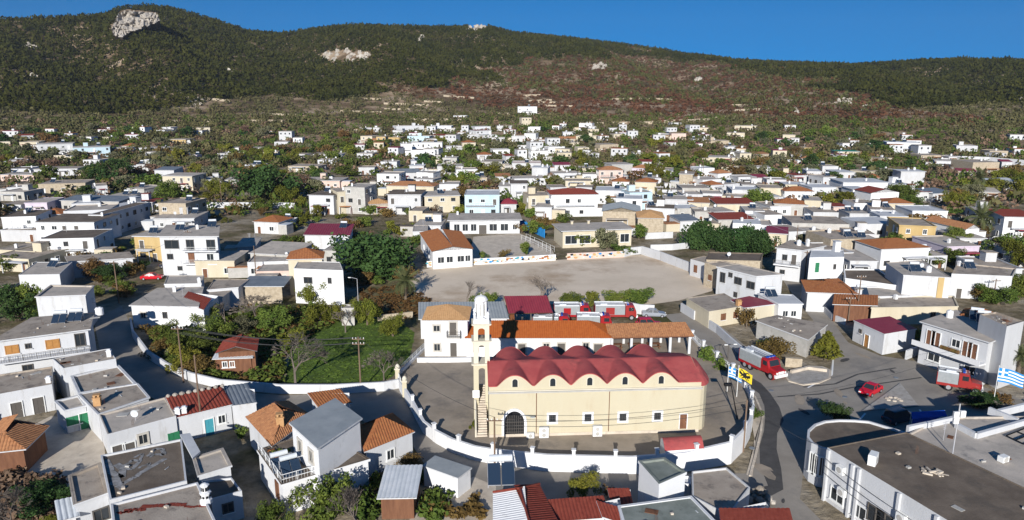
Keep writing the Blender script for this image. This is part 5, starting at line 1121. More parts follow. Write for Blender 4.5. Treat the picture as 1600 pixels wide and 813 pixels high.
# ---------------------------------------------------------------- houses farther off: x0 x1 y-of-eaves height depth wall roof kind [storeys] [y-tilt]
WC = dict(W='white', V='whitewash', w='white2', C='cream', Y='yellow', P='pink', L='lilac', B='paleblue', S='stone', G='greywall')  # paleblue and lilac also put shade into the wall colour of upper-left houses
RC = dict(t='roof_tan', g='roof_grey', d='roof_dark', w='roof_white', O='tile_orange', R='tile_red', B='tile_brown', T='tile_tan', M='maroon', k='metal_dark', l='metal_light', n='metal_green', m='metal_grey')
FAR = '''
57 112 225 7 10 W g S 2;113 170 230 6 10 B g S 2;85 104 243 3.5 8 C t F 1;52 117 264 3.5 9 W t S 1;0 50 273 3 8 P g S 1;59 132 287 4 10 S t F 1;6 32 293 3.5 7 W g F 1;26 52 212 3 8 W R M 1;217 264 231 3 8 W g S 1;192 217 228 3 8 C O H 1
161 176 214 3 6 C t F 1;280 306 243 3.2 6 L g F 1;266 292 218 3.5 8 Y t S 1;254 302 275 6 9 W g S 2;302 345 281 3.2 8 w g F 1;350 392 281 3 8 G g F 1;383 404 258 3 7 W g F 1;247 290 318 6.8 9 S t F 2;240 304 341 3.5 9 W g S 1;210 240 316 3.5 7 W R S 1
95 185 314 4 8 G k M 1;0 34 320 3.2 7 W t F 1;36 68 317 4 9 L g F 1;0 52 339 6.3 9 V d F 2;0 62 360 3.2 5 W t F 1;56 151 347 6.3 10 V d S 2;61 143 373 5.6 9 V d F 2;64 94 335 5 6 W O H 1;98 170 329 6 9 W g F 2;150 174 336 6.6 18 W d F 2
-20 50 404 3.1 10 C t F 1;-10 60 392 3 7 C t F 1;209 250 369 6.4 8 Y g S 2;305 367 408 3.8 8 C g F 1;367 394 385 3.4 8 W g S 1;392 459 397 4 10 G g M 1;385 456 409 3.6 8 W g F 1;400 458 424 3 6 P g F 1;397 436 347 3.5 8 W O H 1;436 452 346 2.5 5 W g F 1
513 534 392 3.6 9 W g F 1;565 585 213 6 8 C t F 2;586 600 214 6 8 Y t F 2;570 600 220 3.4 7 C B H 1;607 626 215 3.5 7 Y t F 1;624 641 225 7.5 7 V g F 2;641 690 223 6.5 9 V g F 2;643 680 235 5.5 8 V g F 2;697 721 229 4 7 W g F 1;721 742 223 6.5 8 C O H 2
615 632 204 4 7 W g F 1;637 672 213 4 8 B g F 1;673 703 212 3.5 8 W R M 1;684 705 203 3.5 8 W g F 1;740 766 204 6 9 W R S 2;487 508 241 3 8 w t S 1;516 538 241 3.5 7 W g F 1;494 522 250 3 7 W g F 1;450 498 260 3 9 S t F 1;539 572 293 9 8 G g F 3
548 573 302 6 7 W g F 2;482 520 305 6.5 8 W d S 2;520 537 300 7.5 8 C t F 2;456 530 282 3.5 9 P g S 1;588 622 272 6 8 V g F 2;654 681 270 5 7 V g F 1;615 653 270 4 9 w k G 1;604 679 291 4 9 C B H 1;608 660 304 6.8 9 W d S 2;576 606 319 3.5 6 S T H 1
663 718 306 5.8 9 C g S 2;724 778 305 7 10 B w F 2;780 805 319 3.5 7 W M H 1;780 806 291 4 9 w g S 1;682 735 260 4 9 W g F 1;709 741 265 4.5 7 V g F 1;740 785 253 4 10 W t F 1;725 762 278 3 9 S t F 1;768 795 234 4.5 7 V g F 1;745 768 242 3.5 8 W O H 1
790 803 244 4 6 W R M 1;878 897 207 4 6 W g F 1;900 932 213 4.5 8 C g F 1;875 900 217 3 7 S B G 1;822 840 209 5 7 V g F 2;800 822 213 4 8 W g F 1;856 877 230 4 7 V g F 1;902 920 231 4.5 7 W g F 1;934 965 226 5 10 S t F 1;832 858 236 6 7 V g F 2
800 845 255 4 9 W P F 1;955 988 257 5 8 W g S 2;935 973 266 6 8 P B H 2;990 1020 263 4 7 L B H 1;900 936 263 3 8 C g F 1;1020 1050 265 3.5 8 W t F 1;996 1029 285 5 8 C O H 2;806 855 279 3 8 W g F 1;865 907 271 3.5 7 W g F 1;885 927 283 3 8 C t F 1
798 824 287 6 8 w d S 2;863 935 304 7.4 10 V R H 2;826 862 306 6.2 8 C t F 2;842 868 324 4 7 W g F 1;930 975 298 5 9 W w F 1;985 1020 301 6 7 B g F 2;962 1003 311 5.5 8 V w F 2;940 998 331 5 12 S m X 1;997 1037 341 5.5 10 S T H 1;1036 1082 312 4.5 8 W g F 1
1010 1055 326 4 8 W d F 1;1082 1112 317 4 8 W B M 1;1122 1180 319 4 9 W R M 1;1068 1110 294 4 9 G t F 1;1103 1128 289 3.6 7 W O H 1;1145 1190 297 4 9 W w F 1;1127 1155 288 3.5 7 W g F 1;1125 1178 343 4 8 W R M 1;1148 1192 350 4 8 V w F 1;1088 1112 331 3.5 7 W t F 1
1115 1148 331 3.5 7 w g F 1;1058 1090 345 3.2 7 W k M 1;1022 1047 209 3 7 W g F 1;1049 1072 209 4.5 7 P t F 1;1081 1105 218 3.5 7 w g F 1;1135 1163 208 4 8 C t F 1;1126 1165 229 3.5 8 W g S 1;1106 1160 246 3.5 9 W g S 1;1112 1140 220 3.5 8 S t F 1;1178 1202 241 3 8 S B M 1
1226 1245 211 4.5 6 C t F 1;1257 1268 231 4 6 Y t F 1;1385 1437 223 6.5 10 V w F 2;1358 1384 227 3 8 B g S 1;1308 1345 237 4 9 W n S 1;1437 1476 243 3.5 9 S t F 1;1462 1515 252 4 8 W g S 1;1520 1562 254 6 12 S t F 1;1281 1304 277 4 8 W g F 1;1316 1387 285 5 10 V w S 1
1240 1260 274 3.5 7 W R S 1;1227 1272 299 3.5 8 V O H 1;1270 1307 293 4 9 W w F 1;1195 1227 294 4 8 C t F 1;1360 1405 301 5 9 V R X 1;1420 1456 300 3.5 6 w R S 1;1386 1428 318 3.5 8 C O H 1;1212 1258 319 4 8 W O H 1;1260 1288 314 4 8 W g F 1;1305 1328 323 3.5 6 P R S 1
1200 1262 322 3.4 8 W t F 1;1425 1481 330 4 9 V w F 1;1237 1327 350 4.3 10 W t F 1;1345 1407 350 4 9 W w F 1;1410 1466 353 6.2 10 Y t F 2;1505 1528 358 4 14 V B X 1;1568 1620 339 6.5 9 V R M 2;1298 1345 374 5 9 S t F 1;1376 1452 388 5 10 V O H 1;1478 1530 385 4 10 L g F 1
808 838 167 8 10 V w F 2;708 728 181 4 7 W g F 1;254 270 199 4 7 W g F 1;292 302 201 4 6 C t F 1;305 326 200 4 7 C t F 1;618 662 197 5 9 W g F 1;672 705 197 4 8 W g F 1;741 766 198 4 8 W g F 1;776 800 197 4 7 w g F 1;826 845 199 5 7 V g F 1
905 925 193 6 7 V g F 2;1148 1182 197 4 9 C g F 1;1500 1530 228 3.5 8 w g F 1;1545 1575 236 3.5 8 S t F 1;30 60 222 4 8 C t F 1;560 580 200 3.5 7 w t F 1;1290 1312 260 3.5 7 w g F 1;1350 1372 268 3.5 7 C t F 1;1180 1205 262 3.2 7 w g F 1;1220 1238 250 3.2 7 W g F 1
1165 1195 330 3.6 8 W g F 1;1195 1225 336 3.6 8 V t F 1;1270 1310 332 3.4 8 w t F 1;1330 1362 334 3.4 7 W g F 1;1232 1262 362 3.6 8 W t F 1;1262 1300 366 3.4 8 w g F 1;1205 1236 365 3.6 8 C M S 1;1330 1370 366 3.4 7 w t F 1;1352 1380 378 3.4 7 W g F 1;1100 1130 303 3.5 8 W g F 1
1190 1222 308 3.6 8 W w F 1;1060 1095 326 3.4 7 W w F 1;1030 1060 297 3.4 7 w t F 1;1010 1034 279 3.5 7 W g F 1;1060 1085 281 3.5 7 w t F 1;1150 1180 277 3.4 7 W g F 1;1205 1232 281 3.4 7 w g F 1;1130 1152 262 3.4 7 C t F 1;860 885 293 3.4 7 W t F 1;905 930 293 3.4 7 w t F 1
690 722 288 4 8 W g F 1;530 560 318 3.4 7 w g F 1;640 662 330 3.4 7 C t F 1;690 712 247 3.5 7 W g F 1;596 622 253 3.5 7 W g F 1;560 585 262 3.5 7 w t F 1;640 660 252 3.5 7 W w F 1;12 40 250 3.5 8 w t F 1;130 158 250 3.5 7 W g F 1;172 200 322 4 8 W w F 1
0 40 300 3.5 8 G g F 1;110 150 318 4 7 W w F 1;160 196 308 3.5 8 W g S 1;340 372 240 3.2 7 w t F 1;410 432 238 3.2 7 C t F 1;430 452 222 3.2 7 w g F 1;640 662 362 3.4 7 W g F 1;1455 1490 302 3.2 9 w k M 1;1530 1562 300 3.2 8 G g M 1;1560 1600 285 3.2 9 w l M 1
1545 1600 420 3.4 9 w t F 1;1500 1540 372 2.8 8 w g S 1;1590 1640 395 3.4 8 W t F 1;1440 1480 400 3 8 w g F 1;1530 1560 330 3 7 w g S 1;1296 1330 395 3.6 9 w t F 1;1330 1372 408 3.4 9 W g F 1;1185 1212 352 3.4 7 W g F 1;1110 1130 350 3.2 6 C t F 1;650 690 352 3.4 7 W g S 1
'''
LOOKW = {'white': 'white', 'whitewash': 'bright white', 'white2': 'off-white', 'cream': 'cream', 'yellow': 'yellow', 'pink': 'pinkish', 'lilac': 'lilac', 'paleblue': 'pale blue', 'stone': 'bare tan', 'greywall': 'grey'}  # pale blue and lilac include walls with shade put into their colour
LOOKR = {'roof_tan': 'tan flat roof', 'roof_grey': 'grey flat roof', 'roof_dark': 'dark flat roof', 'roof_white': 'pale flat roof', 'tile_orange': 'orange tiles', 'tile_red': 'red roof', 'tile_brown': 'brown tiles', 'tile_tan': 'tan tiles', 'maroon': 'maroon roof', 'metal_dark': 'dark metal roof', 'metal_light': 'light metal roof', 'metal_green': 'green roof', 'metal_grey': 'grey metal roof'}
LAND = [(755, 560, 'the bell tower'), (880, 432, 'the sandy field'), (697, 385, 'the school annex'), (757, 352, 'the long white school'), (933, 372, 'the tan school'), (585, 402, 'the big fig tree'), (1138, 372, 'the dark clipped trees'),
        (751, 318, 'the pale blue house'), (515, 362, 'the long maroon roof'), (295, 388, 'the three-storey house'), (823, 172, 'the lone hillside house'), (1326, 238, 'the green-roofed house'), (1438, 365, 'the yellow stone house'),
        (898, 318, 'the red-roofed white house'), (954, 272, 'the pink house'), (425, 288, 'the round dark tree'), (95, 295, 'the unfinished tan house'), (268, 322, 'the tan upper storey'), (1525, 342, 'the large date palm'),
        (1411, 232, 'the white villa'), (1541, 264, 'the tan barn'), (630, 235, 'the tall white house'), (555, 315, 'the concrete tower house'), (85, 235, 'the white hillside house'), (1267, 400, 'the wide-balcony house'), (1350, 292, 'the long terrace house'), (1230, 300, 'the orange-hipped cottage'), (100, 380, 'the stepped white house'), (1380, 510, 'the maroon fork house'), (1520, 540, 'the balcony house'), (270, 480, 'the garden bungalow'), (880, 640, 'the church'), (480, 690, 'the tall house'), (250, 720, 'the paint-streaked roof'), (1420, 740, 'the large building'), (1135, 230, 'the terraced slope'), (200, 265, 'the dark orchard')]
def place(x, y, skip=None):
    bd = sorted(((x - a) ** 2 + ((y - b) * 1.7) ** 2, a, b, n) for a, b, n in LAND if ((x - a) ** 2 + (y - b) ** 2) > 250)[0]
    dx, dy = x - bd[1], (y - bd[2]) * 1.7
    if abs(dx) > 2.2 * abs(dy): rel = 'right of ' if dx > 0 else 'left of '
    elif abs(dy) > 2.2 * abs(dx): rel = 'in front of ' if dy > 0 else 'behind '
    else: rel = ('below-' if dy > 0 else 'above-') + ('right of ' if dx > 0 else 'left of ')
    return rel + bd[3], math.sqrt(bd[0])
ORD = ['nearest', 'second nearest', 'third nearest', 'fourth nearest', 'fifth nearest', 'sixth nearest', 'seventh nearest', 'eighth nearest', 'ninth nearest', 'tenth nearest', 'eleventh nearest', 'twelfth nearest', 'thirteenth nearest', 'fourteenth nearest', 'fifteenth nearest', 'sixteenth nearest', 'seventeenth nearest', 'eighteenth nearest', 'nineteenth nearest', 'twentieth nearest']
PENDING = []
def far_cluster():
    rg = random.Random(21); W_ = MB(); n = 0; ms = ['white', 'white2', 'cream', 'whitewash', 'roof_grey', 'roof_tan', 'tile_orange', 'maroon', 'glass']
    for xa, xb, ya, yb, k in ((560, 1000, 190, 245, 44), (0, 330, 200, 245, 14), (330, 560, 205, 250, 7), (1000, 1240, 192, 255, 18), (1240, 1600, 212, 250, 11)):
        made = 0
        for _ in range(k * 30):
            if made >= k: break
            y = rg.uniform(ya, yb); s = .0237 * (y - 140); w = rg.uniform(5.5, 10); x = rg.uniform(xa, xb)
            if any(x < b_ + 1 and x + w * s > a_ - 1 and abs(y - c_) < 4 for a_, b_, c_ in taken): continue
            taken.append((x, x + w * s, y)); made += 1; p = T(x + w * s / 2, y + 5); h = rg.choice([3, 3.2, 3.4, 3.4, 6]); an = rg.uniform(-.35, .35); d = rg.uniform(7, 10); m = rg.choice([0, 0, 1, 2, 3, 1])
            W_.box((p.x, p.y, p.z + h / 2 - .4), (w, d, h + .8), an, m); W_.box((p.x, p.y, p.z + h + .08), (w + .3, d + .3, .16), an, rg.choice([4, 4, 5, 4, 5, 6, 7]))
            if rg.random() < .5: W_.box((p.x + rg.uniform(-2, 2), p.y + 1, p.z + h + .7), (rg.uniform(.6, 2), 1, 1.2), an, 0)
            for q in range(int(w / 2.6)):
                t = (q + .5) / int(w / 2.6) - .5; cs, sn = math.cos(an), math.sin(an); lx, ly = t * w, -d / 2 - .02; W_.box((p.x + lx * cs - ly * sn, p.y + lx * sn + ly * cs, p.z + h - 1.5), (1.0, .08, 1.1), an, 8)
    o = W_.build('far_houses', ms, None); o['kind'] = 'stuff'
def settle():
    by = {}
    for o, look, x, y in PENDING:
        rel, d = place(x, y); by.setdefault((look, rel), []).append((d, o))
    for (look, rel), v in by.items():
        v.sort(key=lambda t: t[0])
        for i, (d, o) in enumerate(v):
            o['label'] = f'{look} {rel}' if len(v) == 1 else f'{look}, {ORD[i] if i < 20 else "outermost"} {rel}'
fr = random.Random(42)
# more small far houses filling the band under the slope
DENSE = [(0, 330, 215, 300, 6), (560, 1000, 250, 300, 10), (1000, 1420, 262, 345, 20), (1240, 1600, 235, 275, 4)]
taken = []
for row in FAR.strip().replace('\n', ';').split(';'):
    f_ = row.split(); taken.append((float(f_[0]), float(f_[1]), float(f_[2])))
extra = []
for xa, xb, ya, yb, n_ in DENSE:
    made = 0
    for _t in range(n_ * 30):
        if made >= n_: break
        y_ = fr.uniform(ya, yb); s_ = .0237 * (y_ - 140); w_ = max(9, fr.uniform(5.5, 11) * s_); x_ = fr.uniform(xa, xb)
        if 640 < x_ + w_ and x_ < 1010 and y_ > 306: continue
        if any(x_ < b_ + 1 and x_ + w_ > a_ - 1 and abs(y_ - c_) < 4.5 + .03 * (y_ - 190) for a_, b_, c_ in taken): continue
        taken.append((x_, x_ + w_, y_)); made += 1
        kd_ = fr.choice('FFFFSSSHM'); rf_ = {'F': fr.choice('tgdwg'), 'S': fr.choice('tgw'), 'H': fr.choice('OBR'), 'M': fr.choice('RMkB')}[kd_]
        extra.append(f"{x_:.0f} {x_ + w_:.0f} {y_:.0f} {fr.uniform(2.9, 4.2) if fr.random() < .75 else 6.2:.1f} {fr.uniform(6, 9):.1f} {fr.choice('WWWVVwwCGS')} {rf_} {kd_} 1")
FAR += '\n'.join(extra) + '\n'
far_cluster()
for row in FAR.strip().replace('\n', ';').split(';'):
    f = row.split(); x0, x1, y, h, d = [float(v) for v in f[:5]]; wl = WC[f[5]]; rf = 'pink' if f[6] == 'P' else RC[f[6]]; kd = f[7]; sty = int(f[8])
    tilt = float(f[9]) if len(f) > 9 else fr.uniform(-.035, .035) * (x1 - x0)
    ex_ = []
    if wl == 'white' and fr.random() < .38: wl = fr.choice(['white2', 'white2', 'cream', 'greywall'])
    if kd in 'FS' and h < 20:
        for k in range(fr.choice([0, 1, 1, 2])):
            ex_.append((fr.choice(['solar', 'solar', 'chim', 'barrel', 'chim', 'ant', 'dish']), fr.uniform(.12, .88), fr.uniform(.3, .8)))
        if fr.random() < .22 and (x1 - x0) > 25: ex_.append(('box', fr.uniform(.2, .8), .7, 2.4, 2.4, 2.1))
    if rf in ('pink',): rf = 'pink'
    yw = fr.uniform(-.3, .3) if (x1 - x0) < 34 else fr.uniform(-.1, .1)
    if kd in 'FS': d *= 1.3
    r = hf(x0, x1, y, h, d, tilt, yaw=yw, wall=wl, roof=rf, kind=kd, sty=max(1, min(sty, int(h / 2.7) or 1)), label='house', group=None, extras=ex_, rise={'H': 1.4, 'G': 1.4, 'X': 1.3, 'M': .7}.get(kd, 1), seed=int(x0 * 7 + y), prob=.8)
    inf = HOUSES[-1][2]
    q_ = inf['q']; ee = q_[1] - q_[0]; Lw = ee.length; nn = Vector((ee.y, -ee.x, 0)).normalized(); eu = ee.normalized(); bz = r['_base'][2]; an_ = math.atan2(ee.y, ee.x)
    if fr.random() < .6 and h > 3.1:
        wd, dp, hh_ = fr.uniform(2.4, 4.6), fr.uniform(2.5, 4.5), fr.uniform(2.3, min(3.0, h - .3)); sd = fr.choice([-1, 1]); c_ = (q_[0] if sd < 0 else q_[1]) + eu * (sd * (wd / 2 + .01)) - nn * fr.uniform(.5, 3.5)
        m_ = MB(); m_.box((c_.x, c_.y, bz + hh_ / 2 - .3), (wd, dp, hh_ + .6), an_); m_.build('annex', fr.choice([wl, wl, 'white2', 'greywall', 'cream']), r); m_ = MB(); m_.box((c_.x, c_.y, bz + hh_ + .06), (wd + .2, dp + .2, .12), an_); m_.build('annex_roof', fr.choice(['roof_tan', 'roof_grey', 'roof_dark', 'metal_light', 'tile_brown', 'roof_grey']), r)
    if fr.random() < .45 and h > 2.9 and Lw > 5:
        u0 = fr.uniform(0, .5); u1 = min(1, u0 + fr.uniform(.35, .6)); zz = 2.5 if h < 5 else 2.85; a_ = q_[0] + ee * u0; b_ = q_[0] + ee * u1; dp = fr.uniform(1.2, 2.4)
        m_ = MB(); m_.prism([tuple(a_)[:2], tuple(a_ + nn * dp)[:2], tuple(b_ + nn * dp)[:2], tuple(b_)[:2]], bz + zz, bz + zz + .15)
        m_.build('porch_roof', fr.choice(['roof_grey', 'white', 'white2', 'tile_brown', 'maroon']), r)
        for p_ in (a_ + nn * (dp - .15), b_ + nn * (dp - .15)): m_ = MB(); m_.box((p_.x, p_.y, bz + zz / 2 - .2), (.18, .18, zz + .4), an_); m_.build('porch_post', 'white', r)
    st = 'two-storey ' if sty >= 2 and h > 5 else ('low ' if h < 3.3 else '')
    shp = {'H': 'hipped ', 'G': 'gabled ', 'X': 'gabled ', 'M': 'sloping '}.get(kd, '')
    w_m = (inf['q'][1] - inf['q'][0]).length; sz = 'long ' if w_m > 15 else ('small ' if w_m < 7 else '')
    PENDING.append((r, f"{sz}{st}{LOOKW[wl]} house with {shp}{LOOKR.get(rf, 'pink flat roof')}", (x0 + x1) / 2, y + 4))
# ---------------------------------------------------------------- trees
def leaf_cloud(rg, n, size, lobes, flat=.8, shell=.55):
    """leaf faces spread through the volume of several lobes; unit crown: width 1, height 1, base at z=0"""
    k = len(lobes); wts = np.array([l[3] ** 2 for l in lobes]); wts /= wts.sum()
    pick = rg.choice(k, n, p=wts); L = np.array(lobes)[pick]
    d = rg.normal(size=(n, 3)); d /= np.linalg.norm(d, axis=1)[:, None]
    rad = (shell + (1 - shell) * rg.random(n) ** .6) * (1 + .22 * rg.normal(size=n) * .5)
    c = L[:, :3] + d * (L[:, 3] * rad)[:, None] * np.array([1, 1, flat])
    a = rg.normal(size=(n, 3)) + d * 0.2; nrm = d + .9 * rg.normal(size=(n, 3)); nrm /= np.linalg.norm(nrm, axis=1)[:, None]
    a -= nrm * (a * nrm).sum(1)[:, None]; a /= np.linalg.norm(a, axis=1)[:, None]; b = np.cross(nrm, a)
    s = size * rg.uniform(.6, 1.3, n)[:, None]
    v = np.stack([c - a * s - b * s * .25, c - b * s * .62, c + a * s, c + b * s * .62], 1)
    return v
def quads_mesh(name, v, m):
    n = v.shape[0]; me = bpy.data.meshes.new(name); me.vertices.add(n * 4); me.vertices.foreach_set('co', v.reshape(-1).astype(np.float32)); me.loops.add(n * 4); me.loops.foreach_set('vertex_index', np.arange(n * 4, dtype=np.int32))
    me.polygons.add(n); me.polygons.foreach_set('loop_start', np.arange(0, n * 4, 4, dtype=np.int32)); me.polygons.foreach_set('loop_total', np.full(n, 4, dtype=np.int32)); me.update(calc_edges=True); me.materials.append(MATS[m]); return me
def make_lobes(rg, n, spread=.28, lo=.30, hi=.78, r=(.16, .27)):
    return [(rg.normal() * spread * .7, rg.normal() * spread * .7, rg.uniform(lo, hi), rg.uniform(*r)) for _ in range(n)] + [(0, 0, .5, .3)]
def fit(v):
    q = v.reshape(-1, 3); lo, hi = np.percentile(q, 2, axis=0), np.percentile(q, 98, axis=0)
    q = (q - np.array([(lo[0] + hi[0]) / 2, (lo[1] + hi[1]) / 2, lo[2]])) / np.array([hi[0] - lo[0], hi[1] - lo[1], hi[2] - lo[2]]); return q.reshape(v.shape)
CROWN = {}
def crown(kind, size, var):
    k = (kind, size, var)
    if k in CROWN: return CROWN[k]
    rg = np.random.default_rng(sum(map(ord, kind)) * 131 + size * 17 + var * 7)
    m = {'fig': 'leaf_dark', 'clipped': 'leaf_dark', 'citrus': 'leaf_lime', 'broad': 'leaf_green', 'olive': 'leaf_olive', 'rust': 'leaf_rust', 'brown': 'leaf_brown', 'cone': 'leaf_lime', 'cypress': 'leaf_dark', 'dark': 'leaf_dark'}[kind]
    n, s = {0: (260, .105), 1: (1150, .056), 2: (5200, .031)}[size]
    if kind in ('brown', 'rust'): n = int(n * .62)
    if kind in ('cone', 'cypress'):
        t = rg.random(n); ang = rg.random(n) * 2 * math.pi; rad = (1 - t) ** .8 * .5 * np.minimum(1, t * 9 + .25) * rg.uniform(.55, 1.08, n)
        c = np.stack([rad * np.cos(ang), rad * np.sin(ang), t], 1); lob = [(x[0], x[1], x[2], .03) for x in c]
        v = leaf_cloud(rg, n, s * 1.2, lob)
    else:
        nl = {0: 6, 1: 13, 2: 26}[size]; r = {0: (.2, .3), 1: (.13, .24), 2: (.13, .23)}[size]
        lob = make_lobes(rg, nl, .3, .3, .7, (.12, .2)) + [(0, 0, .5, .36), (.08, .05, .42, .36), (-.08, -.04, .45, .35)] if kind in ('clipped', 'fig') else None
        if lob: n = int(n * 1.3)
        v = leaf_cloud(rg, n, s, lob, 1.0, .8) if lob else leaf_cloud(rg, n, s, make_lobes(rg, nl, .34 if kind != 'clipped' else .4, .22, .82, r), .85, .5)
    CROWN[k] = quads_mesh('crown', fit(v), m); return CROWN[k]
TRK = {}
def trunk_mesh(var):
    if var in TRK: return TRK[var]
    rg = random.Random(var * 5 + 1); b = MB(); p = Vector((0, 0, -.06)); top = Vector((rg.uniform(-.04, .04), rg.uniform(-.04, .04), .42))
    b.tube(p, top * .5, .05, .04, 7); b.tube(top * .5, top, .04, .03, 7, 0, False)
    for k in range(6):
        t = k * math.pi / 3 + rg.random(); e = top + Vector((.26 * math.cos(t), .26 * math.sin(t), rg.uniform(.2, .38))); b.tube(top - Vector((0, 0, .05)), e, .024, .008, 5, 0, False); b.tube(e, e + Vector((.1 * math.cos(t + 1), .1 * math.sin(t + 1), .14)), .009, .003, 4, 0, False)
    TRK[var] = mesh_of(b, 'trunk', ['trunk']); return TRK[var]
NM = {'fig': ('fig_tree', 'tree', 'big dark fig tree'), 'clipped': ('evergreen_tree', 'tree', 'dense dark evergreen tree'), 'citrus': ('citrus_tree', 'tree', 'yellow-green citrus tree'), 'broad': ('leafy_tree', 'tree', 'mid-green leafy tree'), 'olive': ('olive_tree', 'tree', 'grey-green olive tree'),
      'rust': ('autumn_tree', 'tree', 'rust-coloured autumn tree'), 'brown': ('leafless_tree', 'tree', 'thin brown half-bare tree'), 'cone': ('cypress_tree', 'tree', 'yellow-green cone-shaped tree'), 'cypress': ('cypress_tree', 'tree', 'narrow dark cypress'), 'dark': ('pine_tree', 'tree', 'dark green round tree')}
tree_rnd = random.Random(77); TREES = []
def tree(kind, x, yb, wpx, hpx, label=None, size=None, at=None):
    p = at if at is not None else T(x, yb); s = ppm(p); W = wpx / s; sn = (HCAM - p.z) / math.hypot(p.x, p.y, HCAM - p.z); cs = math.sqrt(1 - sn * sn)
    if at is None and kind not in ('cone', 'cypress'): p = T(x, yb - .32 * wpx * sn)
    H = max(.42 * W, (hpx / s - .55 * W * sn) / cs)
    if size is None: size = 2 if wpx > 34 else (1 if wpx > 15 else 0)
    nm, cat, look = NM[kind]; g = thing(nm, label or look, cat, (p.x, p.y, p.z)); var = tree_rnd.randrange(3)
    low = .0 if kind == 'clipped' else .12 if kind in ('cone', 'cypress') else (.16 if kind != 'fig' else .05)
    o = inst('crown', crown(kind, size, var), g, (p.x, p.y, p.z + H * low), tree_rnd.random() * 6.28, (W, W * tree_rnd.uniform(.85, 1.1), H * (1 - low)))
    inst('trunk', trunk_mesh(var), g, (p.x, p.y, p.z), tree_rnd.random() * 6.28, (W * .9, W * .9, H * .95))
    if not label: PENDING.append((g, ('small ' if W < 3.4 else 'large ' if W > 7.5 else '') + look, x, yb - hpx / 2))
    TREES.append((p.x, p.y, W / 2)); return g
def branch_tree(x, yb, wpx, hpx, label, seed=1, m='twig', depth=5):
    p = T(x, yb); s = ppm(p); W = wpx / s; H = hpx / s; rg = random.Random(seed); g = thing('bare_tree', label, 'tree', (p.x, p.y, p.z)); b = MB(); tw_ = MB()
    def rec(q, d, L, r, n):
        e = q + d * L; (b if n > 2 else tw_).tube(q, e, r, r * .68, 5 if n > 2 else 3, 0, False)
        if n == 0: return
        for k in range(3 if n > 1 else 4):
            t = rg.random() * 6.28; a = rg.uniform(.35, .8); o = d.orthogonal().normalized(); o2 = d.cross(o)
            nd = (d + (o * math.cos(t) + o2 * math.sin(t)) * a + Vector((0, 0, .08))).normalized(); nd = Vector((nd.x * W / H * .9, nd.y * W / H * .9, nd.z)).normalized(); rec(e - d * L * rg.uniform(0, .25), nd, L * rg.uniform(.62, .85), max(r * .62, .012), n - 1)
    rec(Vector((p.x, p.y, p.z - .2)), Vector((0, 0, 1)), H * .27, .04 + H * .011, depth)
    av = np.array(b.v + tw_.v) - np.array([p.x, p.y, p.z]); sx = W / 2 / max(np.percentile(np.abs(av[:, 0]), 98), .1); sy = W / 2 / max(np.percentile(np.abs(av[:, 1]), 98), .1); sz = H / max(np.percentile(av[:, 2], 98), .1)
    for bb_ in (b, tw_): bb_.v = [(p.x + (x_ - p.x) * sx, p.y + (y_ - p.y) * sy, p.z + (z_ - p.z) * sz) for x_, y_, z_ in bb_.v]
    b.build('trunk', m, g); tw_.build('crown', m, g); return g
def palm(x, yb, wpx, hpx, label, n=34, seed=3):
    p = T(x, yb); s = ppm(p); W = wpx / s; H = hpx / s / CP; rg = random.Random(seed); g = thing('palm_tree', label, 'palm', (p.x, p.y, p.z)); ht = max(H - W * .38, .8)
    b = MB(); N = 8
    for k in range(N): b.tube((p.x, p.y, p.z - .2 + ht * k / N), (p.x, p.y, p.z - .2 + ht * (k + 1) / N), .34 - .01 * k, .27 - .01 * k, 8)
    b.build('trunk', 'trunk', g); fm = []
    for dr in (.05, .35, .75, 1.15):
        b = MB(); sg = 9; pts = []; a = math.radians(75 - dr * 55); q = Vector((0, 0, 0))
        for i in range(sg + 1): pts.append(q.copy()); q = q + Vector((math.cos(a), 0, math.sin(a))) / sg; a -= dr * .23
        b.path(pts, .018, 4)
        for i in range(1, sg):
            for sub in (0, .5):
                c = pts[i] * (1 - sub) + pts[i + 1] * sub; L = .26 * math.sin(math.pi * min(.95, .2 + i / sg * .85)) + .05; d = (pts[i + 1] - pts[i]).normalized()
                for sd in (-1, 1): t_ = c + Vector((0, sd * L * .8, -.25 * L)) + d * L * .6; b.face([c - d * .022, c + d * .022, t_])
        fm.append(mesh_of(b, 'frond', ['leaf_palm']))
    for k in range(n):
        i = min(3, int(4 * (k / n) ** .9)); o = inst('frond', fm[i], g, (p.x, p.y, p.z + ht - .2), k * 2.4 + rg.uniform(-.2, .2), (W * .52 * rg.uniform(.85, 1.1),) * 3)
    return g
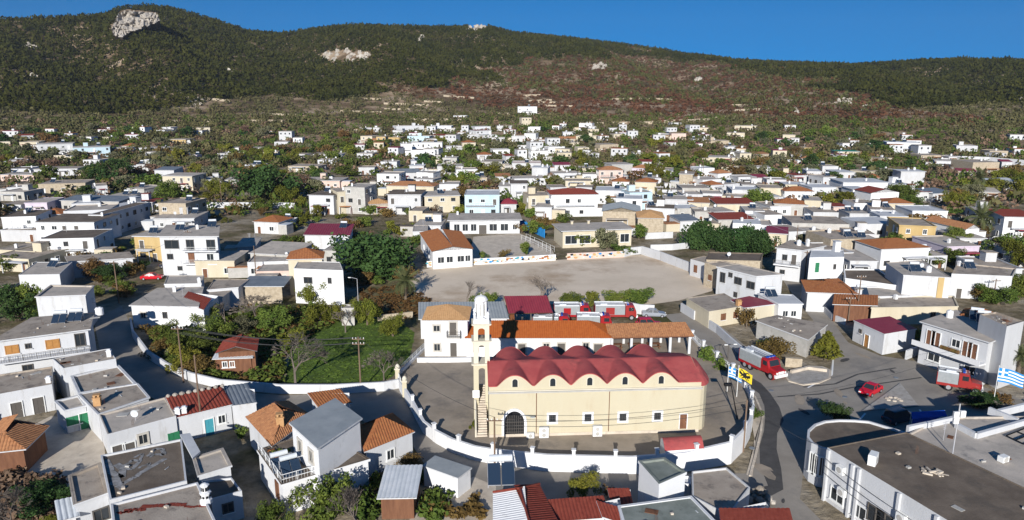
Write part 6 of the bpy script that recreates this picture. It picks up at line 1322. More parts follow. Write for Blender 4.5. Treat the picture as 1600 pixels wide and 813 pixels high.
# named ones
tree('fig', 582, 440, 104, 74, 'very large dark fig tree between the white house and the sandy field')
tree('fig', 612, 436, 50, 50, 'dark fig tree joined to the right side of the very large one')
for i, (x, yb, w_, h_, l) in enumerate(((1098, 392, 52, 46, 'dense dark clipped tree at the field end of the row of evergreens'), (1125, 395, 44, 38, 'dense dark clipped tree second from the field in the row of evergreens'), (1152, 400, 50, 42, 'dense dark clipped tree in the middle of the row of evergreens'), (1180, 404, 46, 42, 'dense dark clipped tree at the lane end of the row of evergreens'), (1165, 397, 46, 42, 'dense dark clipped tree tucked behind the row of evergreens'))): tree('clipped', x, yb, w_, h_, l)
tree('dark', 425, 316, 82, 56, 'big round dark tree beyond the long white wall'); tree('dark', 182, 285, 42, 36, 'dark round tree above the grey metal roof'); tree('dark', 396, 312, 40, 32, 'dark tree leaning against the big round one')
palm(634, 470, 52, 50, 'date palm at the edge of the sandy field beside the orchard'); palm(1530, 366, 58, 46, 'wide date palm beyond the yellow stone house', 34, 5); palm(1528, 300, 36, 34, 'yellowing palm in front of the tan barn', 26, 8); palm(1588, 600, 44, 62, 'palm in the shade beside the large balcony house', 30, 9); palm(1200 , 268, 20, 18, 'small far palm among the olive trees', 18, 12)
branch_tree(462, 602, 100, 74, 'wide leafless grey tree in front of the lawn', 4, depth=6); branch_tree(560, 838, 62, 80, 'leafless brown tree beside the lemon tree at the bottom', 9, 'twig', 6); branch_tree(845, 476, 36, 42, 'leafless sapling behind the maroon shed', 14, 'twig', 5); branch_tree(400, 505, 60, 42, 'tangled leafless thicket in front of the stone house', 21, 'twig', 6); branch_tree(352, 508, 44, 34, 'leafless thicket beside the dark red lean-to', 25, 'twig', 5); branch_tree(730, 476, 36, 38, 'pale sapling with sparse leaves standing on the field edge', 31, 'twig', 4); branch_tree(20, 830, 90, 80, 'leafless brown tree at the bottom-left corner', 35, 'twig', 6)
branch_tree(600, 596, 60, 46, 'leafless vine thicket along the garden wall', 41, 'twig', 6); branch_tree(540, 520, 40, 34, 'thin leafless tree in the middle of the garden', 45, 'twig', 5)
for k, x, yb, w_, h_, l in (
    ('broad', 503, 830, 88, 84, 'round green lemon tree in front of the terrace block'), ('broad', 434, 836, 50, 50, 'smaller lemon tree at the bottom beside the terrace block'), ('citrus', 912, 784, 46, 44, 'bright lemon tree in the yard below the church wall'),
    ('cone', 1290, 561, 34, 48, 'yellow-green cone-shaped tree on the traffic island'), ('rust', 1210, 566, 48, 38, 'dark reddish bush on the traffic island beside the fire engine'), ('dark', 1303, 664, 42, 36, 'dark bushy tree beside the curved white wing'), ('rust', 1166, 515, 30, 34, 'rust-coloured tree beside the cream house by the lane'),
    ('citrus', 489, 478, 46, 40, 'citrus tree against the white house with the orange roof'), ('citrus', 574, 512, 40, 44, 'tall citrus tree at the edge of the lawn'), ('citrus', 614, 530, 42, 38, 'citrus bush under the field corner of the garden'), ('citrus', 500, 512, 48, 40, 'citrus tree in the middle of the garden'), ('citrus', 455, 545, 40, 30, 'citrus bush beside the leafless tree'), ('citrus', 535, 508, 36, 34, 'citrus tree beside the grey garden hut'),
    ('broad', 300, 560, 60, 46, 'green garden tree behind the long white street wall'), ('broad', 345, 535, 52, 40, 'green garden tree left of the wooden shed'), ('broad', 265, 545, 46, 40, 'green garden tree at the narrow end of the garden'), ('rust', 312, 592, 40, 36, 'yellowing bush beside the wooden garden shed'), ('broad', 425, 520, 50, 36, 'green tree behind the leafless grey tree'), ('broad', 320, 515, 44, 36, 'green tree under the dark red lean-to'), ('olive', 380, 525, 40, 30, 'grey bush above the wooden garden shed'), ('rust', 240, 536, 34, 30, 'brown bush at the corner of the garden by the street'),
    ('broad', 895, 480, 36, 24, 'clipped green bush behind the fire engines nearest the shed'), ('citrus', 924, 480, 28, 26, 'yellow-green bush behind the fire engines'), ('broad', 962, 480, 38, 26, 'broad green bush behind the large fire engine'), ('broad', 1000, 480, 42, 28, 'broad green bush beside the white field gate wall'), ('broad', 755, 485, 40, 28, 'green bush behind the bell tower top'),
    ('broad', 1110, 574, 32, 30, 'green shrub between the yard wall and the road'), ('broad', 1130, 588, 28, 28, 'second green shrub between the yard wall and the road'), ('broad', 1178, 658, 20, 24, 'small green weed clump outside the yard wall'), ('citrus', 743, 682, 20, 24, 'yellow-green potted shrub at the foot of the church steps'),
    ('dark', 30, 505, 62, 62, 'dark leafy tree behind the white house with orange shutters'), ('broad', 50, 500, 40, 56, 'green leafy tree beside the blank white block'), ('rust', 150, 438, 36, 34, 'golden tree at the edge of the shaded lawn'), ('dark', 180, 440, 44, 30, 'dark tree over the shaded lawn'), ('broad', 228, 398, 34, 26, 'green tree in front of the yellow house wing'), ('broad', 22, 424, 44, 26, 'green hedge tree below the tan roof at the edge'),
    ('olive', 948, 392, 34, 34, 'grey round tree in front of the tan school'), ('broad', 911, 388, 24, 22, 'small green tree in front of the tan school'), ('broad', 998, 376, 26, 24, 'green tree at the end of the tan school'), ('broad', 822, 400, 20, 22, 'small green tree inside the school yard'), ('rust', 788, 404, 18, 14, 'small brownish shrub inside the school yard'), ('broad', 755, 405, 14, 12, 'tiny shrub beside the mural wall'),
    ('broad', 975, 400, 34, 14, 'green hedge on the white wall by the tan school'), ('citrus', 1290, 476, 36, 20, 'golden vine pergola over the porch'), ('broad', 1425, 540, 26, 28, 'vine hanging on the maroon-roofed house'), ('citrus', 1405, 534, 24, 22, 'yellow vine on the corner of the maroon-roofed house'), ('broad', 378, 690, 14, 26, 'potted green bush by the lane beside the brown tile roof'),
    ('dark', 60, 812, 90, 46, 'dark green bush in the shaded yard at the bottom'), ('citrus', 90, 830, 40, 26, 'yellowish bush beside the pale lean-to'), ('rust', 640, 738, 40, 30, 'brown bush in front of the white house at the bend'), ('rust', 950, 783, 22, 24, 'rust-coloured vine beside the lemon tree'), ('broad', 590, 770, 30, 30, 'green bush behind the pale shed'),
    ('dark', 1545, 640, 40, 26, 'dark shrub behind the white parapets'), ('rust', 1565, 636, 34, 24, 'orange-brown shrub at the foot of the flag pole'), ('dark', 1520, 640, 34, 26, 'dark shrub between flag pole and fire engine'),
    ('broad', 1200, 556, 34, 24, 'green bush behind the parked fire engine'), ('broad', 1560, 480, 50, 34, 'green tree behind the tan-roofed upper room'), ('rust', 1530, 470, 40, 26, 'brown hedge tree behind the orange hipped roof'), ('broad', 1590, 470, 44, 40, 'green tree at the edge beyond the upper room'), ('broad', 1480, 415, 40, 28, 'green bush between orange hips and tan-roofed house'), ('broad', 1450, 420, 34, 26, 'green bush beside the small white lookout'), ('broad', 1570, 410, 60, 44, 'broad green tree at the edge of the olive slope'), ('citrus', 1590, 420, 44, 44, 'yellow-green tree at the edge of the olive slope'), ('broad', 1495, 385, 40, 28, 'green tree beside the white gabled house'), ('rust', 1425, 352, 30, 18, 'brown tree behind the yellow stone house')):
    tree(k, x, yb, w_, h_, l)
# scattered through the village: zones of the picture with what grows there
ZONES = [(0, 420, 205, 270, 60, 'olive olive broad rust brown dark'), (0, 120, 225, 300, 12, 'dark broad citrus'), (130, 330, 235, 320, 26, 'broad rust brown olive dark citrus'), (330, 480, 235, 330, 20, 'broad rust citrus olive brown'), (320, 480, 325, 352, 9, 'citrus broad rust'), (400, 700, 215, 262, 30, 'broad olive citrus rust'), (440, 620, 318, 362, 18, 'citrus broad citrus rust'), (440, 560, 372, 400, 9, 'rust citrus broad'),
         (560, 700, 335, 385, 13, 'brown citrus rust broad'), (700, 860, 320, 345, 9, 'broad rust citrus'), (810, 880, 335, 372, 7, 'broad rust'), (660, 960, 225, 300, 22, 'broad citrus olive rust'), (940, 1200, 215, 292, 32, 'olive rust brown citrus broad broad'), (1180, 1420, 212, 300, 34, 'olive olive dark broad rust'), (1400, 1600, 262, 330, 24, 'olive brown broad rust citrus'), (1440, 1600, 320, 430, 14, 'broad olive rust citrus'), (1180, 1420, 310, 400, 12, 'broad citrus olive'), (420, 1000, 200, 300, 34, 'broad olive dark citrus broad'), (1000, 1420, 200, 300, 26, 'olive dark broad citrus'), (0, 330, 215, 330, 12, 'broad dark olive citrus'), (0, 240, 400, 440, 6, 'broad dark rust'), (150, 260, 425, 470, 5, 'broad rust'), (560, 650, 440, 495, 5, 'rust broad'), (240, 440, 490, 600, 12, 'broad rust citrus olive')]
def clear(p, r, hs=HOUSES):
    for q, _, inf in hs:
        if abs(inf['c'].x - p.x) < 26 and abs(inf['c'].y - p.y) < 26 and inpoly(p.x, p.y, [(v.x, v.y) for v in q]): return False
    return True
zr = random.Random(9); count = 0
for x0, x1, y0, y1, n, kinds in ZONES:
    kinds = kinds.split(); made = 0; tries = 0
    n = int(n * 1.15)
    while made < n and tries < n * 14:
        tries += 1; x = zr.uniform(x0, x1); y = zr.uniform(y0, y1)
        if any(inpoly(x, y, s) for s in SHEETS[:7]): continue
        p = T(x, y)
        if not clear(p, 1): continue
        if any((p.x - a) ** 2 + (p.y - b) ** 2 < (c * 1.1) ** 2 for a, b, c in TREES): continue
        s = ppm(p); W = zr.uniform(4.5, 9.5) if y < 330 else zr.uniform(2.6, 5.2); tree(zr.choice(kinds), x, y, W * s, W * s * zr.uniform(.6, .85)); made += 1
settle()
# stuff: pine forest, red scrub and bushes of the hillsides, undergrowth between the houses
RED = [(620, 150), (700, 128), (800, 104), (920, 84), (1000, 82), (1110, 96), (1230, 122), (1330, 150), (1430, 172), (1540, 200), (1600, 215), (1600, 235), (1450, 222), (1250, 212), (1080, 190), (940, 180), (800, 165), (680, 160)]
BARE = [(230, 178), (330, 158), (420, 150), (520, 160), (600, 146), (700, 138), (790, 140), (860, 155), (960, 158), (1060, 165), (1150, 190), (1140, 204), (1000, 192), (860, 196), (700, 184), (560, 205), (400, 200), (240, 206), (20, 198), (10, 186), (130, 180)]
CLIFF = [[(178, 58), (173, 45), (184, 22), (195, 15), (245, 20), (252, 32), (230, 44), (205, 50), (190, 60)], [(503, 92), (505, 84), (535, 80), (580, 84), (582, 94), (545, 98), (520, 103)], [(730, 50), (732, 42), (762, 39), (764, 46), (745, 50)], [(38, 74), (45, 70), (62, 75), (60, 79)], [(652, 66), (656, 56), (662, 60), (658, 68)]]
def templ(rg, n, s, kind):
    if kind == 'pine': lob = [(0, 0, .62, .30), (.12, .05, .45, .26), (-.1, -.08, .4, .27), (0, 0, .85, .17)]
    else: lob = [(0, 0, .45, .34), (.18, .1, .35, .26), (-.16, -.12, .38, .26)]
    return fit(leaf_cloud(rg, n, s, lob, .8, .72))
def scatter(name, m, pts, wid, hei, ntem, nleaf, s, kind, seed):
    rg = np.random.default_rng(seed); tem = [templ(rg, nleaf, s, kind) for _ in range(ntem)]; out = []
    pts = np.asarray(pts); N = len(pts)
    for k in range(ntem):
        ix = np.arange(k, N, ntem); t = tem[k]; a = rg.random(len(ix)) * 6.28; w_ = rg.uniform(*wid, len(ix)); h_ = w_ * rg.uniform(*hei, len(ix))
        ca, sa = np.cos(a) * w_, np.sin(a) * w_
        X = t[None, :, :, 0] * ca[:, None, None] - t[None, :, :, 1] * sa[:, None, None] + pts[ix, 0][:, None, None]
        Y = t[None, :, :, 0] * sa[:, None, None] + t[None, :, :, 1] * ca[:, None, None] + pts[ix, 1][:, None, None]
        Z = t[None, :, :, 2] * h_[:, None, None] + pts[ix, 2][:, None, None] - .05 * h_[:, None, None]
        out.append(np.stack([X, Y, Z], -1).reshape(-1, 4, 3))
    me = quads_mesh(name, np.concatenate(out), m); o = bpy.data.objects.new(name, me); COL.objects.link(o); o['kind'] = 'stuff'; return o
def polar(n, r0, r1, seed, az=.72):
    rg = np.random.default_rng(seed); r = np.sqrt(rg.uniform(r0 ** 2, r1 ** 2, n)); a = rg.uniform(-az, az, n); X = r * np.sin(a); Y = r * np.cos(a); Z = terrain(X, Y); return np.stack([X, Y, Z], 1)
def proj(p):
    q = p - np.array([0, 0, HCAM]); zc = q[:, 1] * CP - q[:, 2] * SP; vy = q[:, 1] * SP + q[:, 2] * CP; return CX + F * q[:, 0] / zc, CY - F * vy / zc
def inp(x, y, poly):
    c = np.zeros(len(x), bool); j = len(poly) - 1
    for i in range(len(poly)):
        xi, yi = poly[i]; xj, yj = poly[j]
        if yi != yj: c ^= ((yi > y) != (yj > y)) & (x < (xj - xi) * (y - yi) / (yj - yi) + xi)
        j = i
    return c
hill = polar(88000, 640, 1720, 1); hx, hy = proj(hill)
clump = np.sin(hill[:, 0] / 31 + 2 * np.sin(hill[:, 1] / 67)) * np.sin(hill[:, 1] / 43 + 1.7 * np.sin(hill[:, 0] / 53)) + .6 * np.sin(hill[:, 0] / 11) * np.sin(hill[:, 1] / 13)
jx = 26 * np.sin(hill[:, 0] / 37 + np.sin(hill[:, 1] / 29)) + 18 * np.sin(hill[:, 1] / 21 + hill[:, 0] / 49); jy = 7 * np.sin(hill[:, 0] / 27 + hill[:, 1] / 33) + 5 * np.sin(hill[:, 0] / 13); red = inp(hx + jx, hy + jy, RED); bare = inp(hx, hy, BARE) | (hy > 172 + 8 * np.sin(hx / 90)); clf = np.zeros(len(hx), bool)
for c_ in CLIFF: clf |= inp(hx, hy, c_)
rnd_ = np.random.default_rng(3).random(len(hx))
fx = ~red & ~bare & ~clf
scatter('pine_forest', 'forest', hill[fx & (rnd_ < .80) & (clump > -1.15)], (4.6, 8.2), (.8, 1.2), 7, 14, .16, 'pine', 5)
rr_ = red & ~clf & ~(bare & (hy < 200) & (rnd_ > .5))
scatter('red_scrub', 'scrub_red', hill[rr_ & (rnd_ < .62) & (clump > -.95)], (2.4, 5.6), (.5, .8), 5, 12, .18, 'bush', 6)
scatter('green_scrub', 'scrub_green', hill[rr_ & (rnd_ > .62) & (rnd_ < .92) & (clump < .75)], (3.0, 7), (.6, .95), 5, 14, .16, 'bush', 7)
bb = bare & ~clf & ~rr_
scatter('hillside_bushes', 'scrub_olive', hill[bb & (rnd_ < np.where(inp(hx, hy, BARE), .30, .5))], (2.6, 7.0), (.6, .85), 6, 18, .13, 'bush', 8)
low = polar(15000, 250, 700, 2); lx, ly = proj(low)
ok = np.array([clear(Vector((p[0], p[1], 0)), 1) for p in low]) & (ly < 345)
for s_ in SHEETS[:7]: ok &= ~inp(lx, ly, s_)
ok &= ~inp(lx, ly, [(640, 300), (1010, 300), (1010, 420), (640, 420)]) | (ly < 335)
cl2 = np.sin(low[:, 0] / 23 + 1.3 * np.sin(low[:, 1] / 31)) * np.sin(low[:, 1] / 27 + np.sin(low[:, 0] / 37))
r2 = np.random.default_rng(8).random(len(lx)); far_ = ly < 262
scatter('orchard_bushes', 'scrub_olive', low[ok & ((far_ & (r2 < .50)) | (~far_ & (r2 < .12))) & (cl2 > -.35)], (3.0, 6.8), (.6, .9), 6, 30, .115, 'bush', 9)
scatter('orchard_leaves', 'leaf_green', low[ok & ((far_ & (r2 > .70)) | (~far_ & (r2 > .86))) & (cl2 < .55)], (2.6, 6.2), (.55, .85), 6, 30, .115, 'bush', 10)
scatter('brown_undergrowth', 'leaf_brown', low[ok & (r2 > .52) & (r2 < .60)], (3.0, 6.0), (.5, .8), 6, 24, .12, 'bush', 11)
# low plants and tufts in the gardens nearer the camera
def poly_pts(poly, n, seed, z=0.0):
    rg = np.random.default_rng(seed); xs = [p[0] for p in poly]; ys = [p[1] for p in poly]; out = []
    while len(out) < n:
        x, y = rg.uniform(min(xs), max(xs)), rg.uniform(min(ys), max(ys))
        if inpoly(x, y, poly):
            p = P(x, y, z)
            if clear(p, 0): out.append((p.x, p.y, z))
    return out
scatter('lawn_grass', 'grass', poly_pts([(445, 604), (455, 540), (500, 505), (560, 495), (620, 500), (648, 520), (640, 560), (612, 590), (560, 606)], 1500, 4), (.3, .7), (.18, .32), 4, 7, .3, 'bush', 12)
scatter('garden_weeds', 'leaf_rust', poly_pts([(225, 500), (330, 478), (480, 482), (540, 495), (450, 545), (440, 602), (330, 596), (262, 570)], 700, 5), (.5, 1.5), (.4, .7), 4, 14, .2, 'bush', 13)
scatter('garden_undergrowth', 'leaf_green', poly_pts([(225, 500), (330, 478), (480, 482), (540, 495), (450, 545), (440, 602), (330, 596), (262, 570)], 480, 6), (.8, 2.4), (.45, .7), 4, 30, .14, 'bush', 14)
scatter('yard_brush', 'leaf_brown', poly_pts([(0, 740), (90, 755), (108, 790), (95, 813), (0, 813)], 260, 7), (.6, 1.8), (.5, .8), 4, 26, .15, 'bush', 15)
scatter('plot_plants', 'leaf_green', poly_pts([(650, 742), (700, 765), (690, 813), (600, 813), (560, 813), (560, 780), (598, 782), (645, 782)], 150, 9), (.5, 1.8), (.5, .8), 4, 26, .15, 'bush', 17)
scatter('lane_weeds', 'leaf_rust', poly_pts([(560, 745), (600, 735), (598, 775), (560, 780), (720, 813), (745, 770), (755, 813)], 160, 10), (.4, 1.4), (.5, .8), 4, 22, .16, 'bush', 18)
scatter('verge_weeds', 'leaf_rust', poly_pts([(560, 455), (640, 445), (690, 482), (650, 500), (560, 495)], 420, 8), (.4, 1.3), (.4, .7), 4, 14, .2, 'bush', 16)
# rock faces and outcrops on the hill
def outcrop(label, poly, seed, deep=.35):
    xs = [p[0] for p in poly]; ys = [p[1] for p in poly]; cx_, cy_ = sum(xs) / len(xs), sum(ys) / len(ys); c = T(cx_, cy_); g = thing('rock_outcrop', label, 'rock', (c.x, c.y, c.z)); rg = np.random.default_rng(seed)
    b = MB(); k = 0; w_ = max(xs) - min(xs)
    n = max(6, int(w_ * .42))
    while k < n:
        x, y = rg.uniform(min(xs), max(xs)), rg.uniform(min(ys), max(ys))
        if not inpoly(x, y, poly): continue
        p = T(x, y); s = ppm(p); R = rg.uniform(2.2, 5.0) / s; k += 1
        N, M = 9, 6; i = len(b.v); ph = rg.uniform(0, 6, 6)
        for a in range(M + 1):
            for e in range(N):
                th = math.pi * a / M; f_ = 2 * math.pi * e / N; q = 1 + .28 * math.sin(3 * f_ + ph[0]) * math.sin(2 * th + ph[1]) + .22 * rg.normal() * .6
                b.v.append((p.x + R * q * math.sin(th) * math.cos(f_), p.y + R * .6 * q * math.sin(th) * math.sin(f_) + R * .15, p.z + R * 1.05 * q * math.cos(th)))
        for a in range(M):
            for e in range(N): b.f.append((i + a * N + e, i + (a + 1) * N + e, i + (a + 1) * N + (e + 1) % N, i + a * N + (e + 1) % N)); b.m.append(0)
        b.build('rock', 'rock', g); b = MB()
from mathutils import noise as mnoise
def cliff(label, poly, seed):
    xs = [p[0] for p in poly]; ys = [p[1] for p in poly]; rg = np.random.default_rng(seed); st = 1.6
    b0 = T(sum(xs) / len(xs), max(ys)); g = thing('cliff', label, 'cliff', b0); b = MB(); r0 = math.hypot(b0.x, b0.y) - 14
    nx = int((max(xs) - min(xs)) / st) + 1; ny = int((max(ys) - min(ys)) / st) + 1; ix = {}
    k1 = rg.uniform(0, 6, 8)
    for j in range(ny + 1):
        for i in range(nx + 1):
            x, y = min(xs) + i * st, min(ys) + j * st
            if not inpoly(x + .7 * math.sin(y * 1.7 + seed), y + .5 * math.sin(x * 1.3), poly): continue
            up = (max(ys) - y) * 1.15; rr_ = r0 + up * .75 + 13 * mnoise.fractal(Vector((x * .07, y * .10, seed)), .9, 2.1, 5) + 4 * mnoise.noise(Vector((x * .35, y * .16, seed + 5)))
            d = ray(x, y); t = rr_ / math.hypot(d.x, d.y); ix[(i, j)] = len(b.v); b.v.append((d.x * t, d.y * t, HCAM + d.z * t))
    for (i, j) in list(ix):
        if all(k in ix for k in ((i + 1, j), (i, j + 1), (i + 1, j + 1))): b.f.append((ix[(i, j)], ix[(i, j + 1)], ix[(i + 1, j + 1)], ix[(i + 1, j)])); b.m.append(0)
    # carry the rim of the face back into the hill
    cnt = {}
    for f_ in b.f:
        for k in range(4): e_ = tuple(sorted((f_[k], f_[(k + 1) % 4]))); cnt[e_] = cnt.get(e_, 0) + 1
    back = {}
    for (p_, q_), c_ in list(cnt.items()):
        if c_ == 1:
            for v_ in (p_, q_):
                if v_ not in back: o_ = Vector(b.v[v_]); d_ = Vector((o_.x, o_.y, 0)).normalized(); back[v_] = len(b.v); b.v.append(tuple(o_ + d_ * 60 - Vector((0, 0, 6))))
            b.f.append((p_, q_, back[q_], back[p_])); b.m.append(0)
    b.build('rock_face', 'rock', g)
cliff('large pale cliff face just under the highest summit', CLIFF[0], 3)
for c_, l in list(zip(CLIFF, ('large pale cliff face just under the highest summit', 'scattered grey rocks half-way up the forested slope', 'white rocks on the crest of the ridge', 'small pale rock patch in the forest at the far left', 'narrow pale rock strip in the forest below the ridge')))[1:]: outcrop(l, c_, len(l))
for i, (x, y, w_, l) in enumerate(((935, 105, 26, 'grey rock patch among the red scrub nearest the crest'), (758, 122, 14, 'small grey rocks beside the first red scrub'), (1320, 160, 26, 'pale rocks low in the red scrub'), (1350, 170, 22, 'pale rocks lowest in the red scrub'), (1240, 176, 24, 'pale rocks in the scrub above the villa'), (305, 160, 26, 'pale boulders at the foot of the forest'), (280, 152, 16, 'small boulder group at the foot of the forest'), (1090, 125, 14, 'small pale rocks in the middle of the red scrub'), (1595, 158, 10, 'pale rock at the far right of the hillside'), (360, 112, 18, 'thin rock ledge on the upper forest slope'), (48, 122, 22, 'reddish rock patch in the forest on the left'))):
    rg = random.Random(i); outcrop(l, [(x - w_ / 2, y), (x, y - w_ * .22), (x + w_ / 2, y - w_ * .05), (x + w_ * .3, y + w_ * .2), (x - w_ * .2, y + w_ * .18)], i + 50)

# terrace walls on the slope above the village, and growth beyond the edges of the view
rg = random.Random(33)
for k in range(26):
    x = rg.uniform(240, 1180); y = rg.uniform(150, 196); a_ = T(x, y); L_ = rg.uniform(18, 60); an = rg.uniform(-.25, .25); pts = []
    for t in range(6): X = a_.x + L_ * t / 5 * math.cos(an); Y = a_.y + L_ * t / 5 * math.sin(an) + rg.uniform(-.8, .8); pts.append(Vector((X, Y, tz(X, Y))))
    g_w = wall_line('low tan dry-stone terrace wall on the open slope above the village', pts, rg.uniform(1.2, 2.2), .9, 'stone', name='terrace_wall'); g_w['group'] = 'terrace walls on the open slope'
rgn = np.random.default_rng(77); side = []
while len(side) < 2400:
    a_ = rgn.uniform(-1.25, 1.25); r_ = math.sqrt(rgn.uniform(70 ** 2, 620 ** 2)); X, Y = r_ * math.sin(a_), r_ * math.cos(a_)
    x_, y_ = px((X, Y, 0))
    if -30 < x_ < 1630 and Y > 0: continue
    if clear(Vector((X, Y, 0)), 1): side.append((X, Y, tz(X, Y)))
scatter('outer_bushes', 'scrub_olive', side[:1300], (3, 7), (.6, .9), 5, 30, .12, 'bush', 41); scatter('outer_shrubs', 'leaf_green', side[1300:], (2.6, 6), (.6, .9), 5, 30, .12, 'bush', 42)
# ---------------------------------------------------------------- vehicles
def wheel(root, x, y, r, wd, loc):
    """wheel part with tyre and rim; axle across the vehicle"""
    k = ('wheel', r, wd)
    if k not in _proto:
        a = MB(); a.tube((0, -wd / 2, 0), (0, wd / 2, 0), r, r, 18); t = mesh_of(a, 'wheel', ['rubber'])
        b = MB(); b.tube((0, -wd / 2 - .015, 0), (0, wd / 2 + .015, 0), r * .58, r * .58, 12); _proto[k] = (t, mesh_of(b, 'rim', ['rim']))
    t, q = _proto[k]; o = bpy.data.objects.new('wheel', t); COL.objects.link(o); o.parent = root; o.location = (x, y, r)
    c = bpy.data.objects.new('rim', q); COL.objects.link(c); c.parent = o
class VB(MB):
    """vehicle shapes in local coordinates: +x forward"""
    def loft(s, secs, m=0):
        i = len(s.v); n = len(secs[0])
        for sec in secs: s.v += sec
        for j in range(len(secs) - 1):
            for k in range(n): s.f.append((i + j * n + k, i + j * n + (k + 1) % n, i + (j + 1) * n + (k + 1) % n, i + (j + 1) * n + k)); s.m.append(m)
        s.f.append(tuple(i + k for k in reversed(range(n)))); s.m.append(m); a = i + (len(secs) - 1) * n; s.f.append(tuple(a + k for k in range(n))); s.m.append(m)
    def bbox(s, x0, x1, y0, y1, z0, z1, m=0): s.box(((x0 + x1) / 2, (y0 + y1) / 2, (z0 + z1) / 2), (x1 - x0, y1 - y0, z1 - z0), 0, m)
def vehicle(name, label, cat, rear, front, group=None, base=.02, length=None):
    a, b = P(*rear, base), P(*front, base); d = b - a; c = (a + b) / 2; g = bpy.data.objects.new(name, None); COL.objects.link(g); g.location = (c.x, c.y, base); g.rotation_euler = (0, 0, math.atan2(d.y, d.x)); g['_base'] = (0, 0, 0)
    tag(g, label, cat, group); return g, (length or d.length)
def sect(x, w, z0, z1, r=.12):
    return [(x, -w / 2, z0), (x, w / 2, z0), (x, w / 2, z1 - r), (x, w / 2 - r, z1), (x, -w / 2 + r, z1), (x, -w / 2, z1 - r)]
def fire_truck(label, rear, front, bonnet=False, L=None, red='truck_red', grey_top=True, H=3.0, side_red=True, base=.02):
    g, D = vehicle('fire_engine', label, 'fire engine', rear, front, 'fire engines parked round the church', base, L); L = L or max(5.5, min(D, 9)); W = 2.4; x0, x1 = -L / 2, L / 2
    cabL = 1.9 if not bonnet else 2.7; xb = x1 - cabL
    b = VB(); b.bbox(x0 + .1, x1 - .3, -.45, .45, .55, .85); b.build('chassis', 'black', g)
    b = VB(); b.loft([sect(x0 + .05, W, .75, H, .1), sect(xb - .25, W, .75, H, .1)]); b.build('body', 'truck_grey' if grey_top else red, g)
    for s in (-1, 1):
        n = 3
        for k in range(n):
            a = x0 + .3 + k * (xb - x0 - .6) / n; e = a + (xb - x0 - .6) / n - .12; b = VB(); b.bbox(a, e, s * W / 2 - .015, s * W / 2 + .03, 1.15, H - .35)
            for q in range(7): b.bbox(a, e, s * W / 2 + .02, s * W / 2 + .045, 1.2 + q * (H - 1.6) / 7, 1.24 + q * (H - 1.6) / 7)
            b.build('shutter_panel', red if (side_red and k == 1) else ('truck_grey' if bonnet else 'truck_grey'), g)
        b = VB(); b.bbox(x0, xb - .2, s * W / 2 - .02, s * W / 2 + .05, .7, 1.1); b.build('side_skirt', red, g); b = VB(); b.bbox(x0, xb - .2, s * W / 2 + .04, s * W / 2 + .062, .93, 1.03); b.build('stripe', 'frame_white', g)
    b = VB(); b.bbox(x0 - .02, x0 + .06, -W / 2, W / 2, .7, H - .05); b.build('tail_panel', red, g)
    b = VB()
    for y in (-.3, .3): b.bbox(x0 + .2, xb + .6, y - .04, y + .04, H + .18, H + .26)
    for k in range(12): b.bbox(x0 + .4 + k * .42, x0 + .46 + k * .42, -.3, .3, H + .19, H + .24)
    b.build('ladder', 'chrome', g); b = VB()
    for s in (-1, 1): b.bbox(x0 + .1, xb - .3, s * (W / 2 - .12) - .04, s * (W / 2 - .12) + .04, H, H + .2)
    b.bbox(x0 + 1.0, x0 + 2.2, -.95, -.45, H, H + .35); b.build('roof_rail', red if not grey_top else 'metal_light', g)
    if bonnet:
        b = VB(); hb = 1.55
        b.loft([sect(xb - .2, W, .8, 2.75, .2), sect(xb + .25, W, .8, 2.8, .22), sect(xb + 1.0, W - .05, .8, 2.7, .25), sect(xb + 1.35, W - .1, .8, hb + .2, .2)]); b.loft([sect(xb + 1.35, W - .25, .8, hb + .15, .2), sect(x1 - .1, W - .5, .8, hb - .05, .2)]); b.build('cab', red, g)
        b = VB(); b.face([(xb + 1.06, W / 2 - .35, 2.58), (xb + 1.06, -W / 2 + .35, 2.58), (xb + 1.4, -W / 2 + .3, 1.8), (xb + 1.4, W / 2 - .3, 1.8)][::-1]); b.build('windscreen', 'glass', g)
        for s in (-1, 1):
            b = VB(); b.bbox(xb + .2, xb + .95, s * W / 2 - .03, s * W / 2 + .02, 1.85, 2.5); b.build('side_window', 'glass', g)
            b = VB(); b.tube((x1 - .75, s * (W / 2 - .42), .62), (x1 - .75, s * (W / 2 - .02), .62), .60, .60, 14); b.build('mudguard', red, g)
        fx_ = x1 - .1
    else:
        b = VB(); b.loft([sect(xb - .15, W, .65, 2.7, .15), sect(xb + .5, W, .65, 2.85, .2), sect(x1 - .5, W, .65, 2.75, .25), sect(x1 - .08, W - .08, .65, 1.75, .12), sect(x1, W - .12, .65, 1.2, .1)]); b.build('cab', red, g)
        b = VB(); b.face([(x1 - .46, -W / 2 + .2, 2.55), (x1 - .46, W / 2 - .2, 2.55), (x1 - .10, W / 2 - .15, 1.8), (x1 - .10, -W / 2 + .15, 1.8)][::-1]); b.face([(x1 - .44, -W / 2 + .2, 2.55), (x1 - .44, W / 2 - .2, 2.55), (x1 - .06, W / 2 - .15, 1.8), (x1 - .06, -W / 2 + .15, 1.8)]); b.build('windscreen', 'glass', g)
        for s in (-1, 1): b = VB(); b.bbox(xb + .45, x1 - .55, s * W / 2 - .03, s * W / 2 + .025, 1.8, 2.45); b.build('side_window', 'glass', g)
        fx_ = x1
    b = VB(); b.bbox(fx_ - .1, fx_ + .22, -W / 2 + .05, W / 2 - .05, .5, .95); b.build('bumper', 'frame_white', g)
    b = VB(); b.bbox(fx_ - .05, fx_ + .06, -.5, .5, 1.0, 1.35); b.build('grille', 'frame_white' if bonnet else 'black', g)
